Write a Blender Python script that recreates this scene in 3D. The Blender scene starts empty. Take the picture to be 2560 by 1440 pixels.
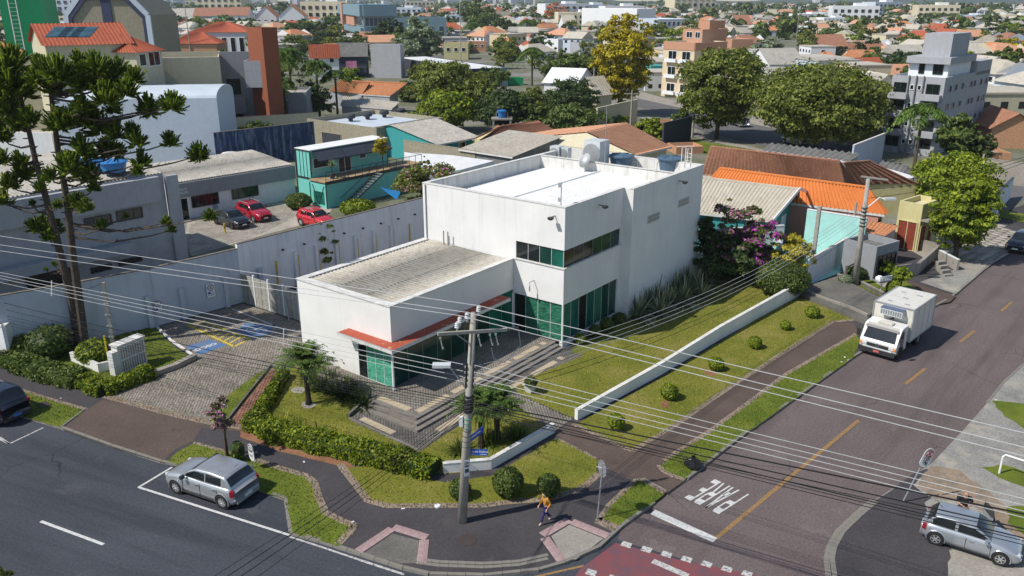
# white corner building with its quarter, seen from a drone
import bpy,math,random
import numpy as np
from mathutils import Vector,Matrix,Euler
R_=random.Random(7)
NR=np.random.RandomState(11)
C=bpy.context.scene.collection
SC=bpy.context.scene
rad=math.radians
H=22.0;PIT=rad(19.43);FPX=2050.0
cd=bpy.data.cameras.new('camera');cd.sensor_width=36;cd.lens=FPX/2560*36
cd.clip_start=.5;cd.clip_end=9000
cam=bpy.data.objects.new('camera',cd);C.objects.link(cam)
cam.location=(0,0,H);cam.rotation_euler=(rad(90)-PIT,0,0);SC.camera=cam
SUN_EL,SUN_AZ=49.0,202.0
w=bpy.data.worlds.new("World");SC.world=w;w.use_nodes=True
nt=w.node_tree;bg=nt.nodes['Background'];sky=nt.nodes.new('ShaderNodeTexSky')
sky.sky_type='NISHITA';sky.sun_disc=False;sky.sun_elevation=rad(SUN_EL)
sky.sun_rotation=rad(90-SUN_AZ);sky.air_density=1.0;sky.dust_density=0.4
nt.links.new(sky.outputs[0],bg.inputs[0]);bg.inputs[1].default_value=0.10
sl=bpy.data.lights.new('sun','SUN');sl.energy=4.1;sl.angle=rad(.6);sl.color=(1,.95,.87)
so=bpy.data.objects.new('sun',sl);C.objects.link(so)
sd=Vector((math.cos(rad(SUN_EL))*math.cos(rad(SUN_AZ)),math.cos(rad(SUN_EL))*math.sin(rad(SUN_AZ)),math.sin(rad(SUN_EL))))
so.rotation_euler=sd.to_track_quat('Z','Y').to_euler();so.location=(-40,-20,80)
SC.view_settings.view_transform='Standard';SC.view_settings.look='None'
SC.view_settings.exposure=0.28;SC.view_settings.gamma=1.0
SC.render.film_transparent=False
def ray(x,y):
 a=(x-1280)/FPX;b=(y-720)/FPX
 return Vector((a,math.cos(PIT)-b*math.sin(PIT),-math.sin(PIT)-b*math.cos(PIT)))
def P(x,y,z=0.0):
 r=ray(x,y);t=(z-H)/r.z
 return Vector((r.x*t,r.y*t,z))
def hgt(x,yb,yt,zb=0.0):
 g=P(x,yb,zb);r=ray(x,yt);return H+g.y/r.y*r.z-zb
def atdist(x,y,Y):
 r=ray(x,y);t=Y/r.y;return Vector((r.x*t,Y,H+r.z*t))
def ppm(x,y,z=0.0):
 return(P(x+5,y,z)-P(x-5,y,z)).length/10
MT={}
def nodes(name,rough=.8,spec=.3,metal=0.0):
 m=bpy.data.materials.new(name);m.use_nodes=True;t=m.node_tree
 b=t.nodes['Principled BSDF'];b.inputs['Roughness'].default_value=rough
 b.inputs['Specular IOR Level'].default_value=spec;b.inputs['Metallic'].default_value=metal
 MT[name]=m;return m,t,b
def N(t,k,**kw):
 n=t.nodes.new(k)
 for a,v in kw.items():
  if a.startswith('i_'):n.inputs[a[2:].replace('_',' ')].default_value=v
  else:setattr(n,a,v)
 return n
def noise(t,scale,detail=4,vec=None,rough=.55):
 n=N(t,'ShaderNodeTexNoise');n.inputs['Scale'].default_value=scale
 n.inputs['Detail'].default_value=detail;n.inputs['Roughness'].default_value=rough
 if vec is not None:t.links.new(vec,n.inputs['Vector'])
 return n.outputs['Fac']
def coords(t,sc=(1,1,1)):
 tc=N(t,'ShaderNodeTexCoord');mp=N(t,'ShaderNodeMapping');mp.inputs['Scale'].default_value=sc
 t.links.new(tc.outputs['Object'],mp.inputs['Vector']);return mp.outputs[0]
def ramp(t,fac,stops):
 r=N(t,'ShaderNodeValToRGB');e=r.color_ramp.elements
 while len(e)<len(stops):e.new(.5)
 for el,(p,c)in zip(e,stops):
  el.position=p;el.color=(c[0],c[1],c[2],1)if hasattr(c,'__len__')else(c,c,c,1)
 t.links.new(fac,r.inputs[0]);return r.outputs[0]
def mix(t,fac,a,b,mode='MIX'):
 m=N(t,'ShaderNodeMix',data_type='RGBA',blend_type=mode)
 for s,v in((0,fac),(6,a),(7,b)):
  if isinstance(v,bpy.types.NodeSocket):t.links.new(v,m.inputs[s])
  elif s==0:m.inputs[0].default_value=v
  else:m.inputs[s].default_value=(v[0],v[1],v[2],1)
 return m.outputs[2]
def bump(t,b,h,strength=.3,dist=.05):
 n=N(t,'ShaderNodeBump');n.inputs['Strength'].default_value=strength;n.inputs['Distance'].default_value=dist
 t.links.new(h,n.inputs['Height']);t.links.new(n.outputs[0],b.inputs['Normal'])
def mul(c,k):return tuple(min(1,x*k)for x in c)
def plain(name,c,rough=.7,spec=.3,metal=0.0,var=.12,scale=1.5,streak=0.0,bmp=0.0,dirt=None):
 if name in MT:return MT[name]
 m,t,b=nodes(name,rough,spec,metal)
 v=coords(t)
 col=ramp(t,noise(t,scale,6,v),[(.3,mul(c,1-var)),(.7,mul(c,1+var))])
 if streak:
  v2=coords(t,(1,1,.12));s=ramp(t,noise(t,2.2,5,v2,.7),[(.48,0),(.72,1)])
  mm=N(t,'ShaderNodeMath',operation='MULTIPLY');mm.inputs[1].default_value=streak
  t.links.new(s,mm.inputs[0])
  col=mix(t,mm.outputs[0],col,dirt or mul(c,.45))
 t.links.new(col,b.inputs['Base Color'])
 if bmp:bump(t,b,noise(t,18,5,v),bmp,.03)
 return m
def surface(name,stops,big=.35,fine=14,rough=.9,bmp=.4,extra=None,extra_scale=2.0,extra_rng=(.55,.7),speck=.25):
 """ground: large patches + fine grain + optional second colour in patches"""
 m,t,b=nodes(name,rough,.2);v=coords(t)
 col=ramp(t,noise(t,big,5,v,.6),stops)
 f=ramp(t,noise(t,fine,3,v,.7),[(.3,1-speck),(.7,1+speck*.6)])
 col=mix(t,1.0,col,f,'MULTIPLY')
 if extra:
  e=ramp(t,noise(t,extra_scale,6,v,.65),[(extra_rng[0],0),(extra_rng[1],1)])
  col=mix(t,e,col,extra)
 t.links.new(col,b.inputs['Base Color'])
 if bmp:bump(t,b,noise(t,fine*1.5,4,v),bmp,.03)
 return m
def roadmat(name,stops,ang,lane,patch):
 m,t,b=nodes(name,.88,.22);tc=N(t,'ShaderNodeTexCoord');mp=N(t,'ShaderNodeMapping');mp.inputs['Rotation'].default_value=(0,0,-ang);t.links.new(tc.outputs['Object'],mp.inputs['Vector'])
 m2=N(t,'ShaderNodeMapping');m2.inputs['Scale'].default_value=(.045,.55,1);t.links.new(mp.outputs[0],m2.inputs['Vector']);v=mp.outputs[0]
 col=ramp(t,noise(t,.16,5,v,.6),stops)
 col=mix(t,ramp(t,noise(t,1.0,6,m2.outputs[0],.62),[(.50,0),(.64,.75)]),col,lane)
 col=mix(t,ramp(t,noise(t,.45,7,v,.72),[(.60,0),(.64,.6)]),col,patch)
 col=mix(t,ramp(t,noise(t,1.6,3,v,.5),[(.74,0),(.78,.8)]),col,mul(lane,.55))
 vo=N(t,'ShaderNodeTexVoronoi',feature='DISTANCE_TO_EDGE');vo.inputs['Scale'].default_value=.16;wn=N(t,'ShaderNodeTexNoise');wn.inputs['Scale'].default_value=.9;wn.inputs['Detail'].default_value=6;t.links.new(v,wn.inputs['Vector'])
 t.links.new(mix(t,.55,v,wn.outputs['Color'],'ADD'),vo.inputs['Vector']);ck=ramp(t,vo.outputs[0],[(0,1),(.006,0)])
 gt=N(t,'ShaderNodeMath',operation='MULTIPLY');t.links.new(ck,gt.inputs[0]);t.links.new(ramp(t,noise(t,.12,2,v),[(.5,0),(.56,.8)]),gt.inputs[1]);col=mix(t,gt.outputs[0],col,mul(lane,.4))
 f=ramp(t,noise(t,9,3,v,.75),[(.3,.70),(.7,1.2)]);f2=ramp(t,noise(t,38,2,v,.8),[(.3,.82),(.7,1.18)]);col=mix(t,1,mix(t,1,col,f,'MULTIPLY'),f2,'MULTIPLY')
 t.links.new(col,b.inputs['Base Color']);bump(t,b,noise(t,16,4,v),.4,.03);return m
def leafmat(name,a,b_,c=None,trans=.25,scale=.5):
 m,t,b=nodes(name,.55,.25);v=coords(t)
 g=N(t,'ShaderNodeNewGeometry')
 c=c or mul(a,1.5)
 col=ramp(t,g.outputs['Random Per Island'],[(0,a),(.55,b_),(1,c)])
 n=ramp(t,noise(t,scale,4,v),[(.3,.7),(.7,1.25)])
 col=mix(t,1.0,col,n,'MULTIPLY')
 t.links.new(col,b.inputs['Base Color'])
 tr=N(t,'ShaderNodeBsdfTranslucent');ms=N(t,'ShaderNodeMixShader');ms.inputs[0].default_value=trans
 col2=mix(t,1.0,col,(1.5,1.6,.6),'MULTIPLY')
 t.links.new(col2,tr.inputs[0]);t.links.new(b.outputs[0],ms.inputs[1]);t.links.new(tr.outputs[0],ms.inputs[2])
 t.links.new(ms.outputs[0],t.nodes['Material Output'].inputs[0])
 return m
def glassy(name,c,rough=.08,spec=.6,var=.35,scale=.6):
 m,t,b=nodes(name,rough,spec);v=coords(t)
 col=ramp(t,noise(t,scale,3,v),[(.35,mul(c,1-var)),(.65,mul(c,1+var))])
 t.links.new(col,b.inputs['Base Color']);return m
def paint(name,c,rough=.25,metal=.0,coat=.6):
 m,t,b=nodes(name,rough,.5,metal);v=coords(t)
 col=ramp(t,noise(t,3,5,v),[(.3,mul(c,.93)),(.7,mul(c,1.05))])
 t.links.new(col,b.inputs['Base Color']);b.inputs['Coat Weight'].default_value=coat
 b.inputs['Coat Roughness'].default_value=.08
 return m
class MB:
 def __init__(s):s.v=[];s.f=[]
 def add(s,vs,fs):
  n=len(s.v);s.v+=[tuple(p)for p in vs];s.f+=[tuple(i+n for i in f)for f in fs];return s
 def poly(s,pts):return s.add(pts,[tuple(range(len(pts)))])
 def prism(s,pts,z0,z1,cap=True,bot=False):
  n=len(pts);a=sum(pts[i][0]*pts[(i+1)%n][1]-pts[(i+1)%n][0]*pts[i][1]for i in range(n))
  if a<0:pts=pts[::-1]
  f0=(lambda q:z0(q))if callable(z0)else(lambda q:z0)
  vs=[(p[0],p[1],z0)for p in pts]+[(p[0],p[1],z1)for p in pts]
  fs=[(i,(i+1)%n,n+(i+1)%n,n+i)for i in range(n)]
  if cap:fs.append(tuple(range(n,2*n)))
  if bot:fs.append(tuple(range(n-1,-1,-1)))
  return s.add(vs,fs)
 def box(s,c,sz,rz=0.0,M=None):
  x,y,z=sz[0]/2,sz[1]/2,sz[2]/2
  vs=[Vector((i*x,j*y,k*z))for k in(-1,1)for j in(-1,1)for i in(-1,1)]
  M=M or Matrix.Rotation(rz,3,'Z')
  vs=[M@q+Vector(c)for q in vs]
  return s.add(vs,[(0,2,3,1),(4,5,7,6),(0,1,5,4),(1,3,7,5),(3,2,6,7),(2,0,4,6)])
 def bar(s,a,b,w=.05,h=None,up=(0,0,1)):
  a,b=Vector(a),Vector(b);d=b-a;L=d.length
  if L<1e-6:return s
  d.normalize();up=Vector(up)
  if abs(d.dot(up))>.98:up=Vector((1,0,0))
  x=d.cross(up).normalized();y=x.cross(d)
  M=Matrix((x,d,y)).transposed()
  return s.box((a+b)/2,(w,L,h or w),M=M)
 def tube(s,pts,rs,n=6,cap=True):
  pts=[Vector(p)for p in pts]
  if not hasattr(rs,'__len__'):rs=[rs]*len(pts)
  vs=[];up=Vector((.31,.52,.8))
  for i,p in enumerate(pts):
   d=(pts[min(i+1,len(pts)-1)]-pts[max(i-1,0)]).normalized()
   x=d.cross(up)
   if x.length<.05:x=d.cross(Vector((1,0,0)))
   x.normalize();y=d.cross(x)
   for k in range(n):
    a=2*math.pi*k/n;vs.append(p+(x*math.cos(a)+y*math.sin(a))*rs[i])
  fs=[(i*n+k,i*n+(k+1)%n,(i+1)*n+(k+1)%n,(i+1)*n+k)for i in range(len(pts)-1)for k in range(n)]
  if cap:fs+=[tuple(range(n-1,-1,-1)),tuple(range((len(pts)-1)*n,len(pts)*n))]
  return s.add(vs,fs)
 def lathe(s,c,prof,n=12,M=None):
  c=Vector(c);vs=[]
  for r,z in prof:
   for k in range(n):
    a=2*math.pi*k/n;q=Vector((r*math.cos(a),r*math.sin(a),z))
    vs.append((M@q if M else q)+c)
  fs=[(i*n+k,i*n+(k+1)%n,(i+1)*n+(k+1)%n,(i+1)*n+k)for i in range(len(prof)-1)for k in range(n)]
  fs+=[tuple(range(n-1,-1,-1)),tuple(range((len(prof)-1)*n,len(prof)*n))]
  return s.add(vs,fs)
 def mesh(s,name,mat,smooth=False):
  me=bpy.data.meshes.new(name);me.from_pydata(s.v,[],s.f);me.materials.append(MT[mat]if isinstance(mat,str)else mat)
  if smooth:me.polygons.foreach_set('use_smooth',[True]*len(me.polygons))
  me.update();return me
def npmesh(name,verts,faces,mat,smooth=False):
 me=bpy.data.meshes.new(name);nf=len(faces);k=faces.shape[1]
 me.vertices.add(len(verts));me.vertices.foreach_set('co',np.ascontiguousarray(verts,dtype=np.float32).ravel())
 me.loops.add(nf*k);me.loops.foreach_set('vertex_index',np.ascontiguousarray(faces,dtype=np.int32).ravel())
 me.polygons.add(nf);me.polygons.foreach_set('loop_start',np.arange(nf,dtype=np.int32)*k)
 me.polygons.foreach_set('loop_total',np.full(nf,k,dtype=np.int32))
 if smooth:me.polygons.foreach_set('use_smooth',np.ones(nf,dtype=bool))
 me.materials.append(MT[mat]if isinstance(mat,str)else mat);me.update(calc_edges=True);return me
def link(name,me,parent=None,loc=None,rot=None,scale=None):
 o=bpy.data.objects.new(name,me);C.objects.link(o)
 if parent:o.parent=parent
 if loc is not None:o.location=loc
 if rot is not None:o.rotation_euler=rot
 if scale is not None:o.scale=scale
 return o
def thing(name,label,cat,loc=(0,0,0),rz=0.0,group=None,me=None):
 o=link(name,me,None,loc,(0,0,rz));o['label']=label;o['category']=cat
 if group:o['group']=group
 return o
def part(name,mb,mat,parent,world=True,smooth=False,sub=False,kind=None,label=None):
 """world=True: the vertices are world coordinates and the parent is an unrotated Empty"""
 me=mb.mesh(name,mat,smooth)if isinstance(mb,MB)else mb
 o=link(name,me,parent)
 if world and not sub and parent:o.location=-parent.location
 if kind:o['kind']=kind
 if label:o['label']=label
 return o
def structure(name,mb,mat,kind='structure',label=None,smooth=False):
 me=mb.mesh(name,mat,smooth)if isinstance(mb,MB)else mb
 o=link(name,me);o['kind']=kind
 if label:o['label']=label
 return o
def copy_tree(o,parent=None):
 c=o.copy();C.objects.link(c);c.parent=parent
 for ch in list(o.children):copy_tree(ch,c)
 return c
def place(o,loc,rz=0.0,label=None,group=None,scale=None):
 o.location=loc;o.rotation_euler=(0,0,rz)
 if label:o['label']=label
 if group:o['group']=group
 if scale:o.scale=(scale,)*3 if not hasattr(scale,'__len__')else scale
 return o
def V3(p,z):return Vector((p[0],p[1],z))
def lerp(a,b,t):return a+(b-a)*t
def wave(name,p00,p10,p11,p01,pitch,amp,mat,parent=None,rows=0,world=True,sub=False,kind=None,sheets=0,kv=4,thick=0.0):
 """ribbed or tiled roof sheet: ribs repeat along p00-p10 and run up to p01-p11; rows adds tile courses"""
 p00,p10,p11,p01=[np.array(p,dtype=float)for p in(p00,p10,p11,p01)]
 Lx=max(np.linalg.norm(p10-p00),np.linalg.norm(p11-p01));nx=max(2,int(Lx/pitch))*kv
 nrm=np.cross(p10-p00,p01-p00)
 if np.linalg.norm(nrm)<1e-6:nrm=np.cross(p10-p00,p11-p00)
 nrm/=np.linalg.norm(nrm)
 if nrm[2]<0:nrm=-nrm
 if rows:
  vv=[];off=[]
  for r in range(rows):vv+=[r/rows,(r+.999)/rows];off+=[amp*.9,0]
  vv=np.array(vv);off=np.array(off)
 else:
  k=max(1,sheets)
  vv=[];off=[]
  for r in range(k):vv+=[r/k,(r+.999)/k];off+=[amp*.5 if k>1 else 0,0]
  vv=np.array(vv);off=np.array(off)
 uu=np.linspace(0,1,nx+1)
 h=amp*np.sin(uu*nx/kv*2*math.pi)
 if kv==4:h=amp*np.array([0,1,0,-1])[np.arange(nx+1)%4]
 U_,V_=np.meshgrid(uu,vv)
 pts=((1-U_)*(1-V_))[...,None]*p00+(U_*(1-V_))[...,None]*p10+(U_*V_)[...,None]*p11+((1-U_)*V_)[...,None]*p01
 pts=pts+(h[None,:]+off[:,None])[...,None]*nrm
 ny=len(vv);idx=np.arange(ny*(nx+1)).reshape(ny,nx+1)
 f=np.stack([idx[:-1,:-1],idx[:-1,1:],idx[1:,1:],idx[1:,:-1]],-1).reshape(-1,4)
 me=npmesh(name,pts.reshape(-1,3),f,mat,smooth=(kv>4))
 if parent is None:return me
 return part(name,me,None,parent,world=world,sub=sub,kind=kind)
surface('town_earth',[(.3,(.20,.18,.15)),(.5,(.12,.135,.075)),(.7,(.25,.22,.18))],big=.06,fine=.8,extra=(.22,.21,.19),extra_scale=.03,extra_rng=(.5,.6))
roadmat('road_blue',[(.3,(.046,.052,.064)),(.7,(.064,.070,.084))],rad(-23),(.036,.040,.050),(.075,.078,.088))
roadmat('road_red',[(.3,(.118,.092,.090)),(.7,(.150,.120,.115))],rad(49),(.090,.072,.072),(.165,.138,.130))
surface('path_dark',[(.3,(.050,.046,.050)),(.7,(.072,.066,.070))],big=.3,fine=11,extra=(.095,.085,.08),extra_scale=.8,extra_rng=(.6,.8))
surface('path_brown',[(.3,(.085,.062,.052)),(.7,(.115,.085,.072))],big=.3,fine=11,extra=(.06,.046,.04),extra_scale=.7,extra_rng=(.58,.75))
surface('lawn_dry',[(.28,(.105,.125,.012)),(.5,(.165,.17,.022)),(.7,(.24,.205,.055))],big=.35,fine=16,extra=(.30,.22,.12),extra_scale=.9,extra_rng=(.66,.8),speck=.4,bmp=.6)
surface('lawn_green',[(.3,(.075,.105,.010)),(.55,(.125,.16,.018)),(.75,(.19,.185,.035))],big=.4,fine=16,extra=(.2,.17,.08),extra_scale=1.0,extra_rng=(.68,.8),speck=.4,bmp=.6)
surface('red_soil',[(.3,(.20,.085,.045)),(.7,(.29,.15,.085))],big=.8,fine=14,extra=(.1,.09,.05),extra_scale=2.5)
surface('dirt',[(.3,(.21,.15,.105)),(.7,(.30,.235,.17))],big=.5,fine=10,extra=(.16,.14,.11),extra_scale=1.6,extra_rng=(.5,.65))
surface('gravel_grey',[(.3,(.20,.195,.18)),(.7,(.30,.29,.265))],big=.5,fine=12,extra=(.36,.33,.27),extra_scale=.7,extra_rng=(.5,.7),speck=.4)
surface('concrete_worn',[(.3,(.24,.22,.19)),(.7,(.34,.31,.27))],big=.6,fine=9,extra=(.13,.12,.11),extra_scale=1.2,extra_rng=(.6,.78))
surface('concrete_dark',[(.3,(.10,.095,.085)),(.7,(.17,.16,.14))],big=.6,fine=9,extra=(.06,.06,.055),extra_scale=1.2,extra_rng=(.6,.78))
surface('pave_base',[(.3,(.14,.125,.10)),(.7,(.20,.18,.15))],big=.8,fine=9)
surface('far_street',[(.3,(.10,.098,.1)),(.7,(.14,.136,.135))],big=.1,fine=2,speck=.1)
def isl(name,a,b_,var2=1.0,rough=.85):
 m,t,b=nodes(name,rough,.2);g=N(t,'ShaderNodeNewGeometry');v=coords(t)
 col=ramp(t,g.outputs['Random Per Island'],[(0,a),(1,b_)])
 col=mix(t,1.0,col,ramp(t,noise(t,.6,5,v),[(.3,.72),(.7,1.18)]),'MULTIPLY')
 col=mix(t,1.0,col,ramp(t,noise(t,14,3,v),[(.3,.85),(.7,1.1)]),'MULTIPLY')
 t.links.new(col,b.inputs['Base Color']);return m
isl('paver_grey',(.19,.17,.145),(.27,.245,.21))
isl('paver_drive',(.225,.195,.16),(.30,.265,.22))
isl('paver_dark',(.115,.105,.095),(.17,.158,.142))
isl('brick_red',(.18,.085,.06),(.30,.155,.11))
isl('cobble',(.13,.10,.075),(.30,.25,.20))
isl('kerb_stone',(.15,.14,.12),(.27,.25,.22))
isl('tactile_pink',(.34,.235,.235),(.42,.30,.29))
isl('tan_slab',(.40,.32,.22),(.52,.44,.31))
isl('slab_grey',(.17,.15,.13),(.26,.235,.205))
isl('block_pale',(.30,.265,.22),(.42,.385,.33))
def worn(name,c,under=(.09,.09,.1),thr=(.42,.6),scale=9):
 m,t,b=nodes(name,.7,.3);v=coords(t)
 f=ramp(t,noise(t,scale,6,v,.75),[(thr[0],1),(thr[1],0)])
 t.links.new(mix(t,f,c,under),b.inputs['Base Color']);return m
worn('mark_white',(.56,.56,.54),(.30,.30,.30),(.36,.5))
worn('mark_white_worn',(.50,.49,.47),(.10,.09,.095),(.38,.52))
worn('mark_yellow',(.33,.19,.05),(.16,.11,.08),(.38,.6))
worn('mark_yellow_bright',(.62,.48,.03),(.22,.18,.08),(.36,.52))
worn('mark_blue',(.05,.16,.38),(.15,.17,.2),(.35,.62),3)
worn('mark_red',(.24,.055,.055),(.12,.07,.085),(.36,.7),1.2)
def inside(poly,X,Y):
 ins=np.zeros(X.shape,bool);n=len(poly)
 for i in range(n):
  x1,y1=poly[i][0],poly[i][1];x2,y2=poly[(i+1)%n][0],poly[(i+1)%n][1]
  if y1==y2:continue
  c=((y1>Y)!=(y2>Y))&(X<(x2-x1)*(Y-y1)/(y2-y1)+x1);ins^=c
 return ins
def organic(pts,step=.5,amp=.08,seed=1):
 r=random.Random(seed);out=[]
 for i in range(len(pts)):
  a,b=pts[i],pts[(i+1)%len(pts)];n=max(1,int((b-a).length/step));n=min(n,80)
  for k in range(n):
   q=a.lerp(b,k/n);out.append(Vector((q.x+r.uniform(-amp,amp),q.y+r.uniform(-amp,amp),q.z)))
 return out
def area(name,mat,px,z,skirt=None,org=0.0,kind='structure',label=None):
 pts=[P(x,y,z)for x,y in px]
 if org:pts=organic(pts,.45,org,int(px[0][0]))
 mb=MB()
 if skirt is None:mb.poly(pts)
 else:mb.prism(pts,skirt,z)
 o=structure(name,mb,mat,kind)
 me=o.data
 import bmesh
 bm=bmesh.new();bm.from_mesh(me)
 bmesh.ops.triangulate(bm,faces=[f for f in bm.faces if len(f.verts)>4]);bm.normal_update()
 for f in bm.faces:
  if abs(f.normal.z)>.9 and f.normal.z<0:f.normal_flip()
 bm.to_mesh(me);bm.free()
 if label:o['label']=label
 return o
def boxes(name,cx,cy,cz,sx,sy,sz,ang,mat,jz=0.0,jr=0.0):
 n=len(cx);h=NR.uniform(-jz,jz,n);a=ang+NR.uniform(-jr,jr,n)
 ca,sa=np.cos(a),np.sin(a)
 loc=np.array([[-1,-1,0],[1,-1,0],[1,1,0],[-1,1,0],[-1,-1,1],[1,-1,1],[1,1,1],[-1,1,1]],float)
 lx=loc[None,:,0]*np.broadcast_to(sx,n)[:,None]/2;ly=loc[None,:,1]*np.broadcast_to(sy,n)[:,None]/2
 X=np.broadcast_to(cx,n)[:,None]+lx*ca[:,None]-ly*sa[:,None];Y=np.broadcast_to(cy,n)[:,None]+lx*sa[:,None]+ly*ca[:,None]
 Z=np.broadcast_to(cz,n)[:,None]+loc[None,:,2]*np.broadcast_to(sz,n)[:,None]+h[:,None]
 v=np.stack([X,Y,Z],-1).reshape(-1,3)
 fq=np.array([[4,5,6,7],[0,1,5,4],[1,2,6,5],[2,3,7,6],[3,0,4,7]])
 f=(np.arange(n)[:,None,None]*8+fq[None]).reshape(-1,4)
 return npmesh(name,v,f,mat)
def pavers(name,px,z,ang,a,b,mat,gap=.007,poly=None,h=.02):
 poly=poly or[P(x,y,z)for x,y in px]
 cx=sum(p.x for p in poly)/len(poly);cy=sum(p.y for p in poly)/len(poly)
 Rm=max((Vector((p.x-cx,p.y-cy))).length for p in poly)
 ni,nj=int(Rm/a)+2,int(Rm/b)+2
 I,J=np.meshgrid(np.arange(-ni,ni+1),np.arange(-nj,nj+1))
 lx=(I+(J%2)*.5)*a;ly=J*b
 X=(cx+lx*math.cos(ang)-ly*math.sin(ang)).ravel();Y=(cy+lx*math.sin(ang)+ly*math.cos(ang)).ravel()
 k=inside(poly,X,Y);X,Y=X[k],Y[k]
 me=boxes(name,X,Y,z-h+.006,a-gap,b-gap,h,ang,mat,.0035)
 o=link(name,me);o['kind']='stuff';return o
ZB=.12
gm=MB();gm.poly([(-8000,-300,-.03),(8000,-300,-.03),(8000,8500,-.03),(-8000,8500,-.03)])
structure('ground',gm,'town_earth')
rm=MB();rm.poly([(-90,14,0),(60,14,0),(60,60,0),(-90,90,0)]);structure('road',rm,'road_blue')
KERB=[(-900,735),(-300,925),(0,1024),(60,1043),(153,1071),(280,1117),(405,1157),(450,1165),(650,1226),(714,1250),(727,1335),(800,1355),(904,1389),(1008,1423),(1073,1438),(1210,1442),(1347,1428),(1412,1409),(1496,1371),(1553,1319),(1635,1259),(1667,1234),(1717,1200),(1843,1100),(2135,893),(2240,830),(2320,777),(2380,743),(2443,690),(2490,648),(2537,617),(2700,520),(2900,440)]
blk=[P(x,y,0)for x,y in KERB]+[Vector((400,330,0)),Vector((-400,330,0))]
for q in blk:q.z=ZB
mb=MB();mb.prism(blk,-.01,ZB);o=structure('pavement',mb,'path_dark')
area('road','road_red',[(1545,1350),(1553,1319),(1635,1259),(1667,1234),(1717,1200),(1843,1100),(2135,893),(2240,830),(2320,777),(2380,743),(2443,690),(2490,648),(2537,617),(2700,520),(3100,480),(3300,640),(2800,740),(2560,911),(2511,955),(2467,1009),(2400,1084),(2333,1155),(2244,1213),(2182,1253),(2093,1333),(2067,1387),(2068,1440),(2075,1500),(2000,1490),(1850,1440)],.004)
RS=[(2560,911),(2511,955),(2467,1009),(2400,1084),(2333,1155),(2244,1213),(2182,1253),(2093,1333),(2067,1387),(2073,1440),(2085,1520),(3100,1560),(3300,1000),(2800,740)]
area('pavement','gravel_grey',RS,.06,skirt=-.01)
area('pavement','path_dark',[(2182,1254),(2240,1216),(2290,1180),(2318,1171),(2347,1190),(2300,1195),(2283,1213),(2330,1246),(2311,1256),(2345,1330),(2380,1371),(2371,1440),(2371,1520),(2090,1520),(2078,1440),(2072,1387),(2097,1335)],.064,org=.05)
area('bare_soil','dirt',[(2333,1163),(2400,1178),(2450,1213),(2512,1262),(2560,1330),(2600,1440),(2600,1400),(2480,1290),(2400,1250),(2335,1246),(2285,1212),(2303,1197)],.068,org=.12)
area('concrete_apron','concrete_worn',[(2372,1374),(2420,1380),(2500,1420),(2580,1425),(2640,1520),(2374,1520)],.066,org=.1)
area('verge','lawn_green',[(2455,1168),(2500,1160),(2600,1190),(2620,1225),(2560,1215),(2500,1195)],.07,org=.12)
area('verge','lawn_green',[(2520,1265),(2620,1262),(2640,1400),(2575,1360),(2530,1310)],.07,org=.15)
area('verge','lawn_green',[(2478,1002),(2560,1010),(2640,1010),(2640,1075),(2560,1068),(2515,1040)],.07,org=.12)
area('driveway','path_brown',[(257,999),(217,1025),(155,1073),(280,1118),(409,1157),(418,1140),(440,1122),(482,1104),(505,1068),(640,1083),(640,1068),(480,1045),(400,1028)],ZB+.004)
area('bare_soil','red_soil',[(600,1075),(600,1094),(700,1127),(787,1150),(850,1165),(875,1200),(905,1180),(860,1150),(760,1120),(640,1080)],ZB+.006,org=.05)
L_STRIP=[(487,1107),(445,1127),(418,1152),(452,1165),(648,1226),(712,1249),(733,1333),(800,1352),(846,1366),(888,1315),(850,1300),(813,1280),(797,1243),(787,1207),(767,1190),(690,1167),(640,1150)]
L_STRIP0=[(0,960),(-150,925),(-300,905),(-300,930),(0,1022),(60,1042),(152,1069),(213,1027),(160,1010),(100,990)]
L_FRONT=[(866,1170),(893,1217),(920,1250),(967,1261),(1005,1264),(1128,1260),(1210,1261),(1265,1253),(1374,1246),(1456,1218),(1492,1180),(1493,1153),(1487,1143),(1393,1095),(1383,1098),(1225,1190),(1110,1205),(1080,1200),(960,1160)]
R_STRIP1=[(1500,1302),(1523,1264),(1591,1201),(1608,1203),(1662,1234),(1550,1317)]
R_STRIP2=[(1649,1166),(1660,1177),(1713,1199),(1843,1099),(2135,892),(2150,850),(2142,836),(1969,935),(1840,1032),(1767,1085),(1668,1150)]
R_LAWN=[(1437,1062),(1577,1126),(1667,1077),(1800,985),(1947,889),(2083,804),(2160,793),(2100,768),(2010,736),(1925,777),(1800,855),(1650,945)]
L_GARDEN=[(710,930),(640,1040),(620,1075),(740,1110),(850,1140),(1000,1170),(1115,1185),(1225,1172),(1383,1077),(1330,1040),(1290,1010),(1200,1030),(1047,1130),(873,1049),(925,1003),(880,990),(760,905)]
R_INNER=[(1410,900),(1457,889),(1280,962),(1300,987),(1433,1045),(1650,925),(1960,737),(1990,720),(1900,650),(1780,680),(1567,800),(1440,860)]
G_STRIP=[(642,934),(678,918),(600,1017),(567,1057),(523,1053),(547,1033),(571,988)]
BANK=[(385,818),(430,862),(488,901),(375,945),(270,985),(120,940),(25,905),(0,895),(-60,700),(60,830),(200,800)]
area('verge','lawn_green',L_STRIP,ZB+.012,org=.04)
area('verge','lawn_green',L_STRIP0,ZB+.012,org=.04)
area('lawn','lawn_dry',L_FRONT,ZB+.012,org=.04)
area('verge','lawn_green',R_STRIP1,ZB+.012,org=.03)
area('verge','lawn_green',R_STRIP2,ZB+.012,org=.05)
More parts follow.
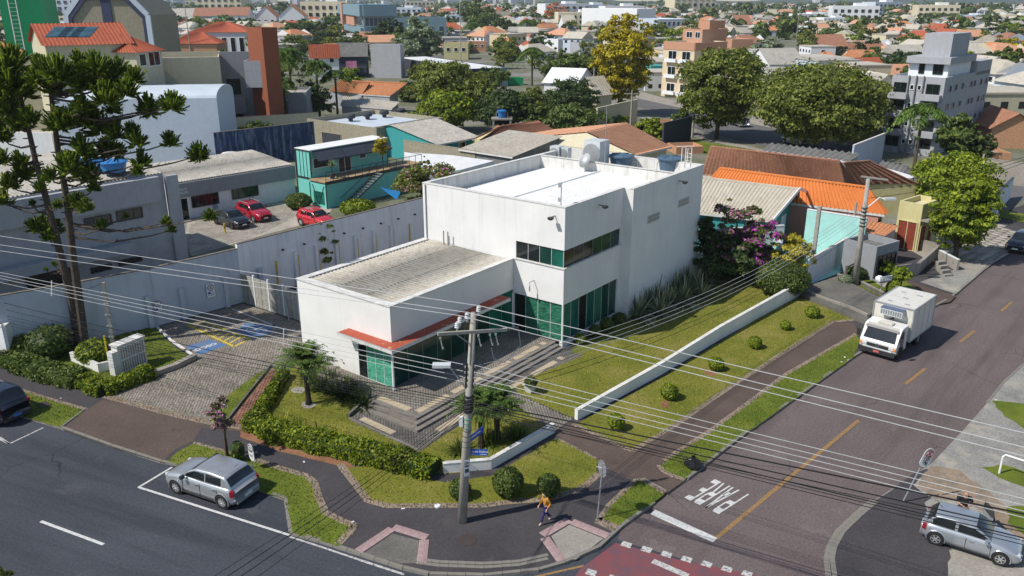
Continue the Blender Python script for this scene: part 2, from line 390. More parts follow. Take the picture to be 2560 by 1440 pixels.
area('path','path_brown',[(1383,1082),(1440,1052),(1580,1127),(1667,1077),(1800,985),(1947,889),(2083,804),(2133,808),(2148,832),(1969,933),(1840,1030),(1767,1083),(1660,1150),(1647,1167),(1713,1200),(1667,1233),(1608,1201),(1560,1195),(1490,1150)],ZB+.004)
area('lawn','lawn_dry',R_LAWN,ZB+.012,org=.04)
area('lawn','lawn_dry',L_GARDEN,ZB+.008,org=0)
area('lawn','lawn_dry',R_INNER,ZB+.008,org=0)
area('verge','lawn_green',G_STRIP,ZB+.03,org=.02)
area('lawn','lawn_green',BANK,ZB+.012)
area('driveway','pave_base',[(262,995),(380,950),(495,900),(385,818),(607,758),(755,808),(790,830),(800,900),(700,935),(640,1070),(500,1050)],ZB+.004)
ya=rad(52.6)
pavers('driveway_pavers',[(268,993),(380,950),(495,900),(388,820),(607,760),(752,806),(758,860),(700,926),(640,934),(571,988),(523,1052),(640,1068),(560,1062),(400,1022)][:-2],ZB,ya+rad(2),.23,.115,'paver_drive',poly=None)
area('path','red_soil',[(680,920),(716,935),(650,1050),(640,1085),(568,1066),(602,1020)],ZB+.008)
pavers('path_bricks',[(682,922),(714,935),(648,1050),(636,1082),(572,1062),(604,1018)],ZB+.008,ya-rad(2),.22,.11,'brick_red')
def cobbles(runs,name='cobble_border'):
 X=[];Y=[];SM=MB()
 for pts,wd,z in runs:
  q=[P(x,y,z)for x,y in pts]
  for a,b in zip(q,q[1:]):
   L=(b-a).length;d=(b-a)/L;nn=Vector((-d.y,d.x,0));n=int(L*wd/.012)
   SM.poly([a-nn*wd*.55+Vector((0,0,.0145)),b-nn*wd*.5+Vector((0,0,.0145)),b+nn*wd*.55+Vector((0,0,.0145)),a+nn*wd*.5+Vector((0,0,.0145))])
   for _ in range(n):
    s=R_.uniform(0,L);u=R_.uniform(-wd/2,wd/2)*(R_.random()**.3);c=a+d*s+nn*u;X.append(c.x);Y.append(c.y)
 X=np.array(X);Y=np.array(Y)
 structure('bare_soil',SM,'dirt')
 me=boxes(name,X,Y,ZB-.022,NR.uniform(.07,.15,len(X)),NR.uniform(.06,.12,len(X)),NR.uniform(.025,.05,len(X)),0,'cobble',.008,1.5)
 o=link(name,me);o['kind']='stuff'
cobbles([([(262,990),(400,1028),(500,1052),(640,1075)],.42,ZB),([(640,1150),(690,1167),(767,1190),(787,1207),(797,1243),(813,1280),(850,1300),(888,1315),(846,1360)],.32,ZB),([(487,1107),(640,1150)],.2,ZB),([(0,957),(100,990),(217,1024)],.22,ZB),([(850,1160),(867,1183),(893,1217),(920,1252),(967,1265),(1128,1264),(1210,1264),(1265,1256),(1374,1248),(1456,1220),(1500,1182)],.34,ZB),([(1433,1060),(1580,1127),(1667,1077),(1800,985),(1947,889),(2083,804),(2140,800)],.30,ZB),([(1660,1150),(1767,1083),(1840,1030),(1969,933),(2142,835)],.26,ZB),([(1647,1163),(1660,1180),(1712,1200)],.25,ZB),([(1394,1096),(1490,1146)],.14,ZB),([(1494,1305),(1523,1262),(1591,1199),(1610,1201),(1660,1232)],.24,ZB),([(1494,1300),(1545,1325)],.5,ZB)])
kerb=link('kerb',None);kerb['kind']='structure'
KM={}
def kerbline(px,par=kerb,n_max=400,wd=.16,L0=1.0,z=ZB,hh=.17,mat='kerb_stone',nm='kerb_stone'):
 q=[P(x,y,0)for x,y in px]
 for a,b in zip(q,q[1:]):
  L=(b-a).length;n=max(1,round(L/L0));l=L/n;ang=math.atan2(b.y-a.y,b.x-a.x)
  for k in range(n):
   c=a.lerp(b,(k+.5)/n)
   key=(nm,mat)
   if key not in KM:
    m_=MB();m_.box((0,0,0),(1,1,1));KM[key]=m_.mesh(nm,mat)
   o=link(nm,KM[key],par,(c.x,c.y,z-hh/2+.012+R_.uniform(-.006,.006)),(0,0,ang+R_.uniform(-.012,.012)),(l*.975,wd,hh))
kerbline(KERB[2:8]+KERB[8:11],L0=1.0)
kerbline(KERB[10:21],L0=.8)
kerbline([(1667,1234),(1717,1200)],z=.05)
kerbline(KERB[22:31],L0=1.1)
kerbline([(155,1072),(217,1025)],z=ZB+.03,wd=.1,hh=.08);kerbline([(1608,1201),(1667,1234)],z=ZB+.02,wd=.1,hh=.08)
kerbline([(2182,1253),(2140,1288),(2093,1333),(2072,1370),(2066,1400),(2070,1440),(2080,1500)],L0=.4,z=.08,wd=.22)
kerbline([(2190,1257),(2150,1290),(2106,1333),(2086,1370),(2080,1400),(2086,1440),(2096,1500)],L0=.3,z=.075,wd=.2)
kerbline([(2560,911),(2511,955),(2467,1009)],L0=1.2,z=.07,wd=.12)
cobs=link('crossing_edge_sett',None);cobs['kind']='structure'
for off in(0,1):
 kerbline([(1040,1412-off*9),(1100,1420-off*9),(1210,1424-off*9),(1300,1418-off*9),(1370,1402-off*9)],par=cobs,L0=.34,wd=.17,z=ZB+.01,hh=.06,nm='sett')
def tilerun(par,a,b,wd=.42,z=ZB):
 a,b=P(*a,z),P(*b,z);L=(b-a).length;n=max(1,round(L/.42));ang=math.atan2(b.y-a.y,b.x-a.x)
 for k in range(n):
  c=a.lerp(b,(k+.5)/n)
  if 'tt' not in KM:
   m_=MB();m_.box((0,0,0),(.41,.41,.03))
   for i in range(6):
    for j in range(6):m_.box((-.17+i*.068,-.17+j*.068,.02),(.03,.03,.012))
   KM['tt']=m_.mesh('tile','tactile_pink')
  link('tile',KM['tt'],par,(c.x,c.y,z+.004),(0,0,ang),(L/n/.415,wd/.415,1))
for nm_,lab,runs in(('tactile_ramp','pink ribbed tactile tiles around the worn ramp beside the left street kerb',[((896,1378),(980,1322)),((984,1318),(1068,1344)),((1061,1350),(1054,1410))]),('tactile_ramp','pink tactile tiles around the ramp by the striped crossing',[((1356,1338),(1422,1300)),((1430,1304),(1520,1340)),((1362,1345),(1404,1402))])):
 c=P(*runs[0][0],ZB);t=link(nm_,None);t['kind']='structure';t['label']=lab
 for a,b in runs:tilerun(t,a,b)
area('ramp','concrete_dark',[(912,1382),(982,1334),(1050,1352),(1044,1408),(1000,1408)],ZB+.004)
area('ramp','concrete_worn',[(1378,1340),(1424,1312),(1508,1346),(1440,1398),(1412,1400)],ZB+.004)
def mark(px,mat='mark_white',z=.008,name='road_marking',label=None):
 mb=MB();mb.poly([P(x,y,z)for x,y in px]);o=structure(name,mb,mat);
 if label:o['label']=label
 return o
def line(a,b,w,mat='mark_white',z=.008):
 a,b=P(*a,z),P(*b,z);d=(b-a).normalized();n=Vector((-d.y,d.x,0))*w/2
 mb=MB();mb.poly([a-n,b-n,b+n,a+n]);return structure('road_marking',mb,mat)
line((102,1303),(259,1361),.15);line((347,1218),(725,1338),.13,z=.009);line((345,1219),(430,1168),.12)
line((0,1093),(24,1110),.1,'mark_white_worn');line((-60,1070),(24,1110),.1,'mark_white_worn');line((22,1110),(108,1069),.1,'mark_white_worn')
line((725,1342),(800,1366),.1,'mark_white_worn');line((800,1366),(900,1400),.1,'mark_white_worn');line((900,1400),(1010,1436),.12,'mark_white_worn')
line((-500,1090),(-350,1140),.15)
line((1320,1446),(1460,1414),.12,'mark_yellow')
Y0,Y1=(1793,1343),(2147,1050)
line(Y0,Y1,.2,'mark_yellow',.012)
for a,b in(((2263,960),(2313,921)),((2400,855),(2437,826)),((2503,778),(2530,754))):line(a,b,.2,'mark_yellow',.012)
mark([(1638,1274),(1626,1285),(1782,1356),(1794,1345)],'mark_white',.012)
mark([(1540,1357),(1452,1420),(1400,1500),(2050,1500),(1900,1440),(1700,1400)],'mark_red',.010)
for k in range(7):
 x0=1550+k*50.3;y0=1352+k*12.2
 mark([(x0+8,y0),(x0+31,y0+7),(x0+25,y0+19),(x0,y0+11)],'mark_white_worn',.014)
for k in range(6):
 x0=1462+k*56;y0=1421+k*14.5
 mark([(x0+8,y0),(x0+31,y0+7),(x0+25,y0+21),(x0,y0+13)],'mark_white_worn',.014)
line((1632,1402),(1720,1440),.3,'mark_white_worn',.013)
pa,pb,pc=P(1873,1236,.012),P(1797,1285,.012),P(1783,1196,.012)
def pare():
 o0=P(1873,1236,.013);e_w=P(1783,1196,.013)-o0;e_h=P(1797,1285,.013)-o0
 sh={'P':[[(0,0),(.18,0),(.18,1),(0,1)],[(.18,0),(.75,0),(.9,.08),(.9,.2),(.18,.2)],[(.72,.2),(.9,.2),(.9,.42),(.72,.42)],[(.18,.42),(.9,.42),(.75,.56),(.18,.56)]],'A':[[(.0,1),(.36,0),(.56,0),(.2,1)],[(.36,0),(.56,0),(.95,1),(.75,1)],[(.24,.62),(.7,.62),(.76,.78),(.2,.78)]],'R':[[(0,0),(.18,0),(.18,1),(0,1)],[(.18,0),(.75,0),(.9,.08),(.9,.2),(.18,.2)],[(.72,.2),(.9,.2),(.9,.42),(.72,.42)],[(.18,.42),(.9,.42),(.75,.56),(.18,.56)],[(.45,.56),(.65,.56),(.95,1),(.75,1)]],'E':[[(0,0),(.2,0),(.2,1),(0,1)],[(.2,0),(.85,0),(.85,.16),(.2,.16)],[(.2,.42),(.7,.42),(.7,.57),(.2,.57)],[(.2,.84),(.85,.84),(.85,1),(.2,1)]]}
 for i,ch in enumerate('PARE'):
  mb=MB()
  for pl in sh[ch]:
   pts=[]
   for(x,y)in pl:
    s=(i+x*.86)/4*1.02;t=1-y
    q=o0+e_w*s+e_h*t;pts.append(q)
   mb.poly(pts)
  me=mb.mesh('road_lettering','mark_white')
  o=structure('road_lettering',me,None)
  o['label']='white letter %s of the word PARE painted on the road'%ch
pare()
line((580,772),(712,824),.13,z=ZB+.012)
mark([(613,808),(690,812),(668,838),(628,842),(592,826)],'mark_blue',ZB+.012,label='blue bay with the white wheelchair symbol')
mark([(462,866),(524,849),(566,862),(500,887)],'mark_blue',ZB+.012,label='blue bay lettered IDOSO')
mk=MB()
def mbline(mb,a,b,w,z):
 a,b=P(*a,z),P(*b,z);d=(b-a).normalized();n=Vector((-d.y,d.x,0))*w/2;mb.poly([a-n,b-n,b+n,a+n])
yq=[(468,812),(505,801),(624,848),(585,866)]
for i in range(4):mbline(mk,yq[i],yq[(i+1)%4],.16,ZB+.016)
for k in range(1,9):
 t=k/9
 a=(yq[0][0]+(yq[3][0]-yq[0][0])*t,yq[0][1]+(yq[3][1]-yq[0][1])*t);b=(yq[1][0]+(yq[2][0]-yq[1][0])*min(1,t-.05),yq[1][1]+(yq[2][1]-yq[1][1])*min(1,t-.05))
 mbline(mk,a,b,.13,ZB+.018+.0004*k)
structure('road_marking',mk,'mark_yellow_bright')
wk=MB()
wp=[(614,819),(630,826),(652,820),(664,822),(668,828),(655,834),(632,834),(618,829),(616,822)]
for a,b in zip(wp,wp[1:]):mbline(wk,a,b,.1,ZB+.02)
mbline(wk,(634,826),(660,816),.1,ZB+.022);mbline(wk,(660,816),(676,818),.09,ZB+.024)
structure('road_marking',wk,'mark_white')
def text_mesh(s,size,mat,ext=0.0,bold=.0,align='CENTER'):
 cu=bpy.data.curves.new('lettering','FONT');cu.body=s;cu.size=size;cu.align_x=align;cu.align_y='CENTER';cu.extrude=ext;cu.offset=bold
 cu.resolution_u=2
 ob=bpy.data.objects.new('lettering',cu);C.objects.link(ob)
 dg=bpy.context.evaluated_depsgraph_get();me=bpy.data.meshes.new_from_object(ob.evaluated_get(dg));bpy.data.objects.remove(ob);bpy.data.curves.remove(cu)
 me.materials.clear();me.materials.append(MT[mat]);return me
me=text_mesh('IDOSO',.55,'mark_white',bold=.02)
a,b=P(480,879,ZB+.018),P(545,857,ZB+.018)
o=link('road_lettering',me,None,(a+b)/2,(0,0,math.atan2(b.y-a.y,b.x-a.x)));o['kind']='structure';o['label']='white word IDOSO on the blue bay'
for nm_,px,r_,lab in(('manhole_cover',(1168,1349),.38,'round iron manhole cover in the corner pavement'),):
 mb=MB();mb.lathe((0,0,0),[(r_*1.12,-.02),(r_*1.12,.006),(r_,.006),(r_,.012),(0.01,.012)],24)
 o=thing(nm_,lab,'manhole cover',P(*px,ZB+.004),me=mb.mesh(nm_,plain('iron',(.06,.045,.042),.6)))
mb=MB();mb.box((0,0,0),(.75,.55,.04))
thing('manhole_cover','square iron cover in the grass verge behind the dark car','manhole cover',P(110,1012,ZB+.02),ya-rad(90),me=mb.mesh('manhole_cover','iron'))
area('road','far_street',[(1540,262),(1600,268),(1760,330),(1850,352),(2000,388),(2150,440),(2300,500),(2500,540),(2560,500),(3000,560),(3000,440),(2560,455),(2470,470),(2300,425),(2130,372),(2000,330),(1850,300),(1720,268),(1600,240)],ZB+.008)
area('road','far_street',[(1860,150),(1980,122),(2015,106),(2085,104),(2060,124),(1960,150),(1925,172)],ZB+.008)
area('road','far_street',[(985,165),(1000,150),(1110,138),(1180,140),(1110,160),(1060,175)],ZB+.008)
area('pavement','concrete_worn',[(1590,225),(1720,262),(1850,292),(2000,320),(2000,334),(1850,304),(1720,274),(1590,245)],ZB+.03)
area('pavement','concrete_worn',[(1560,268),(1760,338),(1850,360),(2000,396),(2150,448),(2150,462),(1990,402),(1850,372),(1750,346),(1550,278)],ZB+.03)
area('verge','lawn_green',[(1650,330),(1760,355),(1850,368),(1990,395),(1960,402),(1850,385),(1760,385),(1640,352)],ZB+.04)
area('verge','lawn_green',[(2500,523),(2560,535),(2640,555),(2640,585),(2560,556),(2495,542)],ZB+.04)
area('pavement','concrete_worn',[(2300,560),(2440,560),(2560,585),(2536,618),(2440,690),(2320,650),(2230,600)],ZB+.004)
pavers('yard_pavers',[(2265,575),(2380,590),(2500,560),(2560,590),(2530,618),(2470,662),(2400,650),(2260,605)],ZB+.004,ya+rad(-10),.9,.9,'block_pale',gap=.05)
area('driveway','concrete_dark',[(2005,735),(2017,715),(2093,690),(2205,745),(2165,802)],ZB+.3,skirt=ZB)
area('driveway','path_brown',[(2230,700),(2170,650),(2100,640),(2190,620),(2270,700),(2390,740),(2375,755),(2320,765),(2250,735)],ZB+.01)
area('pavement','gravel_grey',[(2300,705),(2390,672),(2440,690),(2390,735)],ZB+.014)
area('lawn','lawn_green',[(2120,705),(2170,672),(2260,700),(2310,735),(2235,745),(2205,742)],ZB+.016)
area('driveway','block_pale',[(470,545),(560,510),(700,500),(830,520),(820,545),(650,590),(480,640),(460,600)],ZB+.006)
pavers('yard_pavers',[(475,560),(560,525),(640,515),(710,512),(760,530),(650,585),(480,640),(465,600)],ZB+.006,ya,.32,.16,'block_pale')
plain('plaster_white',(.74,.74,.73),.85,.2,var=.05,scale=.7,streak=.15,dirt=(.44,.42,.38),bmp=.08)
def weathered(name,c,top,base):
 m,t,b=nodes(name,.85,.2);v=coords(t);tc=N(t,'ShaderNodeTexCoord');sx=N(t,'ShaderNodeSeparateXYZ');t.links.new(tc.outputs['Object'],sx.inputs[0])
 col=ramp(t,noise(t,.5,6,v),[(.3,mul(c,.94)),(.7,mul(c,1.04))]);col=mix(t,ramp(t,noise(t,.28,3,v,.4),[(.56,0),(.575,.28)]),col,mul(c,.9))
 s1=noise(t,3.2,6,coords(t,(1,1,.05)),.75);s2=noise(t,1.1,6,coords(t,(1,1,.10)),.7)
 def band(z0,z1,src,lo,hi,k):
  mr=N(t,'ShaderNodeMapRange');mr.inputs[1].default_value=z0;mr.inputs[2].default_value=z1;t.links.new(sx.outputs[2],mr.inputs[0]);q=N(t,'ShaderNodeMath',operation='MULTIPLY');t.links.new(mr.outputs[0],q.inputs[0]);t.links.new(ramp(t,src,[(lo,0),(hi,k)]),q.inputs[1]);return q.outputs[0]
 for tz in top:col=mix(t,band(tz-2.6,tz,s1,.52,.72,.24),col,mul(c,.58))
 col=mix(t,band(base+1.3,base,s2,.40,.7,.6),col,(.33,.27,.21));col=mix(t,ramp(t,s2,[(.60,0),(.78,.12)]),col,mul(c,.62))
 t.links.new(col,b.inputs['Base Color']);bump(t,b,noise(t,18,5,v),.1,.03);return m
weathered('plaster_tall',(.74,.735,.72),(9.66,5.62),.3);weathered('plaster_low',(.73,.725,.70),(5.58,),.3)
plain('plaster_cap',(.62,.61,.58),.85,.2,var=.10,scale=2.5,streak=.5,dirt=(.28,.27,.25))
plain('plaster_inner',(.66,.65,.62),.85,.2,var=.08,scale=1.2,streak=.55,dirt=(.25,.23,.2))
plain('roof_white',(.70,.70,.69),.5,.3,var=.10,scale=.8,streak=.0)
def roofmat(name,a,b_,stain,sc=.6,thr=(.5,.75),stretch=(1,1,1),rough=.85):
 m,t,b=nodes(name,rough,.2);v=coords(t,stretch)
 col=ramp(t,noise(t,sc,6,v,.65),[(.3,a),(.7,b_)])
 s=ramp(t,noise(t,sc*4.3,6,v,.75),[(thr[0],0),(thr[1],1)])
 col=mix(t,s,col,stain)
 col=mix(t,1.0,col,ramp(t,noise(t,14,2,coords(t)),[(.3,.8),(.7,1.12)]),'MULTIPLY')
 t.links.new(col,b.inputs['Base Color']);return m
roofmat('roof_white_stained',(.76,.76,.75),(.66,.66,.64),(.46,.45,.43),.3,(.52,.85))
roofmat('cement_tan',(.44,.40,.33),(.54,.50,.43),(.24,.22,.18),.5,(.48,.75))
roofmat('cement_grey',(.34,.32,.28),(.46,.43,.38),(.12,.115,.10),.5,(.5,.75))
roofmat('cement_dark',(.12,.12,.115),(.19,.185,.175),(.06,.06,.055),.5,(.5,.75))
roofmat('cement_cream',(.40,.36,.29),(.50,.46,.38),(.22,.2,.16),.5,(.55,.8))
roofmat('clay_orange',(.46,.19,.085),(.56,.26,.13),(.30,.12,.07),.5,(.5,.8))
roofmat('clay_bright',(.56,.17,.045),(.64,.22,.065),(.40,.12,.04),.5,(.55,.85))
roofmat('clay_brown',(.25,.115,.07),(.34,.165,.105),(.50,.38,.29),.9,(.56,.70))
roofmat('clay_red',(.34,.085,.045),(.43,.12,.06),(.18,.06,.04),.5,(.5,.8))
roofmat('clay_pale',(.50,.25,.15),(.62,.34,.21),(.30,.17,.11),.6,(.5,.75))
worn('canopy_red',(.36,.075,.040),(.58,.42,.30),(.30,.44),2.2)
plain('steel_white',(.72,.73,.74),.4,.5,var=.05)
plain('steel_dark',(.03,.032,.034),.4,.5,var=.1)
plain('steel_grey',(.32,.33,.34),.4,.5,.3,var=.1)
plain('black_rubber',(.018,.018,.019),.7,.3)
glassy('glass_green',(.008,.045,.034),.1,.4);glassy('glass_teal',(.015,.12,.09),.1,.4);glassy('glass_dark',(.008,.013,.013))
glassy('glass_olive',(.030,.062,.035));glassy('glass_blue',(.03,.07,.09));glassy('glass_pale',(.16,.26,.24));glassy('glass_cream',(.3,.3,.26),.2)
m,t,b=nodes('green_sheet',.5,.4);v=coords(t)
wv=noise(t,1.6,5,v,.6);col=ramp(t,wv,[(.3,(.008,.11,.06)),(.7,(.022,.19,.11))]);t.links.new(col,b.inputs['Base Color']);bump(t,b,noise(t,2.4,6,v,.7),1.0,.25)
b.inputs['Coat Weight'].default_value=.4
m,t,b=nodes('green_sheet_pale',.45,.4);v=coords(t)
col=ramp(t,noise(t,1.6,5,v,.6),[(.3,(.05,.30,.19)),(.7,(.10,.46,.31))]);t.links.new(col,b.inputs['Base Color']);bump(t,b,noise(t,2.4,6,v,.7),1.0,.25)
plain('tank_blue',(.075,.13,.19),.5,.4,var=.15,scale=4);plain('tank_bright',(.03,.17,.42),.4,.4)
plain('ac_white',(.50,.53,.54),.5,.4,var=.08)
OB=Vector((3.332,49.98,0));UB=Vector((math.cos(ya),math.sin(ya),0));VB=Vector((-math.sin(ya),math.cos(ya),0))
def W(u,v,z=0.0):return OB+UB*u+VB*v+Vector((0,0,z))
def ub(mb,u0,u1,v0,v1,z0,z1):
 return mb.prism([W(u0,v0),W(u1,v0),W(u1,v1),W(u0,v1)],z0,z1,bot=True)
T,TL=9.66,5.58
bld=thing('white_building','two storey white office building with green glazing and red canopy on the corner','building',W(0,0,0))
wb=MB();th=.24
ub(wb,0,th,0,4.05,3.17,5.62);ub(wb,0,th,0,12.2,6.87,T-.002);ub(wb,0,th,3.86,12.2,5.62,6.87);ub(wb,0,th,4.05,12.2,.1,5.62)
ub(wb,th,7.3,0,th,3.17,5.62);ub(wb,th,7.3,0,th,6.87,T-.002);ub(wb,7.02,7.3,0,th,5.62,6.87);ub(wb,6.95,7.3,0,th,.1,3.17)
ub(wb,7.3,7.3+th,-.75,th,.05,T-.002)
ub(wb,7.3+th,18.4,-.75,-.75+th,.05,T-.002);ub(wb,18.4-th,18.4,-.75+th,12.2,.05,T-.002);ub(wb,th,18.4-th,12.2-th,12.2,.05,T-.002)
part('wall',wb,'plaster_tall',bld)
ib=MB();ub(ib,14.0,14.2,-.5,11.9,8.3,T-.05)
ub(ib,th+.01,18.1,11.9,11.955,8.3,T-.01);ub(ib,18.1,18.155,-.5,11.9,8.3,T-.01)
part('inner_wall',ib,'plaster_inner',bld)
cb=MB()
for a in((-.03,th+.06,-.03,12.23),(18.4-th-.06,18.43,-.78,12.23)):ub(cb,a[0],a[1],a[2],a[3],T,T+.05)
ub(cb,th+.06,7.27,-.03,th+.05,T,T+.05);ub(cb,7.27,18.4-th-.06,-.78,-.75+th+.05,T,T+.05);ub(cb,th+.06,18.4-th-.06,12.2-th-.05,12.23,T,T+.05);ub(cb,13.95,14.25,-.45,11.9,T,T+.04)
ub(cb,7.02,7.27,-.03,th,T+.001,T+.049)
part('parapet_cap',cb,'plaster_cap',bld)
sl_=MB();ub(sl_,.2,18.2,.2,12.0,8.25,8.3);ub(sl_,7.5,18.2,-.55,.2,8.25,8.3);part('roof_slab',sl_,'plaster_inner',bld)
part('roof_sheet',wave('roof_sheet',W(.24,.2,8.72),W(14,-.2,8.72),W(14,6,9.02),W(.24,6,9.02),.32,.022,'roof_white_stained'),None,bld)
part('roof_sheet',wave('roof_sheet',W(.24,11.95,8.62),W(14,11.95,8.62),W(14,6,9.0),W(.24,6,9.0),.32,.022,'roof_white_stained'),None,bld)
rg=MB();rg.tube([W(.3,6,9.0),W(13.9,6,9.02)],.09,6);part('roof_ridge',rg,'roof_white_stained',bld)
def glazing(a,b,z0,z1,n,mats,frame='steel_white',par=bld,fr=.022,name='window',off=.08,normal=None):
 """a window in the plane a-b: frame bars and single panes"""
 d=(b-a).normalized();nn=normal or Vector((d.y,-d.x,0));fb=MB()
 for k in range(n+1):
  q=a.lerp(b,k/n);fb.bar(V3(q,z0),V3(q,z1),fr,fr,up=d)
 fb.bar(V3(a,z0+fr/2),V3(b,z0+fr/2),fr*.9,fr);fb.bar(V3(a,z1-fr/2),V3(b,z1-fr/2),fr*.9,fr)
 wo=part(name,fb,frame,par)
 for k in range(n):
  p,q=a.lerp(b,k/n),a.lerp(b,(k+1)/n);g=MB()
  g.poly([V3(p,z0),V3(q,z0),V3(q,z1),V3(p,z1)])
  o=part('pane',g,mats[k%len(mats)],wo,sub=True)
 return wo
glazing(W(.1,3.86),W(.1,.12),5.66,6.87,4,['glass_dark','glass_dark','glass_green','glass_teal'])
glazing(W(.12,.1),W(7.02,.1),5.66,6.87,6,['glass_dark','glass_dark','glass_dark','glass_olive','glass_olive','glass_green'],frame='steel_grey')
sb=MB();ub(sb,-.07,.2,-.07,3.95,5.62,5.68);ub(sb,.2,7.1,-.07,.2,5.62,5.68);part('sill',sb,'plaster_cap',bld)
glazing(W(.12,4.15),W(.12,.05),.5,3.17,4,['glass_dark','green_sheet','green_sheet','green_sheet'],name='glass_front')
glazing(W(.12,.12),W(6.95,.12),.5,3.17,7,['green_sheet','glass_teal','glass_dark','glass_teal','green_sheet','glass_green','glass_green'],name='glass_front')
kb=MB();ub(kb,-.02,7.0,-.02,.24,.05,.5);part('plinth',kb,'plaster_cap',bld)
for(u,v,h_)in((.06,.06,3.17),(-.02,4.12,3.17),(-11.75,3.85,3.22)):pb=MB();pb.tube([W(u,v,.5),W(u,v,h_)],.07,8);part('column',pb,'steel_white',bld)
ce=MB();ub(ce,.2,7.3,.2,4.1,3.1,3.16);part('ceiling',ce,'plaster_inner',bld)
lb=MB()
ub(lb,-11.55,-11.3,4.05,12.2,3.3,TL);ub(lb,-11.55,-11.3,6.95,12.2,.1,3.3)
ub(lb,-11.3,-.02,4.05,4.3,3.43,TL-.001);ub(lb,-11.3,0,11.95,12.2,.1,TL-.001)
part('wall',lb,'plaster_low',bld)
cap=MB();ub(cap,-11.6,-11.05,4.0,12.25,TL,TL+.06);ub(cap,-11.05,-.03,4.0,4.4,TL,TL+.06);ub(cap,-11.05,-.03,11.75,12.25,TL,TL+.06)
ub(cap,-11.05,-.03,11.2,11.62,TL-.12,TL-.02)
part('parapet_cap',cap,'plaster_cap',bld)
part('roof_sheet',wave('roof_sheet',W(-11.05,4.38,5.46),W(-.05,4.38,5.46),W(-.05,11.5,5.62),W(-11.05,11.5,5.62),.30,.06,'cement_tan',sheets=3),None,bld)
cn=MB();zc=3.22
cn.prism([W(-12.42,3.15),W(-1.5,3.15),W(-1.5,4.05),W(-11.55,4.05),W(-11.55,7.75),W(-12.42,7.75)],zc,zc+.2,bot=True)
part('canopy',cn,'plaster_cap',bld)
ct=MB();ct.poly([W(-12.38,3.19,zc+.206),W(-1.52,3.19,zc+.206),W(-1.52,4.05,zc+.206),W(-11.55,4.05,zc+.206)]);ct.poly([W(-12.38,3.19,zc+.206),W(-11.55,4.05,zc+.206),W(-11.55,7.7,zc+.206),W(-12.38,7.7,zc+.206)])
part('canopy_top',ct,'canopy_red',bld)
cb2=MB();ub(cb2,-12.42,-12.38,3.15,7.75,zc+.2,zc+.225);ub(cb2,-12.38,-1.5,3.15,3.19,zc+.2,zc+.225);part('canopy_edge',cb2,'steel_grey',bld)
glazing(W(-11.52,6.95),W(-11.52,4.1),.5,3.25,4,['glass_dark','green_sheet_pale','green_sheet_pale','green_sheet_pale'],name='glass_front')
glazing(W(-11.5,4.13),W(0,4.13),.5,3.4,9,['glass_green','glass_green','glass_green','glass_olive','glass_green','glass_olive','glass_green','glass_teal','glass_teal'],frame='steel_grey',name='glass_front')
for u0,z0 in((9.55,6.75),(14.35,7.0)):
 f=MB();ub(f,u0-.05,u0+1.8,-.79,-.75,z0-.05,z0+.6);vo=part('vent',f,'plaster_cap',bld)
 g=MB()
 for i in range(6):
  for j in range(2):ub(g,u0+.04+i*.29,u0+.28+i*.29,-.80,-.79,z0+.04+j*.27,z0+.26+j*.27)
 part('vent_block',g,'steel_grey',vo,sub=True)
pp=MB()
for du in(.25,):pp.tube([W(-.06,11.9,5.6),W(-.06,11.9,T-.05)],.04,6)
part('downpipe',pp,'steel_grey',bld)
for v in(10.0,9.6):
 pp=MB();pp.tube([W(-.35,v,5.6),W(-.35,v,6.6)],.05,6);part('vent_pipe',pp,'steel_grey',bld)
def flood(q,d,lab):
 mb=MB();mb.bar(q,q+d*.45,.05);mb.box(q+d*.5+Vector((0,0,-.05)),(.3,.3,.12),math.atan2(d.y,d.x));mb.box(q+d*.5+Vector((0,0,-.14)),(.22,.22,.06),math.atan2(d.y,d.x))
 o=thing('floodlight',lab,'floodlight',q,group='floodlights high on the white building');part('lamp_head',mb,'steel_dark',o)
flood(W(0,.75,9.05),-UB,'black floodlight on the sunny wall of the white building near its corner')
flood(W(4.0,0,9.1),-VB,'black floodlight high on the shaded wall above the long corner window')
flood(W(14.2,-.75,9.1),-VB,'black floodlight high on the shaded wall above the block vents')
mb=MB();mb.tube([W(0,2.35,4.4),W(-.5,2.35,4.4),W(-.5,2.35,4.1)],.03,5);mb.box(W(-.5,2.35,3.95),(.08,.08,.35))
o=thing('wall_bracket','small bent metal bracket on the white wall under the corner window','bracket',W(0,2.35,4.4));part('arm',mb,'steel_grey',o)
def tank(q,r,h,lab,mat='tank_blue',grp='blue water tanks on the white roof'):
 t=thing('water_tank',lab,'water tank',q,group=grp);mb=MB();mb.lathe((0,0,0),[(r*.78,0),(r*.8,h*.1),(r*.86,h*.5),(r*.93,h*.9),(r*.97,h)],20)
 part('tank_body',mb,mat,t,world=False,smooth=False);l=MB();l.lathe((0,0,h),[(r*1.05,-.06),(r*1.06,.02),(r*.9,.08),(r*.3,.18),(.02,.2)],20)
 for k in range(8):
  a=k*math.pi/4;l.bar((r*.2*math.cos(a),r*.2*math.sin(a),h+.2),(r*.95*math.cos(a),r*.95*math.sin(a),h+.09),.06)
 part('lid',l,mat,t,world=False)
 p_=MB();p_.tube([(r*.9,-.2,h*.5),(r*1.3,-.2,h*.5),(r*1.3,-.2,0)],.03,5);p_.tube([(-r*.9,.1,h*.8),(-r*1.25,.1,h*.8),(-r*1.25,.1,0)],.03,5);part('pipe',p_,'steel_white',t,world=False)
 return t
def onpx(x,y,z):return P(x,y,z)
tank(P(1552,418,8.9),1.02,.95,'round blue water tank beside the grey cabinet on the white roof')
tank(P(1674,424,8.9),1.02,.95,'round blue water tank nearest the outer corner of the white roof')
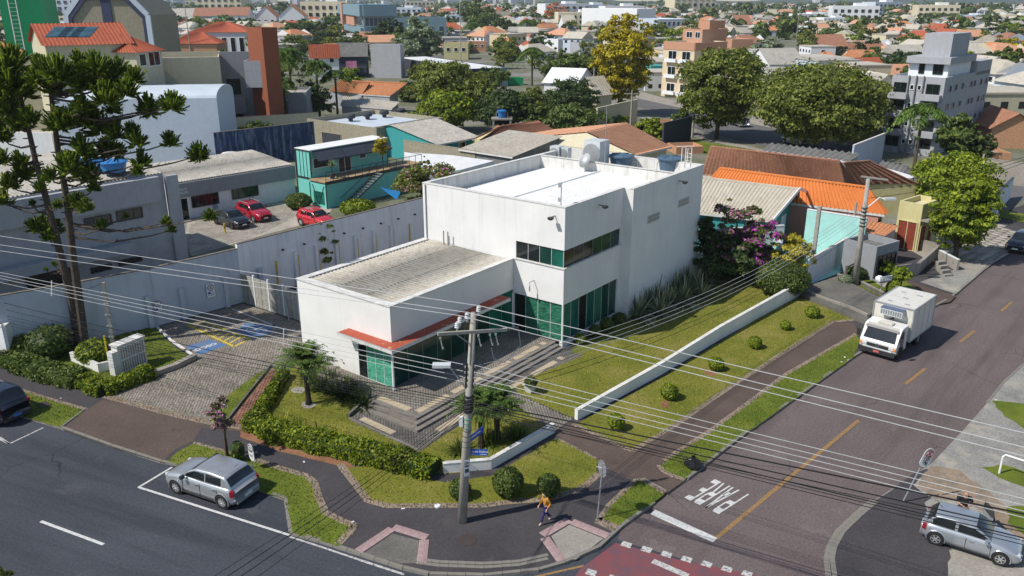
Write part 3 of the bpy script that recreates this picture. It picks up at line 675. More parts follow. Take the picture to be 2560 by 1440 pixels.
def acunit(q,sx,sy,sz,lab,rz=ya):
 t=thing('air_conditioner',lab,'air conditioner',q,rz,group='air conditioners on the white roof');mb=MB();mb.box((0,0,sz/2),(sx,sy,sz));part('case',mb,'ac_white',t,world=False)
 g=MB();M=Matrix.Rotation(rad(-90),3,'Y');g.lathe((-sx/2-.02,0,sz*.55),[(sz*.36,-.01),(sz*.36,.03),(sz*.1,.05)],14,M=M);part('fan_grille',g,'steel_grey',t,world=False)
acunit(P(1392,398,8.9),.8,.95,1.15,'small white air conditioner at the back corner of the white roof');acunit(P(1413,400,8.9),.55,.9,1.1,'narrow white air conditioner beside the small one on the white roof')
acunit(P(1490,420,8.9),1.5,1.5,2.3,'tall grey cooling cabinet standing behind the satellite dish')
d=thing('satellite_dish','round white satellite dish on the inner parapet of the white roof','satellite dish',W(13.7,7.2,9.0));mb=MB()
Md=Euler((rad(62),0,rad(-60))).to_matrix();mb.lathe((0,0,.75),[(.62,.16),(.5,.09),(.3,.03),(.05,0),(.3,.045),(.5,.11)],20,M=Md);part('dish',mb,'steel_white',d,world=False,smooth=True)
mb=MB();mb.tube([(0,0,0),(0,0,.75)],.035);mb.tube([(0,0,.7),(-.5,-.35,.75)],.02);part('mast',mb,'steel_grey',d,world=False)
d=thing('antenna_mast','tall thin antenna mast on the ridge of the white roof','antenna',P(1511,430,9.0));mb=MB();mb.tube([(0,0,0),(0,0,5.2)],[.035,.02]);part('mast',mb,'steel_grey',d,world=False)
d=thing('antenna_mast','short mast with a small white receiver on the front corner of the white roof','antenna',W(.55,.7,8.8));mb=MB();mb.tube([(0,0,0),(0,0,2.3)],.03);part('mast',mb,'steel_grey',d,world=False)
mb=MB();mb.box((-.1,0,2.15),(.2,.2,.3));mb.box((-.1,0,1.2),(.2,.15,.25));mb.tube([(0,0,.8),(-.5,0,.8),(-.4,-.1,.3),(.2,-.3,.05)],.02,5);part('receiver',mb,'ac_white',d,world=False)
mb=MB()
qa,qb=W(18.5,.9),W(18.5,.4)
for q in(qa,qb):mb.tube([V3(q,8.2),V3(q,10.9),V3(q-UB*.7,10.9),V3(q-UB*.7,9.7)],.035,5)
for k in range(8):mb.tube([V3(qa,8.3+k*.3),V3(qb,8.3+k*.3)],.02,5)
o=thing('roof_ladder','white steel ladder rising over the far parapet of the white roof','ladder',V3(qa,8.2));part('rails',mb,'steel_white',o)
tp=[W(-13.4,.5),W(0,.5),W(0,4.1),W(-11.5,4.1),W(-11.5,12.6),W(-12.3,12.6),W(-13.4,8.5)]
mb=MB();mb.prism(tp,.1,.495);terr=structure('terrace',mb,'slab_grey')
pavers('terrace_pavers',None,.497,ya,.21,.105,'paver_grey',poly=[W(-13.05,.85),W(-.05,.85),W(-.05,4.08),W(-11.5,4.08),W(-11.5,12.5),W(-12.3,12.5),W(-13.05,8.5)])
steps=link('entrance_steps',None);steps['kind']='structure';steps['label']='grey stone entrance steps turning the corner below the terrace'
slab_m=MB();slab_m.box((0,0,0),(1,1,1));slab_me=slab_m.mesh('slab','slab_grey')
for i,z in enumerate((.5,.372,.246)):
 e=.33*i
 for k in range(11):
  L0,L1=-13.4-e+(13.3+e)*k/11,-13.4-e+(13.3+e)*(k+1)/11
  q=W((L0+L1)/2,.5-e+.17,z-.05);link('slab',slab_me,steps,q,(0,0,ya+R_.uniform(-.003,.003)),(L1-L0-.015,.36,.13 if i else.1))
 for k in range(4):
  v0,v1=.86-e+(3.4+e)*k/4,.86-e+(3.4+e)*(k+1)/4
  q=W(-13.4-e+.17,(v0+v1)/2,z-.05);link('slab',slab_me,steps,q,(0,0,ya+rad(90)),(v1-v0-.015,.36,.13 if i else.1))
area('paving','pave_base',[(872,1049),(1047,1129),(1280,962),(1458,889),(1410,879),(1041,1083),(924,1001)],ZB+.012)
pavers('lower_pavers',[(876,1049),(1047,1126),(1280,960),(1452,889),(1410,872),(1041,1078),(926,1003)],ZB+.014,ya,.21,.105,'paver_dark')
pavers('garden_path_pavers',[(1235,985),(1300,987),(1433,1047),(1386,1080),(1295,1015),(1225,1010)],ZB+.014,ya,.21,.105,'paver_grey')
kerbline([(872,1050),(1047,1130)],L0=1.0,z=ZB+.03,wd=.09,hh=.1);kerbline([(1047,1130),(1280,962),(1458,889)],L0=1.0,z=ZB+.03,wd=.09,hh=.1)
bands=link('tan_tile_bands',None);bands['kind']='structure'
tl=MB();tl.box((0,0,0),(1,1,1));tlm=tl.mesh('tile','tan_slab')
def band(a,b,z,ang,wd=.42,gap_every=6):
 L=(b-a).length;n=max(1,round(L/.42))
 for k in range(n):
  if gap_every and k%(gap_every+1)==gap_every:continue
  q=a.lerp(b,(k+.5)/n);link('tile',tlm,bands,(q.x,q.y,z+.002),(0,0,ang),(L/n-.012,wd,.03))
band(W(-12.87,3.9),W(-12.87,1.1),.5,ya+rad(90));band(W(-12.8,.98),W(-.6,.98),.5,ya)
zz=ZB+.012
band(P(904,1046,zz),P(984,1083,zz),zz,ya+rad(90));a=P(1093,1076,zz);band(a,a+UB*12.0,zz,ya)
def lowwall(label,px,h,wd,mat='plaster_white',zb=ZB,name='garden_wall',capmat='plaster_cap',h2=None):
 q=[P(x,y,0)for x,y in px];root=thing(name,label,'wall',V3(q[0],0));mb=MB();cp=MB()
 n=len(q);offs=[]
 for i in range(n):
  d=Vector((0,0,0))
  if i<n-1:d+=(q[i+1]-q[i]).normalized()
  if i>0:d+=(q[i]-q[i-1]).normalized()
  d.normalize();offs.append(Vector((-d.y,d.x,0))*wd/2)
 hs=[h+(0 if h2 is None else(h2-h)*i/(n-1))for i in range(n)]
 for i in range(n-1):
  a,b=q[i],q[i+1];oa,ob_=offs[i],offs[i+1]
  for M_,z0a,z1a,z0b,z1b,k in((mb,zb-.1,zb+hs[i]-.05,zb-.1,zb+hs[i+1]-.05,1),(cp,zb+hs[i]-.05,zb+hs[i],zb+hs[i+1]-.05,zb+hs[i+1],1.14)):
   M_.add([V3(a-oa*k,z0a),V3(b-ob_*k,z0b),V3(b+ob_*k,z0b),V3(a+oa*k,z0a),V3(a-oa*k,z1a),V3(b-ob_*k,z1b),V3(b+ob_*k,z1b),V3(a+oa*k,z1a)],[(4,5,6,7),(0,1,5,4),(2,3,7,6),(1,2,6,5),(3,0,4,7),(3,2,1,0)])
 part('wall',mb,mat,root);part('coping',cp,capmat,root);return root
lw=lowwall('long low white wall between the two lawns along the side street',[(1440,1054),(1650,940),(1800,850),(2008,735)],.62,.22,h2=1.15)
lowwall('short bent white wall below the palms at the corner garden',[(1383,1085),(1226,1176),(1108,1186)],.55,.22)
lowwall('rough concrete retaining wall at the foot of the ramp',[(2012,742),(2070,765),(2120,782),(2168,804)],.45,.2,mat='concrete_worn',capmat='concrete_worn')
lowwall('mossy stone edge beside the ramp',[(2093,697),(2150,715),(2208,745)],.35,.18,mat='concrete_dark',capmat='concrete_worn')
lowwall('rough stone edge of the garden bank beside the drive',[(380,946),(440,925),(490,900)],.32,.35,mat='concrete_worn',capmat='concrete_worn')
lowwall('dark timber edge between grass strip and brick path',[(570,1057),(600,1018),(678,919)],.14,.1,mat='steel_dark',capmat='concrete_dark')
lowwall('white kerb of the garden bank at the car park',[(388,818),(430,858),(492,900)],.12,.12)
lowwall('dark stone edge beside the entrance paving',[(924,1001),(872,1048)],.22,.14,mat='concrete_dark',capmat='concrete_dark')
plain('plaster_grey_blue',(.48,.52,.58),.85,.2,var=.06,scale=.6,streak=.35,dirt=(.26,.28,.31),bmp=.1)
plain('plaster_pale',(.76,.76,.77),.85,.2,var=.06,scale=.6,streak=.45,dirt=(.36,.36,.38),bmp=.1)
plain('wall_cap_dark',(.16,.14,.12),.9,.2,var=.3,scale=3)
plain('concrete_plate',(.34,.33,.29),.9,.2,var=.25,scale=1.2,streak=.8,dirt=(.08,.075,.065))
plain('paint_yellow',(.55,.42,.04),.6,.3);plain('paint_blue_dark',(.03,.05,.11),.8,.2,var=.4,scale=.8,streak=.8,dirt=(.26,.3,.38))
wt=4.55
def boundary(label,px,wt,mat,thick=.22,cat='wall',cap=True,zb=0.0,name='boundary_wall',capm='wall_cap_dark'):
 q=[P(x,y,0)for x,y in px];root=thing(name,label,cat,q[0]);mb=MB();cp=MB()
 for a,b in zip(q,q[1:]):
  d=(b-a).normalized();n=Vector((-d.y,d.x,0))*thick/2
  mb.prism([a-n,b-n,b+n,a+n],zb,wt-.06);cp.prism([a-n*1.25,b-n*1.25,b+n*1.25,a+n*1.25],wt-.06,wt,bot=True)
 part('wall',mb,mat,root)
 if cap:part('coping',cp,capm,root)
 return root
wA=P(200,826,0)
w1=boundary('tall grey blue boundary wall behind the car park bays',[(5,903),(200,862),(395,817),(607,758)],4.4,'plaster_grey_blue')
q0=P(607,758,0);q1=P(1060,492,4.75);q1.z=0
w2=thing('boundary_wall','long tall pale boundary wall with yellow posts, running behind the corrugated roof','wall',q0)
mb=MB();d=(q1-q0).normalized();n=Vector((-d.y,d.x,0));mb.prism([q0-n*.11,q1-n*.11,q1+n*.11,q0+n*.11],0,4.7);part('wall',mb,'plaster_pale',w2)
mb=MB();mb.prism([q0-n*.14,q1-n*.14,q1+n*.14,q0+n*.14],4.7,4.76,bot=True);part('coping',mb,'wall_cap_dark',w2)
Lw=(q1-q0).length
for k in range(9):
 a=q0+d*(3.2+k*Lw/9.6)-n*.2;mb=MB();mb.box(V3(a,1.35),(.1,.06,2.6),math.atan2(d.y,d.x));part('post',mb,'paint_yellow',w2)
 if k<6:
  a=q0+d*(5.0+k*Lw/9.6)-n*.22;mb=MB();mb.box(V3(a,1.5),(.28,.24,3.0),math.atan2(d.y,d.x));part('buttress',mb,'plaster_pale',w2)
 a=q0+d*(3.9+k*Lw/9.6)-n*.2;mb=MB();mb.box(V3(a,3.4),(.12,.25,.12),math.atan2(d.y,d.x));part('lamp',mb,'steel_dark',w2)
r0=P(395,817,0);dd=(q0-r0).normalized();nn=Vector((-dd.y,dd.x,0))
for s in(-.5,1.9,5.3,8.2):
 a=r0+dd*s-nn*.2;mb=MB();mb.box(V3(a,1.25),(.3,.26,2.5),math.atan2(dd.y,dd.x));part('buttress',mb,'plaster_grey_blue',w1)
def arrow_sign(px,label,wd=.62,hh=1.05,z=2.0):
 s=P(px[0],px[1],z);t_=((s-r0).dot(dd));a=r0+dd*t_-nn*.24;ang=math.atan2(dd.y,dd.x)
 o=thing('parking_sign',label,'sign',V3(a,z),ang,group='parking signs on the grey wall');mb=MB();mb.box((0,0,0),(wd,.02,hh));part('plate',mb,'steel_white',o,world=False)
 Mx=Matrix.Rotation(rad(90),3,'X');rg=MB();n_=28
 for i in range(n_):
  a0,a1=2*math.pi*i/n_,2*math.pi*(i+1)/n_
  rg.add([(.24*math.cos(a0),-.014,.22+.24*math.sin(a0)),(.24*math.cos(a1),-.014,.22+.24*math.sin(a1)),(.18*math.cos(a1),-.014,.22+.18*math.sin(a1)),(.18*math.cos(a0),-.014,.22+.18*math.sin(a0))],[(0,1,2,3)])
 part('ring',rg,plain('sign_maroon',(.10,.02,.05),.5),o,world=False)
 me=text_mesh('E',.30,'steel_dark',bold=.008);e=link('letter',me,o,(0,-.016,.22),(rad(90),0,0))
 bl=MB();bl.box((-.13,-.014,-.18),(.2,.006,.16));part('pictogram',bl,plain('sign_blue',(.02,.07,.30),.5),o,world=False)
 tx=MB()
 for k in range(3):tx.box((.05 if k<1 else 0,-.014,-.12-k*.12),(.26 if k<1 else.5,.005,.035))
 part('small_print',tx,plain('sign_grey',(.25,.28,.36),.6),o,world=False)
arrow_sign((397,768),'small parking sign with the letter E on the grey wall nearest the garden bank',.5,.8,1.55);arrow_sign((546,735),'parking sign with the letter E on the grey wall beside the buttress near the gate',z=1.75)
g0,g1=P(607,758,0),P(752,806,0);gd=(g1-g0).normalized();ga=math.atan2(gd.y,gd.x)
gt=thing('plate_gate','stained concrete plate gate with white posts between grey wall and white building','gate',g0);Lg=(g1-g0).length;n_p=8
hg=2.35
plm=MB();plm.box((0,0,0),(Lg/n_p-.04,.05,hg/3-.02));plme=plm.mesh('panel','concrete_plate')
for k in range(n_p):
 for j in range(3):
  c=g0+gd*(Lg*(k+.5)/n_p);o=link('panel',plme,gt,Vector((c.x,c.y,hg*(j+.5)/3+.05))-gt.location,(0,0,ga))
for k in(0,2,4,6,8):
 c=g0+gd*(Lg*k/n_p);mb=MB();mb.box(V3(c,hg/2+.12),(.12,.12,hg+.25),ga);part('post',mb,'steel_white',gt)
mb=MB();mb.bar(V3(g0+gd*Lg*.75,2.1),V3(g0+gd*Lg*.75+Vector((.5,-.9,0)),.1),.06);part('prop',mb,'steel_grey',gt)
boundary('white end wall of the garden beside the left gate',[(5,905),(28,908),(60,880)],2.6,'plaster_pale',capm='plaster_cap')
fg=thing('bar_gate','white barred gate at the edge of the drive next door','gate',P(-60,872,0));a,b=P(-80,868,0),P(20,905,0)
mb=MB()
for k in range(16):mb.bar(V3(a.lerp(b,k/15),.1),V3(a.lerp(b,k/15),2.0),.05)
for z in(.15,1.95):mb.bar(V3(a,z),V3(b,z),.06)
part('bars',mb,'steel_white',fg)
lowwall('small white zigzag wall among the hedge shrubs',[(182,905),(250,935),(292,925)],.6,.2)
mb_=P(312,930,0);mang=math.atan2(P(370,905,0).y-P(300,935,0).y,P(370,905,0).x-P(300,935,0).x)
mc=(P(300,938,0)+P(372,912,0))/2;Lm=(P(372,912,0)-P(300,938,0)).length
t=thing('meter_cabinet','white meter cabinet with a barred front at the hedge corner','meter cabinet',mc,mang)
mb=MB();mb.box((0,.25,.95),(Lm,.6,1.9));part('case',mb,'plaster_cap',t,world=False)
mb=MB();mb.box((0,.25,1.95),(Lm+.12,.75,.1));part('cap_slab',mb,'plaster_cap',t,world=False)
mb=MB();mb.box((0,-.065,1.0),(Lm-.25,.02,1.5));part('front_panel',mb,plain('meter_grey',(.33,.30,.28),.6,var=.4,scale=5),t,world=False)
mb=MB()
for k in range(11):mb.bar((-Lm/2+.12+k*(Lm-.24)/10,-.1,.2),(-Lm/2+.12+k*(Lm-.24)/10,-.1,1.8),.03)
for z in(.2,1.0,1.8):mb.bar((-Lm/2+.1,-.1,z),(Lm/2-.1,-.1,z),.05)
part('grille',mb,'steel_white',t,world=False)
mb=MB();mb.box((-Lm/2-.2,.2,.8),(.4,.5,1.7));part('side_block',mb,'plaster_cap',t,world=False)
q=P(273,912,ZB);mb=MB();mb.box((0,0,1.0),(.09,.09,2.0));t=thing('marker_post','thin yellow post among the hedge shrubs','post',q);part('post',mb,'paint_yellow',t,world=False)
leafmat('leaf_hedge',(.035,.065,.005),(.12,.165,.010),(.30,.33,.02))
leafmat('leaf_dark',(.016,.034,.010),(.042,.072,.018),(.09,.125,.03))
leafmat('leaf_mid',(.030,.055,.012),(.085,.125,.024),(.18,.22,.05))
leafmat('leaf_olive',(.045,.065,.010),(.125,.155,.020),(.27,.29,.06))
leafmat('leaf_bright',(.05,.085,.005),(.165,.22,.012),(.34,.39,.03))
leafmat('leaf_yellow',(.15,.13,.006),(.38,.31,.012),(.56,.46,.03))
leafmat('leaf_grey',(.09,.12,.07),(.20,.25,.15),(.34,.38,.26))
leafmat('leaf_gold',(.20,.17,.012),(.42,.36,.03),(.55,.5,.07))
leafmat('araucaria',(.040,.072,.008),(.12,.18,.014),(.28,.34,.03),trans=.3)
leafmat('palm_green',(.03,.07,.015),(.085,.145,.028),(.18,.25,.05))
leafmat('flower_pink',(.35,.10,.22),(.5,.2,.34),(.62,.4,.5));leafmat('flower_purple',(.22,.02,.22),(.40,.05,.38),(.55,.16,.5))
leafmat('flower_red',(.5,.05,.02),(.62,.1,.03),(.7,.2,.08));leafmat('flower_white',(.5,.5,.45),(.6,.58,.52),(.7,.68,.62))
leafmat('blade_dry',(.13,.15,.03),(.22,.22,.055),(.34,.29,.11),trans=.15);leafmat('blade_green',(.07,.115,.018),(.13,.18,.03),(.22,.25,.06),trans=.15)
plain('bark',(.10,.078,.058),.95,.1,var=.35,scale=3,bmp=.5);plain('bark_dark',(.050,.040,.032),.95,.1,var=.35,scale=3,bmp=.5);plain('bark_grey',(.17,.155,.13),.95,.1,var=.3,scale=3)
def quads(c,n,s,mat,name='foliage',asp=1.5,rs=NR):
 """leaf quads: centres c, normals n, half sizes s"""
 k=len(c);r=rs.normal(size=(k,3));t=np.cross(n,r);t/=np.linalg.norm(t,axis=1)[:,None]+1e-9;b=np.cross(n,t)
 s=s[:,None];a=t*s*asp;b=b*s
 v=np.stack([c-a,c-b*.8+a*.1,c+a,c+b*.8+a*.1],1).reshape(-1,3)
 f=np.arange(4*k).reshape(-1,4);return npmesh(name,v,f,mat)
def unit(v):return v/(np.linalg.norm(v,axis=1)[:,None]+1e-9)
def crown(n,rx,ry,rz,ncl,leaf,seed,shape='round',clr=.28,flat=.0,up=.25):
 """leaf centres, normals, sizes for a crown centred at the origin"""
 r=np.random.RandomState(seed)
 d=unit(r.normal(size=(ncl,3)));
 if shape=='dome':d[:,2]=np.abs(d[:,2])*1.0-.25;d=unit(d)
 rr=r.uniform(.35,.95,ncl)**.7;ou=r.rand(ncl)<.22;rr=np.where(ou,r.uniform(.95,1.12,ncl),rr)
 cc=d*rr[:,None]*np.array([rx,ry,rz])
 if shape=='flat':cc[:,2]=rz*(.55-.9*(np.hypot(cc[:,0]/rx,cc[:,1]/ry))**2)+r.uniform(-.35,.25,ncl)*rz
 cr=clr*r.uniform(.55,1.4,ncl)*min(rx,ry)*np.where(ou,.6,1)
 ci=r.choice(ncl,n,p=cr**2/np.sum(cr**2));e=unit(r.normal(size=(n,3)));e[:,2]=np.where(e[:,2]<-.3,-e[:,2]*.6,e[:,2])
 rad_=cr[ci]*(r.uniform(.0,1,n)**.33)*r.uniform(.8,1.12,n)
 c=cc[ci]+e*rad_[:,None]*np.array([1,1,.72])
 nrm=unit(e*.7+unit(c)*.4+r.normal(size=(n,3))*.55+np.array([0,0,up]))
 return c,nrm,leaf*r.uniform(.6,1.35,n)
def limbs(mb,base,top,r0,spread,k,rng,h0=.35):
 """trunk with limbs reaching into the crown"""
 base,top=Vector(base),Vector(top);H_=(top-base).length
 mid=base.lerp(top,.45)+Vector((rng.uniform(-.04,.04)*H_,rng.uniform(-.04,.04)*H_,0))
 mb.tube([base-Vector((0,0,.1)),base+Vector((0,0,H_*.03)),mid,top],[r0*1.35,r0,r0*.72,r0*.2],8)
 for i in range(k):
  a=rng.uniform(0,6.28);t=rng.uniform(h0,.8);s=base.lerp(mid,min(1,t/.45))if t<.45 else mid.lerp(top,(t-.45)/.55)
  L=spread*rng.uniform(.6,.95);e=s+Vector((math.cos(a)*L,math.sin(a)*L,rng.uniform(.15,.4)*H_*.6))
  mb.tube([s,s.lerp(e,.5)+Vector((0,0,.06*H_)),e],[r0*.42,r0*.26,r0*.06],5)
def tree(name,label,px,ytop,wpx,mat,n=6000,leaf=.16,shape='round',trunk=.3,ncl=60,bark='bark',group=None,z=0.0,rzk=None,seed=None,cat='tree',leaf2=None,frac2=.3,off=0,clr=.28,nlimb=9):
 b=P(px[0],px[1],z);h=hgt(px[0],px[1],ytop,z);R=wpx*ppm(px[0],px[1],z)/2;seed=seed or int(px[0]*7+px[1])
 t=thing(name,label,cat,b,R_.uniform(0,6.28),group)
 rz=h*(1-trunk)/2;cz=h*trunk+rz
 c,nm,s=crown(n,R,R,rz,ncl,leaf,seed,shape,clr)
 rr=random.Random(seed)
 mb=MB();limbs(mb,(0,0,0),(0,0,cz+rz*.5),max(.06,h*.028),R*.8,nlimb,rr,max(.2,trunk*.9));part('trunk',mb,bark,t,world=False)
 c=c+np.array([off,0,cz])
 if leaf2:
  k=NR.rand(n)<frac2;o=link('crown',quads(c[~k],nm[~k],s[~k],mat),t);o2=link('blossom',quads(c[k],nm[k],s[k],leaf2),t);o2['kind']='stuff'
 else:o=link('crown',quads(c,nm,s,mat),t)
 return t
def bush(name,label,px,ytop,wpx,mat='leaf_hedge',n=1500,leaf=.055,group=None,z=ZB,cat='shrub',dense=.86):
 b=P(px[0],px[1],z);h=hgt(px[0],px[1],ytop,z);R=wpx*ppm(px[0],px[1],z)/2
 t=thing(name,label,cat,b,0,group);r=np.random.RandomState(int(px[0]));e=unit(r.normal(size=(n,3)))
 rr=r.uniform(dense,1.03,n)+.05*np.sin(e[:,0]*7+px[0])*np.sin(e[:,1]*6)
 c=e*rr[:,None]*np.array([R,R,h/2])+np.array([0,0,h*.5]);c[:,2]=np.maximum(c[:,2],.02)
 link('foliage',quads(c,unit(e+r.normal(size=(n,3))*.45),leaf*r.uniform(.6,1.3,n),mat),t)
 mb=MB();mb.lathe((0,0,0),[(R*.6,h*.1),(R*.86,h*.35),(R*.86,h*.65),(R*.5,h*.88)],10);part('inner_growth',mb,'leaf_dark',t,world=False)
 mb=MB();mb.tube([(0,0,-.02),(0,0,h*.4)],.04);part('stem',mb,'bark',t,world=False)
 return t
G1='clipped ball shrubs along the side street lawn'
for px,yt,w_,lab in(((1540,1073),1035,42,'clipped ball shrub nearest the end of the long low wall'),((1673,997),960,44,'clipped ball shrub second from the corner on the side lawn'),((1789,925),894,38,'clipped ball shrub with a red soil patch on the side lawn'),((1886,870),841,34,'clipped ball shrub in the middle of the side lawn above the truck front'),((1963,824),802,26,'smallest clipped ball shrub of the side lawn'),((2030,793),766,36,'clipped ball shrub at the far end of the side lawn by the ramp')):
 bush('ball_shrub',lab,px,yt,w_,'leaf_bright',1500,.045,G1)
for px,w_,lab in(((1663,1013),24,''),((1775,935),30,'')):area('bare_soil','red_soil',[(px[0]-w_/2,px[1]-8),(px[0]+w_/3,px[1]-12),(px[0]+w_/2,px[1]+4),(px[0]-w_/4,px[1]+7)],ZB+.02,org=.05)
G2='clipped ball shrubs on the corner lawn'
bush('ball_shrub','clipped ball shrub standing against the big utility pole',(1150,1244),1200,52,'leaf_mid',2600,.05,G2)
bush('ball_shrub','largest clipped ball shrub, on the corner lawn below the bent white wall',(1270,1238),1172,76,'leaf_mid',4200,.055,G2)
bush('ball_shrub','clipped ball shrub above the walking person on the corner lawn',(1371,1240),1188,58,'leaf_mid',3000,.05,G2)
bush('ball_shrub','bright ball shrub at the white corner column of the glazed ground floor',(1450,858),834,34,'leaf_bright',1200,.045)
bush('ball_shrub','dark ball shrub before the glass front, second from the corner column',(1486,842),812,30,'leaf_mid',1100,.045)
bush('ball_shrub','dark ball shrub before the glass front under the black pane',(1517,828),794,36,'leaf_mid',1300,.045)
bush('ball_shrub','dark ball shrub at the foot of the tall shaded wall corner',(1548,808),783,34,'leaf_mid',1200,.045)
q=P(1325,980,ZB);t=thing('planter','white tapered planter on the lawn edge beside the steps','planter',q,ya);mb=MB()
mb.lathe((0,0,0),[(.25,0),(.42,.48),(.46,.48),(.46,.55),(.38,.55),(.36,.42)],4,M=Matrix.Rotation(rad(45),3,'Z'));part('pot',mb,'plaster_cap',t,world=False)
bush('ball_shrub','dark ball shrub growing in the white planter',(1327,966),944,32,'leaf_mid',1300,.045,z=ZB+.45)
def hedge(label,px,wd,h,mat,dens=260,leaf=.06,tips=None,zb=ZB,name='hedge',jag=.08):
 q=[P(x,y,zb)for x,y in px];root=thing(name,label,'hedge',q[0]);Cn,Nn=[],[];r=np.random.RandomState(int(px[0][0])+3);inner=MB()
 for a,b in zip(q,q[1:]):
  L=(b-a).length;d=np.array((b-a)/L);n_=np.array([-d[1],d[0],0]);k=int(L*(wd+2*h)*dens)
  s=r.uniform(-.1,L+.1,k);pe=r.uniform(0,wd+2*h,k);u=np.where(pe<h,-wd/2,np.where(pe<h+wd,pe-h-wd/2,wd/2));z=np.where(pe<h,pe,np.where(pe<h+wd,h,pe-h-wd))
  nr=np.where((pe<h)[:,None],-n_,np.where((pe<h+wd)[:,None],np.array([0,0,1.]),n_))
  rnd=1-.18*(np.abs(u)/(wd/2))**4*(z>h*.75)
  wob=.06*np.sin(s*2.3+px[0][0])+.05*np.sin(s*5.1)+r.uniform(-jag,jag*.8,k)
  c=np.array(a)+d*s[:,None]+n_*(u*rnd)[:,None]+np.array([0,0,1])*(z*rnd)[:,None]+nr*wob[:,None]
  Cn.append(c);Nn.append(unit(nr+r.normal(size=(k,3))*.6))
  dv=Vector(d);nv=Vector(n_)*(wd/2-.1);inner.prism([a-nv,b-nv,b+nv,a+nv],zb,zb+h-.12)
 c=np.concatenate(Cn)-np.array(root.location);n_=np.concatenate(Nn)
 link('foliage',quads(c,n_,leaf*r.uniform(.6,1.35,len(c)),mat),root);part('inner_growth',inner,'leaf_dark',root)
 return root
hedge('thick clipped hedge curving along the corner garden to the bent white wall',[(636,1062),(690,1093),(800,1118),(900,1142),(990,1162),(1085,1188)],1.35,.8,'leaf_hedge',dens=330)
hedge('lower hedge climbing beside the red brick path',[(640,1048),(668,1010),(690,975),(712,940)],.7,.5,'leaf_hedge',dens=330,name='hedge')
hedge('hedge in front of the meter cabinet at the drive entrance',[(205,960),(262,985),(300,970),(378,940)],1.1,.65,'leaf_hedge',dens=300,jag=.14)
hedge('loose hedge along the left pavement',[(22,905),(70,925),(130,945),(200,960)],1.5,.8,'leaf_mid',dens=240,leaf=.07,jag=.2)
for i,(px,yt,w_,mt,lab)in enumerate((((60,885),830,90,'leaf_olive','loose shrub at the gate end of the garden bank'),((130,890),815,110,'leaf_mid','wide shrub in the middle of the garden bank'),((200,830),740,100,'leaf_olive','yellowish shrub at the foot of the two tall pines'),((120,820),755,90,'leaf_dark','dark shrub against the grey wall beside the pines'),((240,905),850,90,'leaf_bright','bright shrub behind the yellow post'))):
 bush('loose_shrub',lab,px,yt,w_,mt,2600,.075,dense=.55)
def blades(n,L,w_,seed,spread=.9,droop=.35,base_r=.12,seg=3):
 r=np.random.RandomState(seed);V,F=[],[]
 for i in range(n):
  a=r.uniform(0,6.28);el=r.uniform(.35,1.45)*1.0;l=L*r.uniform(.6,1.1);st=np.array([math.cos(r.uniform(0,6.28)),math.sin(a),0])*base_r*r.rand()
  d=np.array([math.cos(a)*math.cos(el)*spread,math.sin(a)*math.cos(el)*spread,math.sin(el)]);side=np.array([-math.sin(a),math.cos(a),0])*w_/2
  base=len(V)
  for k in range(seg+1):
   t_=k/seg;p=st+d*l*t_-np.array([0,0,droop*l*t_*t_*math.cos(el)])
   wk=(1-t_**2)*1.0+.03;V+=[p-side*wk,p+side*wk]
  for k in range(seg):F.append((base+2*k,base+2*k+1,base+2*k+3,base+2*k+2))
 return np.array(V),np.array(F)
def spiky(name,label,px,L,mat,n=60,w_=.05,group=None,z=ZB,seed=1,cat='plant',**kw):
 q=P(px[0],px[1],z);V,F=blades(n,L,w_,seed+int(px[0]),**kw);t=thing(name,label,cat,q,R_.uniform(0,6),group);link('leaf_tuft',npmesh('leaf_tuft',V,F,mat),t);return t
m,t_,b=nodes('leaf_flax',.5,.3);g=N(t_,'ShaderNodeNewGeometry');t_.links.new(ramp(t_,g.outputs['Random Per Island'],[(0,(.06,.09,.035)),(.4,(.13,.16,.07)),(.7,(.28,.29,.16)),(1,(.45,.44,.28))]),b.inputs['Base Color'])
G3='flax clumps along the tall shaded wall'
fl=[(1592,797),(1618,775),(1650,790),(1640,755),(1672,765),(1690,740),(1708,760),(1735,728),(1752,745),(1770,708),(1712,722),(1660,735)]
names=['flax clump nearest the wall corner, over the ball shrubs','flax clump in the second row from the wall corner','pale striped flax clump reaching furthest into the lawn','dark flax clump pressed against the shaded wall','pale flax clump in the middle of the lawn row','flax clump in the middle against the wall','long leaved flax clump at the lawn edge','flax clump below the second block vent','flax clump at the lawn edge towards the flowering bushes','last flax clump beside the tall cypress shrub','small flax clump squeezed between its neighbours','upright flax clump beside the wall under the first vent']
for p_,lb_ in zip(fl,names):spiky('flax_clump',lb_,p_,2.6,'leaf_flax',85,.13,G3,spread=.95,droop=.6)
G4='dark strap leaved plants edging the terrace'
ag=[(790,965),(815,975),(840,985),(868,993),(895,1002),(912,1018),(800,940),(830,955),(860,968),(885,985),(775,945)]
for i,p_ in enumerate(ag):spiky('strap_leaf_plant','dark green strap leaved plant in the row edging the terrace',p_,1.1,'leaf_dark' if i%2 else 'leaf_mid',120,.09,G4,spread=1,droop=.45,base_r=.35)
for p_,lb_ in(((1150,1130),'small fountain shaped plant left of the utility pole on the lawn'),((1225,1110),'fountain shaped plant under the street name plates'),((1290,1095),'dark grassy clump inside the bent white wall')):spiky('grassy_clump',lb_,p_,1.15,'leaf_mid',200,.05,base_r=.4,droop=.6)
for i,p_ in enumerate([(700,1058),(745,1072),(800,1088),(850,1100),(920,1118),(1010,1148),(1060,1165),(985,1138)]):
 spiky('lily_clump','light green lily leaves standing above the curved hedge',p_,.9,'leaf_gold' if i%3==0 else 'leaf_bright',40,.05,'lily leaves behind the curved hedge',base_r=.4,spread=.6,z=ZB+.25)
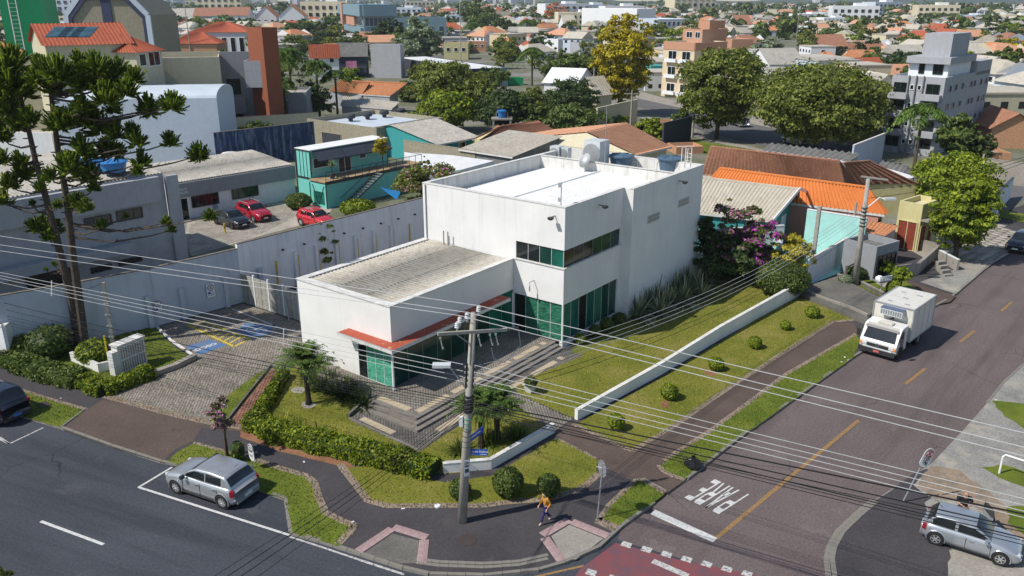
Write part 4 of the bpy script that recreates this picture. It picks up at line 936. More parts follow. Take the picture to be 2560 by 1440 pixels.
def frond(L,nl,ll,seed,droop=.8,w_=.035,el=.9):
 r=np.random.RandomState(seed);V,F=[],[];prev=None
 pts=[]
 for k in range(nl+1):
  t_=k/nl;x=L*(t_*math.cos(el)*1.15);z=L*(t_*math.sin(el)-droop*t_*t_);pts.append(np.array([x,0,z]))
 for k in range(nl):
  a,b=pts[k],pts[k+1];i=len(V);w0=.03*(1-k/nl)+.008
  V+=[a+[0,-w0,0],a+[0,w0,0],b+[0,w0,0],b+[0,-w0,0]];F.append((i,i+1,i+2,i+3))
  t_=(k+.5)/nl;l=ll*math.sin(math.pi*min(1,t_*1.05+.12))**.7 if t_<.95 else ll*.3
  dirv=(b-a)/np.linalg.norm(b-a)
  if k>nl*.08:
   for s in(-1,1):
    for rep in(0,.5):
     p=a+(b-a)*rep;d=dirv*.55+np.array([0,s*.85,0])+np.array([0,0,r.uniform(-.15,.3)]);d/=np.linalg.norm(d);e=p+d*l*r.uniform(.85,1.1)-np.array([0,0,l*.42]);m_=p+d*l*.5;i=len(V)
     wv=np.cross(d,[0,0,1]);wv=wv/(np.linalg.norm(wv)+1e-6)*w_
     V+=[p-wv*.5,m_-wv,e,m_+wv];F.append((i,i+1,i+2,i+3))
 return np.array(V),np.array(F)
FR={}
def palm(name,label,q,h,L,nf=16,mat='palm_green',droop=.8,ll=.5,tr=.14,group=None,w_=.035,lean=0,skirt=False,nl=16,cat='palm tree'):
 t=thing(name,label,cat,q,R_.uniform(0,6.28),group);mb=MB()
 pts=[(lean*k*k/36,0,h*k/6-.1)for k in range(7)];mb.tube(pts,[tr*1.5,tr*1.1,tr,tr,tr*.95,tr*.95,tr*1.15],8);part('trunk',mb,'bark' if not skirt else 'bark_dark',t,world=False)
 for i in range(nf):
  key=(mat,round(L,1),i%4,round(ll,2))
  if key not in FR:
   V,F=frond(L,nl,ll,5+i,droop,w_,el=(.35,.75,1.1,1.3)[i%4]);FR[key]=npmesh('frond',V,F,mat)
  o=link('frond',FR[key],t,(lean,0,h-.1),(R_.uniform(-.1,.1),R_.uniform(-.1,.1),i*2.4+R_.uniform(-.2,.2)))
 if skirt:
  V,F=blades(60,h*.7,.05,9,spread=.35,droop=.2,base_r=tr*2);V[:,2]=h*.98-np.abs(V[:,2])*1.0;o=link('dead_leaf_skirt',npmesh('dead_leaf_skirt',V,F,'leaf_mid'),t)
 return t
def palmpx(name,label,px,ytop,wpx,z=ZB,**kw):
 q=P(*px,z);h=hgt(px[0],px[1],ytop,z);L=wpx*ppm(*px,z)/2
 return palm(name,label,q,h,L,**kw)
palmpx('garden_palm','feathery dwarf palm in a pale stone ring before the white wall of the low block',(772,1010),900,180,nf=50,droop=.45,ll=.5,tr=.15,w_=.03,skirt=True)
palmpx('garden_palm','feathery dwarf palm left of the pair behind the utility pole',(1203,1118),1012,165,nf=46,droop=.45,ll=.5,tr=.15,w_=.03,skirt=True)
palmpx('garden_palm','feathery dwarf palm right of the pair inside the bent white wall',(1243,1098),1002,165,nf=46,droop=.45,ll=.5,tr=.15,w_=.03,skirt=True)
for px in((772,1012),(745,975)):area('stone_ring','concrete_worn',[(px[0]+18*math.cos(a),px[1]+9*math.sin(a))for a in[k*.7 for k in range(9)]],ZB+.02,org=.05)
plain('bark_pine',(.085,.068,.055),.95,.1,var=.35,scale=4,bmp=.6)
def tuftmesh(seed,n=92):
 r=np.random.RandomState(seed);V,F=[],[]
 for i in range(n):
  a=r.uniform(0,6.28);el=r.uniform(-.6,1.55);d=np.array([math.cos(a)*math.cos(el),math.sin(a)*math.cos(el),math.sin(el)]);l=r.uniform(.55,1.0)
  e1=d*l*.55+np.array([0,0,-.08]);e2=d*l+np.array([0,0,.20 if el>-.1 else.1]);pts=[d*.08,e1,e2];rr=[.05,.085,.05]
  base=len(V)
  for k,p in enumerate(pts):
   x=np.cross(d,[.2,.3,.9]);x/=np.linalg.norm(x);y=np.cross(d,x)
   for m_ in range(4):V.append(p+(x*math.cos(m_*1.57+k)+y*math.sin(m_*1.57+k))*rr[k])
  for k in range(2):
   for m_ in range(4):F.append((base+k*4+m_,base+k*4+(m_+1)%4,base+(k+1)*4+(m_+1)%4,base+(k+1)*4+m_))
  for k in range(16):
   t_=r.uniform(.25,1.0);p=(pts[1]+(pts[2]-pts[1])*(t_-.5)*2)if t_>.5 else pts[0]+(pts[1]-pts[0])*t_*2
   o_=unit(r.normal(size=(1,3)))[0];tip=p+o_*.15+d*.08;s=np.cross(o_,d);s=s/(np.linalg.norm(s)+1e-6)*.022;i0=len(V);V+=[p-s,p+s,tip,tip];F.append((i0,i0+1,i0+2,i0+3))
 return npmesh('needle_tuft',np.array(V),np.array(F),'araucaria')
TU=[tuftmesh(k)for k in range(5)]
def pine(label,base,trunk,tufts,dY):
 b=P(*base,ZB);t=thing('araucaria_pine',label,'pine tree',b,0,None)
 pts=[atdist(x,y,b.y+dY*k/len(trunk))-b for k,(x,y)in enumerate(trunk)];pts[0]=Vector((0,0,-.1));hh=pts[-1].z
 mb=MB();n=len(pts);mb.tube(pts,[.27-.17*k/(n-1)for k in range(n)],9)
 rr=random.Random(3)
 for k in range(60):
  s=rr.uniform(.03,.9)*(n-1);i=int(s);p=pts[i].lerp(pts[min(i+1,n-1)],s-i);a=rr.uniform(0,6.28);mb.tube([p,p+Vector((math.cos(a),math.sin(a),.1))*.42],[.05,.03],4)
 part('trunk',mb,'bark_pine',t,world=False)
 for(x,y,r_)in tufts:
  dy=rr.uniform(-1.6,1.6);c=atdist(x,y,b.y+dy)-b;sc=r_*ppm(*base,ZB)*1.12
  zz_=c.z-rr.uniform(.1,.5)-abs(c.x)*.05
  s=min(pts,key=lambda p:9);
  for i in range(n-1):
   if pts[i].z<=zz_<=pts[i+1].z or i==n-2:s=pts[i].lerp(pts[i+1],max(0,min(1,(zz_-pts[i].z)/(pts[i+1].z-pts[i].z+1e-6))));break
  m1=s.lerp(c,.4)+Vector((0,0,-.25-.04*(c-s).length));m2=s.lerp(c,.8)+Vector((0,0,-.28))
  L_=(c-s).length
  if L_>.5:
   mb=MB();mb.tube([s,m1,m2,c],[.085,.06,.045,.03],5)
   for q_ in range(int(L_*2)):
    u_=rr.random();p=m1.lerp(m2,u_);mb.tube([p,p+Vector((rr.uniform(-.3,.3),rr.uniform(-.3,.3),rr.uniform(-.1,.3)))],[.02,.008],4)
   part('branch',mb,'bark_pine',t,world=False)
  o=link('needle_tuft',rr.choice(TU),t,c,(rr.uniform(-.2,.2),rr.uniform(-.2,.2),rr.uniform(0,6.28)),(sc*1.12,sc*1.12,sc*1.05))
pine('tall pine with bare forking trunk and round green tufts, left of its twin',(196,862),[(196,862),(178,745),(152,640),(135,570),(122,520),(104,455),(88,400),(75,340),(60,280),(45,215),(30,165)],[(30,160,36),(0,175,30),(-25,230,40),(20,222,55),(62,232,30),(20,275,30),(-20,300,35),(50,313,33),(75,300,25),(60,437,30),(25,462,24),(53,405,22),(10,503,22),(-10,500,20),(80,510,10),(110,570,26),(85,568,20),(137,572,22),(123,595,20),(143,513,14),(0,400,30),(100,470,16),(5,345,25),(137,662,8),(115,675,6)],.0)
pine('tall pine carrying the far reaching right hand branches, right of its twin',(214,872),[(214,872),(197,745),(183,650),(178,600),(170,520),(160,460),(150,410),(142,350),(135,300),(128,240),(122,185),(118,160)],[(93,152,14),(115,180,32),(150,190,38),(95,200,26),(133,222,30),(197,148,18),(215,180,34),(240,170,30),(250,205,34),(205,215,30),(293,178,26),(280,205,24),(337,195,24),(318,230,26),(267,250,34),(282,275,20),(205,270,24),(225,300,34),(250,320,36),(290,335,28),(373,277,32),(433,267,28),(410,262,16),(153,310,34),(175,300,22),(207,372,28),(225,390,20),(270,377,30),(330,330,20),(343,357,24),(427,357,22),(497,390,26),(173,420,32),(200,435,24),(225,440,28),(235,470,18),(353,405,24),(345,430,16),(127,443,22),(197,510,26),(215,520,18),(257,563,14),(415,555,13),(428,575,13),(523,543,17),(316,540,9),(290,385,24)],.0)
for nm_,lab,px,w_,grp in():pass
tree('street_tree','twig of a young tree poking up at the bottom left picture corner',(36,1540),1410,60,'leaf_olive',500,.07,trunk=.5,ncl=10,z=0,nlimb=4)
tree('crape_myrtle','thin young street tree with pink and white blossom at the drive',(568,1140),985,62,'leaf_mid',900,.07,trunk=.42,ncl=14,leaf2='flower_pink',frac2=.45,z=ZB,nlimb=5,clr=.4)
bush('seedling_shrub','thin seedling shrub beside the pink street tree',(597,1150),1100,40,'leaf_olive',260,.06,dense=.2)
tree('wall_tree','slender climbing tree against the long pale wall',(812,690),535,62,'leaf_olive',1500,.10,trunk=.12,ncl=26,z=0,bark='bark_grey',clr=.35)
tree('wall_shrub','narrow dark shrub at the wall beside the plate gate',(651,715),650,30,'leaf_dark',700,.09,trunk=.1,ncl=14,z=0,cat='shrub')
tree('container_garden_tree','bushy light tree with pink blossom between container cafe and white building',(1075,560),412,165,'leaf_olive',9000,.11,trunk=.1,ncl=50,leaf2='flower_pink',frac2=.10,z=0)
tree('container_garden_tree','slim sprig tree rising beside the white cafe roof',(1070,520),385,34,'leaf_olive',700,.09,trunk=.2,ncl=14,z=0)
tree('cypress_shrub','dark upright cypress shrub at the back corner of the white building',(1765,700),540,78,'leaf_dark',6000,.10,trunk=.02,ncl=45,z=ZB,clr=.35,cat='shrub')
tree('bougainvillea','tall bougainvillea with pink flower sprays behind the cypress',(1830,690),500,130,'leaf_mid',7000,.11,trunk=.05,ncl=50,leaf2='flower_pink',frac2=.32,z=ZB,cat='shrub')
tree('bougainvillea','bougainvillea with bright purple flowers beside the yellow shrub',(1890,690),545,120,'leaf_mid',6000,.10,trunk=.05,ncl=40,leaf2='flower_purple',frac2=.5,z=ZB,cat='shrub')
tree('shade_shrub','dark dense shrub under the bougainvillea',(1820,700),600,170,'leaf_dark',6500,.11,trunk=.02,ncl=50,z=ZB,cat='shrub')
tree('golden_shrub','golden yellow feathery shrub by the white gate post',(1975,700),590,100,'leaf_gold',5500,.085,trunk=.05,ncl=40,z=ZB,cat='shrub',clr=.34)
bush('ixora_shrub','round green shrub with orange red flowers overhanging the end of the low wall',(1952,735),655,130,'leaf_mid',6000,.07)
tree('ixora_flowers','orange red blossoms sprinkled over the round shrub',(1945,730),655,110,'flower_red',120,.07,trunk=.35,ncl=30,z=ZB,cat='blossom',nlimb=1)
bush('low_shrub','low dark shrub on the lawn below the bougainvillea',(1868,690),665,50,'leaf_dark',1500,.06)
def grassmesh(name,pxs,z,dens,mat,hmin=.05,hmax=.13):
 V=[]
 for px in pxs:
  poly=[P(x,y,z)for x,y in px];x0,x1=min(p.x for p in poly),max(p.x for p in poly);y0,y1=min(p.y for p in poly),max(p.y for p in poly)
  n=int((x1-x0)*(y1-y0)*dens);X=NR.uniform(x0,x1,n);Y=NR.uniform(y0,y1,n);k=inside(poly,X,Y);X,Y=X[k],Y[k];n=len(X)
  a=NR.uniform(0,6.28,n);w_=NR.uniform(.015,.035,n);h=NR.uniform(hmin,hmax,n);l=NR.uniform(-.06,.06,(n,2))
  V.append(np.stack([np.stack([X-np.cos(a)*w_,Y-np.sin(a)*w_,np.full(n,z)],-1),np.stack([X+np.cos(a)*w_,Y+np.sin(a)*w_,np.full(n,z)],-1),np.stack([X+l[:,0],Y+l[:,1],z+h],-1)],1).reshape(-1,3))
 V=np.concatenate(V);o=link(name,npmesh(name,V,np.arange(len(V)).reshape(-1,3),mat));o['kind']='stuff'
grassmesh('grass',[L_FRONT,R_LAWN,L_GARDEN,R_INNER],ZB+.01,75,'blade_dry',.03,.09)
grassmesh('grass',[L_STRIP,L_STRIP0,R_STRIP1,R_STRIP2,G_STRIP,BANK],ZB+.014,85,'blade_green',.04,.11)
paint('paint_silver',(.42,.44,.46),.28,.55,.7);paint('paint_silver_blue',(.40,.43,.47),.28,.55,.7);paint('paint_black',(.012,.013,.016),.2,.1,.9);paint('paint_red',(.42,.012,.03),.22,.2,.9);paint('paint_red_bright',(.55,.02,.03),.22,.1,.9)
paint('paint_white',(.70,.70,.69),.3,0,.5);paint('paint_dark_blue',(.012,.016,.028),.2,.2,.9);paint('paint_cream',(.60,.57,.50),.4,0,.3)
glassy('car_glass',(.012,.016,.018),.04,.8,.3,2);glassy('lamp_clear',(.55,.57,.58),.08,.8,.1);glassy('lamp_red',(.40,.012,.02),.12,.7);glassy('lamp_amber',(.7,.22,.02),.12,.7)
plain('rim_silver',(.52,.53,.54),.3,.6,.6,var=.05);plain('plate_white',(.6,.62,.62),.5);plain('plate_red',(.55,.12,.1),.5);plain('plate_blue',(.06,.16,.5),.5);plain('chrome',(.6,.6,.62),.15,.6,.9,var=.02)
def loft(stations,ns=40):
 """stations: x, z bottom, z deck, half width; smooth body shell"""
 st=np.array(stations,float);xs=np.linspace(st[0,0],st[-1,0],ns)
 g=[np.interp(xs,st[:,0],st[:,k])for k in(1,2,3)]
 k3=np.array([.25,.5,.25]);g=[np.concatenate([[a[0]],np.convolve(a,k3,'valid'),[a[-1]]])for a in g]
 V=[];
 for x,zb,zd,w_ in zip(xs,*g):
  h=zd-zb;half=[(0,zb),(w_*.82,zb),(w_*.965,zb+.05),(w_*1.0,zb+.30*h),(w_*1.0,zb+.52*h),(w_*.975,zb+.78*h),(w_*.93,zb+.93*h),(w_*.84,zb+h*.99),(w_*.5,zb+h*1.015),(0,zb+h*1.03)]
  ring=half+[(-y,z)for y,z in half[-2:0:-1]];V+=[(x,y,z)for y,z in ring]
 m_=len(ring);F=[(i*m_+k,i*m_+(k+1)%m_,(i+1)*m_+(k+1)%m_,(i+1)*m_+k)for i in range(ns-1)for k in range(m_)]
 F+=[tuple(range(m_)),tuple(range((ns-1)*m_+m_-1,(ns-1)*m_-1,-1))]
 return V,F
def wheel(par,c,R,side,rim='rim_silver',spokes=7,w_=.2):
 M=Matrix.Rotation(rad(-90*side),3,'X')
 tb=MB();tb.lathe(c,[(R*.62,-w_/2),(R*.93,-w_/2),(R,-w_*.35),(R,w_*.35),(R*.93,w_/2),(R*.68,w_/2),(R*.62,w_*.35)],20,M=M);
 root=part('wheel',tb,'black_rubber',par,world=False)
 rb=MB();rb.lathe(c,[(R*.66,w_*.30),(R*.66,w_*.42),(R*.58,w_*.42),(R*.56,w_*.30)],20,M=M)
 for k in range(spokes):
  a=k*2*math.pi/spokes;p0=M@Vector((R*.1*math.cos(a),R*.1*math.sin(a),w_*.42));p1=M@Vector((R*.6*math.cos(a),R*.6*math.sin(a),w_*.38));rb.bar(Vector(c)+p0,Vector(c)+p1,R*.17,.03,up=(0,side,0))
 rb.lathe(c,[(R*.16,w_*.3),(R*.16,w_*.46),(.01,w_*.47)],10,M=M)
 part('rim',rb,rim,root,world=False,sub=True)
 return root
import bmesh
def splits_(s):return s['splits']
def car(name,label,cat,spec,rear_px,front_px,z=0.0,group=None,wb_scale=True,loc=None,heading=None):
 s=spec;wb=s['wb'];R=s.get('R',.31);hw=s['hw']
 if rear_px:
  a,b=P(*rear_px,z),P(*front_px,z);f=(b-a);L=f.length;f.normalize();left=Vector((-f.y,f.x,0));sc=min(1.10,max(.85,L/wb*.96));mid=(a+b)/2;side=1 if left.dot(-mid)>0 else-1
  loc=mid-left*side*(hw-.1)*sc;ang=math.atan2(f.y,f.x)
 else:sc=1;ang=heading
 t=thing(name,label,cat,V3(loc,z),ang,group);t.scale=(sc,sc,sc)
 xr,xf=-wb/2,wb/2;x0,x1=xr-s['ro'],xf+s['fo'];pm=s['paint'];zb=.19;hd,bl,rt=s['hood'],s['belt'],s['roof']
 tr=s.get('tail',bl)
 st=[(x0,zb+.10,s.get('taillow',bl-.18),hw*.80),(x0+.06,zb+.03,s.get('taillow',bl-.18)+.10,hw*.92),(x0+.3,zb,tr,hw*.985),(xr,zb,tr,hw),(0,zb,bl,hw),(s['ws']-.1,zb,bl,hw),(s['ws']+.2,zb,hd,hw*.99),(xf+.15,zb,hd-.05,hw*.97),(x1-.25,zb,hd-.16,hw*.93),(x1-.08,zb+.03,hd-.28,hw*.85),(x1,zb+.12,hd-.38,hw*.70)]
 V,F=loft(st);me=MB().add(V,F);part('body',me,pm,t,world=False,smooth=True)
 wtp,wbt=s.get('wt',hw*.76),hw*.92;cb0,cb1,ct0,ct1=s['cb0'],s['ws'],s['ct0'],s['ct1'];zt=rt-.04;zq=bl-.05;hh=zt-zq;Lc_=cb1-cb0
 xs=np.linspace(cb0,cb1,46);zr=np.interp(xs,[cb0,lerp(cb0,ct0,.5),ct0,(ct0+ct1)/2,ct1,lerp(ct1,cb1,.5),cb1],[zq,zq+hh*.60,zt-.03,zt+.02,zt-.02,zq+hh*.60,zq])
 for _ in range(3):zr=np.concatenate([[zr[0]],np.convolve(zr,[.25,.5,.25],'valid'),[zr[-1]]])
 rings=[]
 for x,z in zip(xs,zr):
  f_=(z-zq)/hh;wx=wbt*(.985-.05*((x-(cb0+cb1)/2)/Lc_*2)**2);w2=wx*.97+(wtp-wx*.97)*f_;r_=[]
  for t_ in(0,.13,.5,.86,1):r_.append((wx+(w2+.03-wx)*t_,zq+(z-.05*f_-zq)*t_))
  r_+=[(w2-.03,z-.02*f_),(w2*.66,z),(w2*.33,z+.012),(0,z+.018)];rings.append([(x,y,zz)for y,zz in r_]+[(x,-y,zz)for y,zz in r_[-2::-1]])
 pane={'roof':MB(),'windshield':MB(),'rear_window':MB(),'side_glass':MB(),'side_glass2':MB()};nr_=len(rings[0])
 sp_=[cb0+q_*Lc_ for q_ in splits_(s)]
 for i in range(45):
  xm=(xs[i]+xs[i+1])/2
  for j in range(nr_-1):
   q4=[rings[i][j],rings[i][j+1],rings[i+1][j+1],rings[i+1][j]];k='roof'
   if 5<=j<=nr_-7 and xm>ct1+.04 and xm<cb1-.03:k='windshield'
   elif 5<=j<=nr_-7 and xm<ct0-.05 and(zr[i]-zq)>hh*.12:k='rear_window'
   elif(j in(1,2)or j in(nr_-3,nr_-4))and xm<cb1-.16 and xm>cb0+max(.12,s.get('cfill',0)*Lc_*.8)and not any(abs(xm-q_)<.05 for q_ in sp_):k='side_glass' if j<5 else 'side_glass2'
   pane[k].add(q4,[(0,1,2,3)])
 for k,m_ in pane.items():
  if not m_.f:continue
  me_=m_.mesh(k.rstrip('2'),pm if k=='roof' else 'car_glass',True);bm_=bmesh.new();bm_.from_mesh(me_);bmesh.ops.remove_doubles(bm_,verts=bm_.verts,dist=.001);bmesh.ops.recalc_face_normals(bm_,faces=bm_.faces);bm_.to_mesh(me_);bm_.free();link(k.rstrip('2'),me_,t)
 for sd_ in(-1,1):
  dl=MB()
  for q_ in s['doors']:dl.box((q_,sd_*(hw+.004),zb+.38),(.018,.012,bl-zb-.25))
  dl.box((0,sd_*(hw+.0),zb+.07),(wb-.8,.03,.05))
  part('door_gap',dl,'steel_dark',t,world=False)
  for q_ in s['doors'][:-1]if len(s['doors'])>1 else s['doors']:
   hb=MB();hb.box((q_+.2,sd_*(hw+.018),bl-.19),(.17,.03,.04));part('door_handle',hb,'chrome' if s.get('chromeh')else pm,t,world=False)
  mbm=MB();mbm.box((cb1-.22,sd_*(hw+.10),bl+.05),(.12,.2,.15));part('wing_mirror',mbm,'steel_dark' if s.get('darkmirror',True)else pm,t,world=False)
  hl=MB();hl.box((x1-.22,sd_*hw*.66,hd-.30),(.20,.32,.13),rz=-sd_*.45);part('headlight',hl,'lamp_clear',t,world=False)
  tl_=MB();tl_.box((x0+.13,sd_*hw*.86,s.get('taillow',bl-.18)-.03),(.16,.13,.26),rz=sd_*.5);part('tail_light',tl_,'lamp_red',t,world=False)
  for xw in(xr,xf):
   M=Matrix.Rotation(rad(-90*sd_),3,'X');ab=MB();ab.lathe((xw,sd_*(hw-.02),R+.02),[(R*1.17,0),(R*1.17,.026),(.01,.026)],22,M=M);part('wheel_arch',ab,'black_rubber',t,world=False)
   lp=MB();pts=[(xw+R*1.2*math.cos(a),sd_*(hw+.004),R+.02+R*1.2*math.sin(a))for a in[math.pi*k/12 for k in range(-1,14)]];lp.tube(pts,.026,5);part('arch_lip',lp,pm,t,world=False)
   wheel(t,(xw,sd_*(hw-.075),R),R,sd_,s.get('rim','rim_silver'),s.get('spokes',7))
 bp=MB();bp.box((x1-.05,0,zb+.18),(.14,hw*1.35,.16));part('front_bumper',bp,'steel_dark',t,world=False)
 bp=MB();bp.box((x0+.03,0,zb+.14),(.16,hw*1.5,.14));part('rear_bumper',bp,s.get('rbump',pm),t,world=False)
 gr=MB();gr.box((x1-.07,0,hd-.36),(.12,hw*.8,.12));part('grille',gr,'steel_dark',t,world=False)
 for xx in(x1+.022,x0-.055):
  np_=MB();np_.box((xx,0,zb+.26),(.015,.42,.13));part('number_plate',np_,s.get('platemat','plate_white'),t,world=False)
 if s.get('rails'):
  for sd_ in(-1,1):rb=MB();rb.tube([(ct0+.05,sd_*(wtp-.03),zt+.07),(ct1-.1,sd_*(wtp-.03),zt+.07)],.025,5);part('roof_rail',rb,s['rails'],t,world=False)
 if s.get('bed'):
  bd=MB();xa,xb=x0+.12,cb0-.08
  bd.box(((xa+xb)/2,0,bl+.035),(xb-xa,hw*1.6,.05));part('bed_cover',bd,'black_rubber',t,world=False)
 an=MB();an.tube([(ct0+.1,0,zt+.05),(ct0-.15,0,zt+.3)],.012,4);part('aerial',an,'steel_dark',t,world=False)
 return t
HATCH=dict(wb=2.59,R=.31,hw=.87,ro=.62,fo=.81,hood=.96,belt=.98,roof=1.48,ws=.92,cb0=-1.78,ct0=-1.42,ct1=.22,splits=(.18,.52),doors=(-1.05,-.12,.85),paint='paint_silver',cfill=.2,cp=.2,spokes=9,chromeh=True)
sand=car('parked_car','silver five door hatchback parked in the marked bay on the left street','car',HATCH,(564,1270),(443,1230))
GOL=dict(HATCH,wb=2.47,ro=.62,fo=.74,hw=.83,roof=1.44,belt=.93,hood=.90,splits=(.47,),doors=(-.12,.82),paint='paint_silver_blue',cb0=-1.75,ct0=-1.35,ct1=.12,ws=.85,cfill=.14,chromeh=False,darkmirror=False,spokes=6)
gol=car('parked_car','silver three door hatchback with its far door open beside the bald man','car',GOL,(2333,1358),(2501,1412),z=.066)
dm=MB();hx,hy=.85,.83;dd_=Vector((-.55,.95,0)).normalized()*1.15
a=Vector((hx-.02,hy,0));bq=a+dd_
dm.prism([a,bq,bq+Vector((.05,.03,0)),a+Vector((.05,.03,0))],.35,.92,bot=True);part('open_door',dm,'paint_silver_blue',gol,world=False)
dm=MB();dm.bar(V3(a,.92)+Vector((-.1,.05,0)),V3(a.lerp(bq,.35),1.34),.04);dm.bar(V3(a.lerp(bq,.35),1.34),V3(bq,1.32),.04);dm.bar(V3(bq,1.32),V3(bq,.92),.04);
dm.add([V3(a,.92),V3(bq,.92),V3(bq,1.3),V3(a.lerp(bq,.35),1.32)],[(0,1,2,3)]);part('door_window',dm,'car_glass',gol,world=False)
SUV=dict(HATCH,wb=2.66,R=.35,hw=.91,ro=.78,fo=.85,hood=1.08,belt=1.10,roof=1.68,paint='paint_dark_blue',cb0=-1.9,ct0=-1.6,ct1=.25,platemat='plate_blue',rbump='steel_dark',splits=(.2,.52))
car('parked_car','dark sport utility car cut by the picture edge, parked before the hedge','car',SUV,(6,1072),(-120,1028))
UTE=dict(HATCH,wb=2.67,hw=.85,ro=.9,fo=.83,hood=.97,belt=.98,roof=1.52,paint='paint_black',cb0=-.62,ct0=-.45,ct1=.3,ws=1.0,splits=(),doors=(-.45,.85),bed=True,rim='steel_dark',cfill=0,cp=.12)
car('parked_pickup','small black pickup parked beside the red car behind the wall','pickup truck',UTE,(541,560),(584,574),z=ZB+.01)
KIX=dict(SUV,paint='paint_red',rails='rim_silver',hw=.88,platemat='plate_white',roof=1.6,belt=1.05,hood=1.05)
car('parked_car','dark red crossover with silver roof rails facing the wall','car',KIX,(597,543),(639,557),z=ZB+.01)
FOX=dict(SUV,paint='paint_red_bright',wb=2.49,hw=.83,rails='paint_red_bright',platemat='plate_white',roof=1.62)
fx=car('parked_car','bright red hatchback with a spare wheel on its tail, half hidden by the pale wall','car',FOX,(752,563),(800,576),z=ZB+.01)
M=Matrix.Rotation(rad(90),3,'Y');sw=MB();sw.lathe((-2.08,0,.85),[(.30,-.09),(.33,-.05),(.33,.05),(.26,.09),(.02,.09)],16,M=M);part('spare_wheel',sw,'paint_red_bright',fx,world=False)
DUST=dict(SUV,paint='paint_silver',rails='rim_silver',platemat='plate_white')
car('parked_car','silver sport utility car in the tree shade on the back street','car',DUST,(1994,366),(1957,358),z=ZB+.012)
car('parked_car','small white car half hidden behind the round street tree','car',dict(HATCH,paint='paint_white'),(2502,522),(2486,553),z=ZB+.012)
car('parked_car','black car at the kerb cut by the right picture edge','car',dict(HATCH,paint='paint_black'),(2612,606),(2546,650))
car('parked_car','dark red car far away on the bend of the back street','car',dict(HATCH,paint='paint_red'),(2020,104),(2005,107),z=ZB+.012)
car('parked_van','white minivan beside the far bend of the back street','van',dict(SUV,paint='paint_white'),(2040,114),(2018,116),z=ZB+.012)
car('parked_car','silver car under the gap between the two big round trees','car',dict(HATCH,paint='paint_silver_blue'),(1850,318),(1828,312),z=ZB+.04)
van=car('parked_van','white delivery van with a blue and green side picture behind the grey annex','van',dict(SUV,paint='paint_white',wb=3.2,roof=2.35,belt=1.35,hood=1.2,cb0=-.4,ct0=-.2,ct1=.75,ws=1.45,ro=1.0,tail=2.3,taillow=2.1,splits=(.4,),doors=(-.2,1.0),cp=.1,cfill=0),(560,428),(612,440),z=.02)
mb=MB();mb.box((-1.2,-.915,1.5),(1.6,.02,1.3));part('side_picture',mb,plain('van_blue',(.02,.08,.42),.4),van,world=False)
mb=MB();mb.box((-1.1,-.93,1.35),(.4,.02,.8));mb.box((-1.1,-.93,1.65),(.9,.02,.2));part('painted_figure',mb,plain('van_green',(.35,.5,.03),.4),van,world=False)
a,b=P(2262,868,0),P(2212,902,0)
rr_=P(2292,842,0)
f=(P(2218,905,0)-P(2296,846,0));f.z=0;f.normalize();ta=math.atan2(f.y,f.x)
tc=P(2148,888,0)
tk=thing('box_truck','white refrigerated box truck parked facing the crossing beside the kerb','truck',P(2190,893,0),ta);tk.scale=(1.0,1.08,1.03)
sc_=1.0
def tp_(nm,mb,mat,**k):return part(nm,mb,mat,tk,world=False,**k)
cw=2.15;L1=1.65
mb=MB();prof=[(.0,.45),(.06,1.0),(-.02,1.12),(-.50,1.95),(-.72,2.03),(-L1,2.05),(-L1,.45)]
nn_=len(prof);vs=[(x,-cw/2,z)for x,z in prof]+[(x,cw/2,z)for x,z in prof];mb.add(vs,[tuple(range(nn_)),tuple(range(2*nn_-1,nn_-1,-1))]+[(i,nn_+i,nn_+(i+1)%nn_,(i+1)%nn_)for i in range(nn_)])
tp_('cab',mb,'paint_white')
mb=MB();mb.add([(.0,-.93,1.17),(.0,.93,1.17),(-.43,.86,1.88),(-.43,-.86,1.88)],[(0,1,2,3)]);o=tp_('windshield',mb,'car_glass')
mb=MB();mb.add([(-.425,-.95,1.86),(-.425,.95,1.86),(-.56,.9,2.04),(-.56,-.9,2.04)],[(0,1,2,3)]);mb.add([(-.30,-.98,1.80),(-.30,.98,1.80),(-.42,.98,1.93),(-.42,-.98,1.93)],[(0,1,2,3)]);tp_('sun_visor',mb,'steel_dark')
for s in(-1,1):
 mb=MB();mb.add([(-.14,s*(cw/2+.006),1.2),(-1.0,s*(cw/2+.006),1.15),(-1.0,s*(cw/2+.006),1.82),(-.5,s*(cw/2+.006),1.86)],[(0,1,2,3)]);tp_('side_window',mb,'car_glass')
 mb=MB();mb.box((-.08,s*(cw/2+.2),1.35),(.12,.16,.45));mb.bar((-.1,s*(cw/2),1.5),(-.08,s*(cw/2+.2),1.5),.03);tp_('wing_mirror',mb,'steel_dark')
 mb=MB();mb.box((.07,s*.78,.80),(.05,.26,.15));tp_('headlight',mb,'lamp_clear');mb=MB();mb.box((.07,s*.98,.80),(.05,.13,.15));tp_('indicator',mb,'lamp_amber')
 mb=MB();mb.box((-1.08,s*(cw/2+.005),1.2),(.015,.01,1.2));mb.box((-.12,s*(cw/2+.005),.8),(.015,.01,.7));tp_('door_gap',mb,'steel_dark')
 wheel(tk,(-.75,s*(cw/2-.14),.42),.42,s,'steel_grey',6,.24);wheel(tk,(-4.0,s*(cw/2-.14),.42),.42,s,'steel_grey',6,.3)
 mb=MB();mb.lathe((-.75,s*(cw/2-.02),.44),[(.5,0),(.5,.026),(.01,.026)],20,M=Matrix.Rotation(rad(-90*s),3,'X'));tp_('wheel_arch',mb,'black_rubber')
mb=MB();mb.box((.09,0,.80),(.05,1.25,.2));tp_('grille',mb,'steel_dark');mb=MB();mb.box((.1,0,.45),(.2,cw,.28));tp_('front_bumper',mb,'steel_dark')
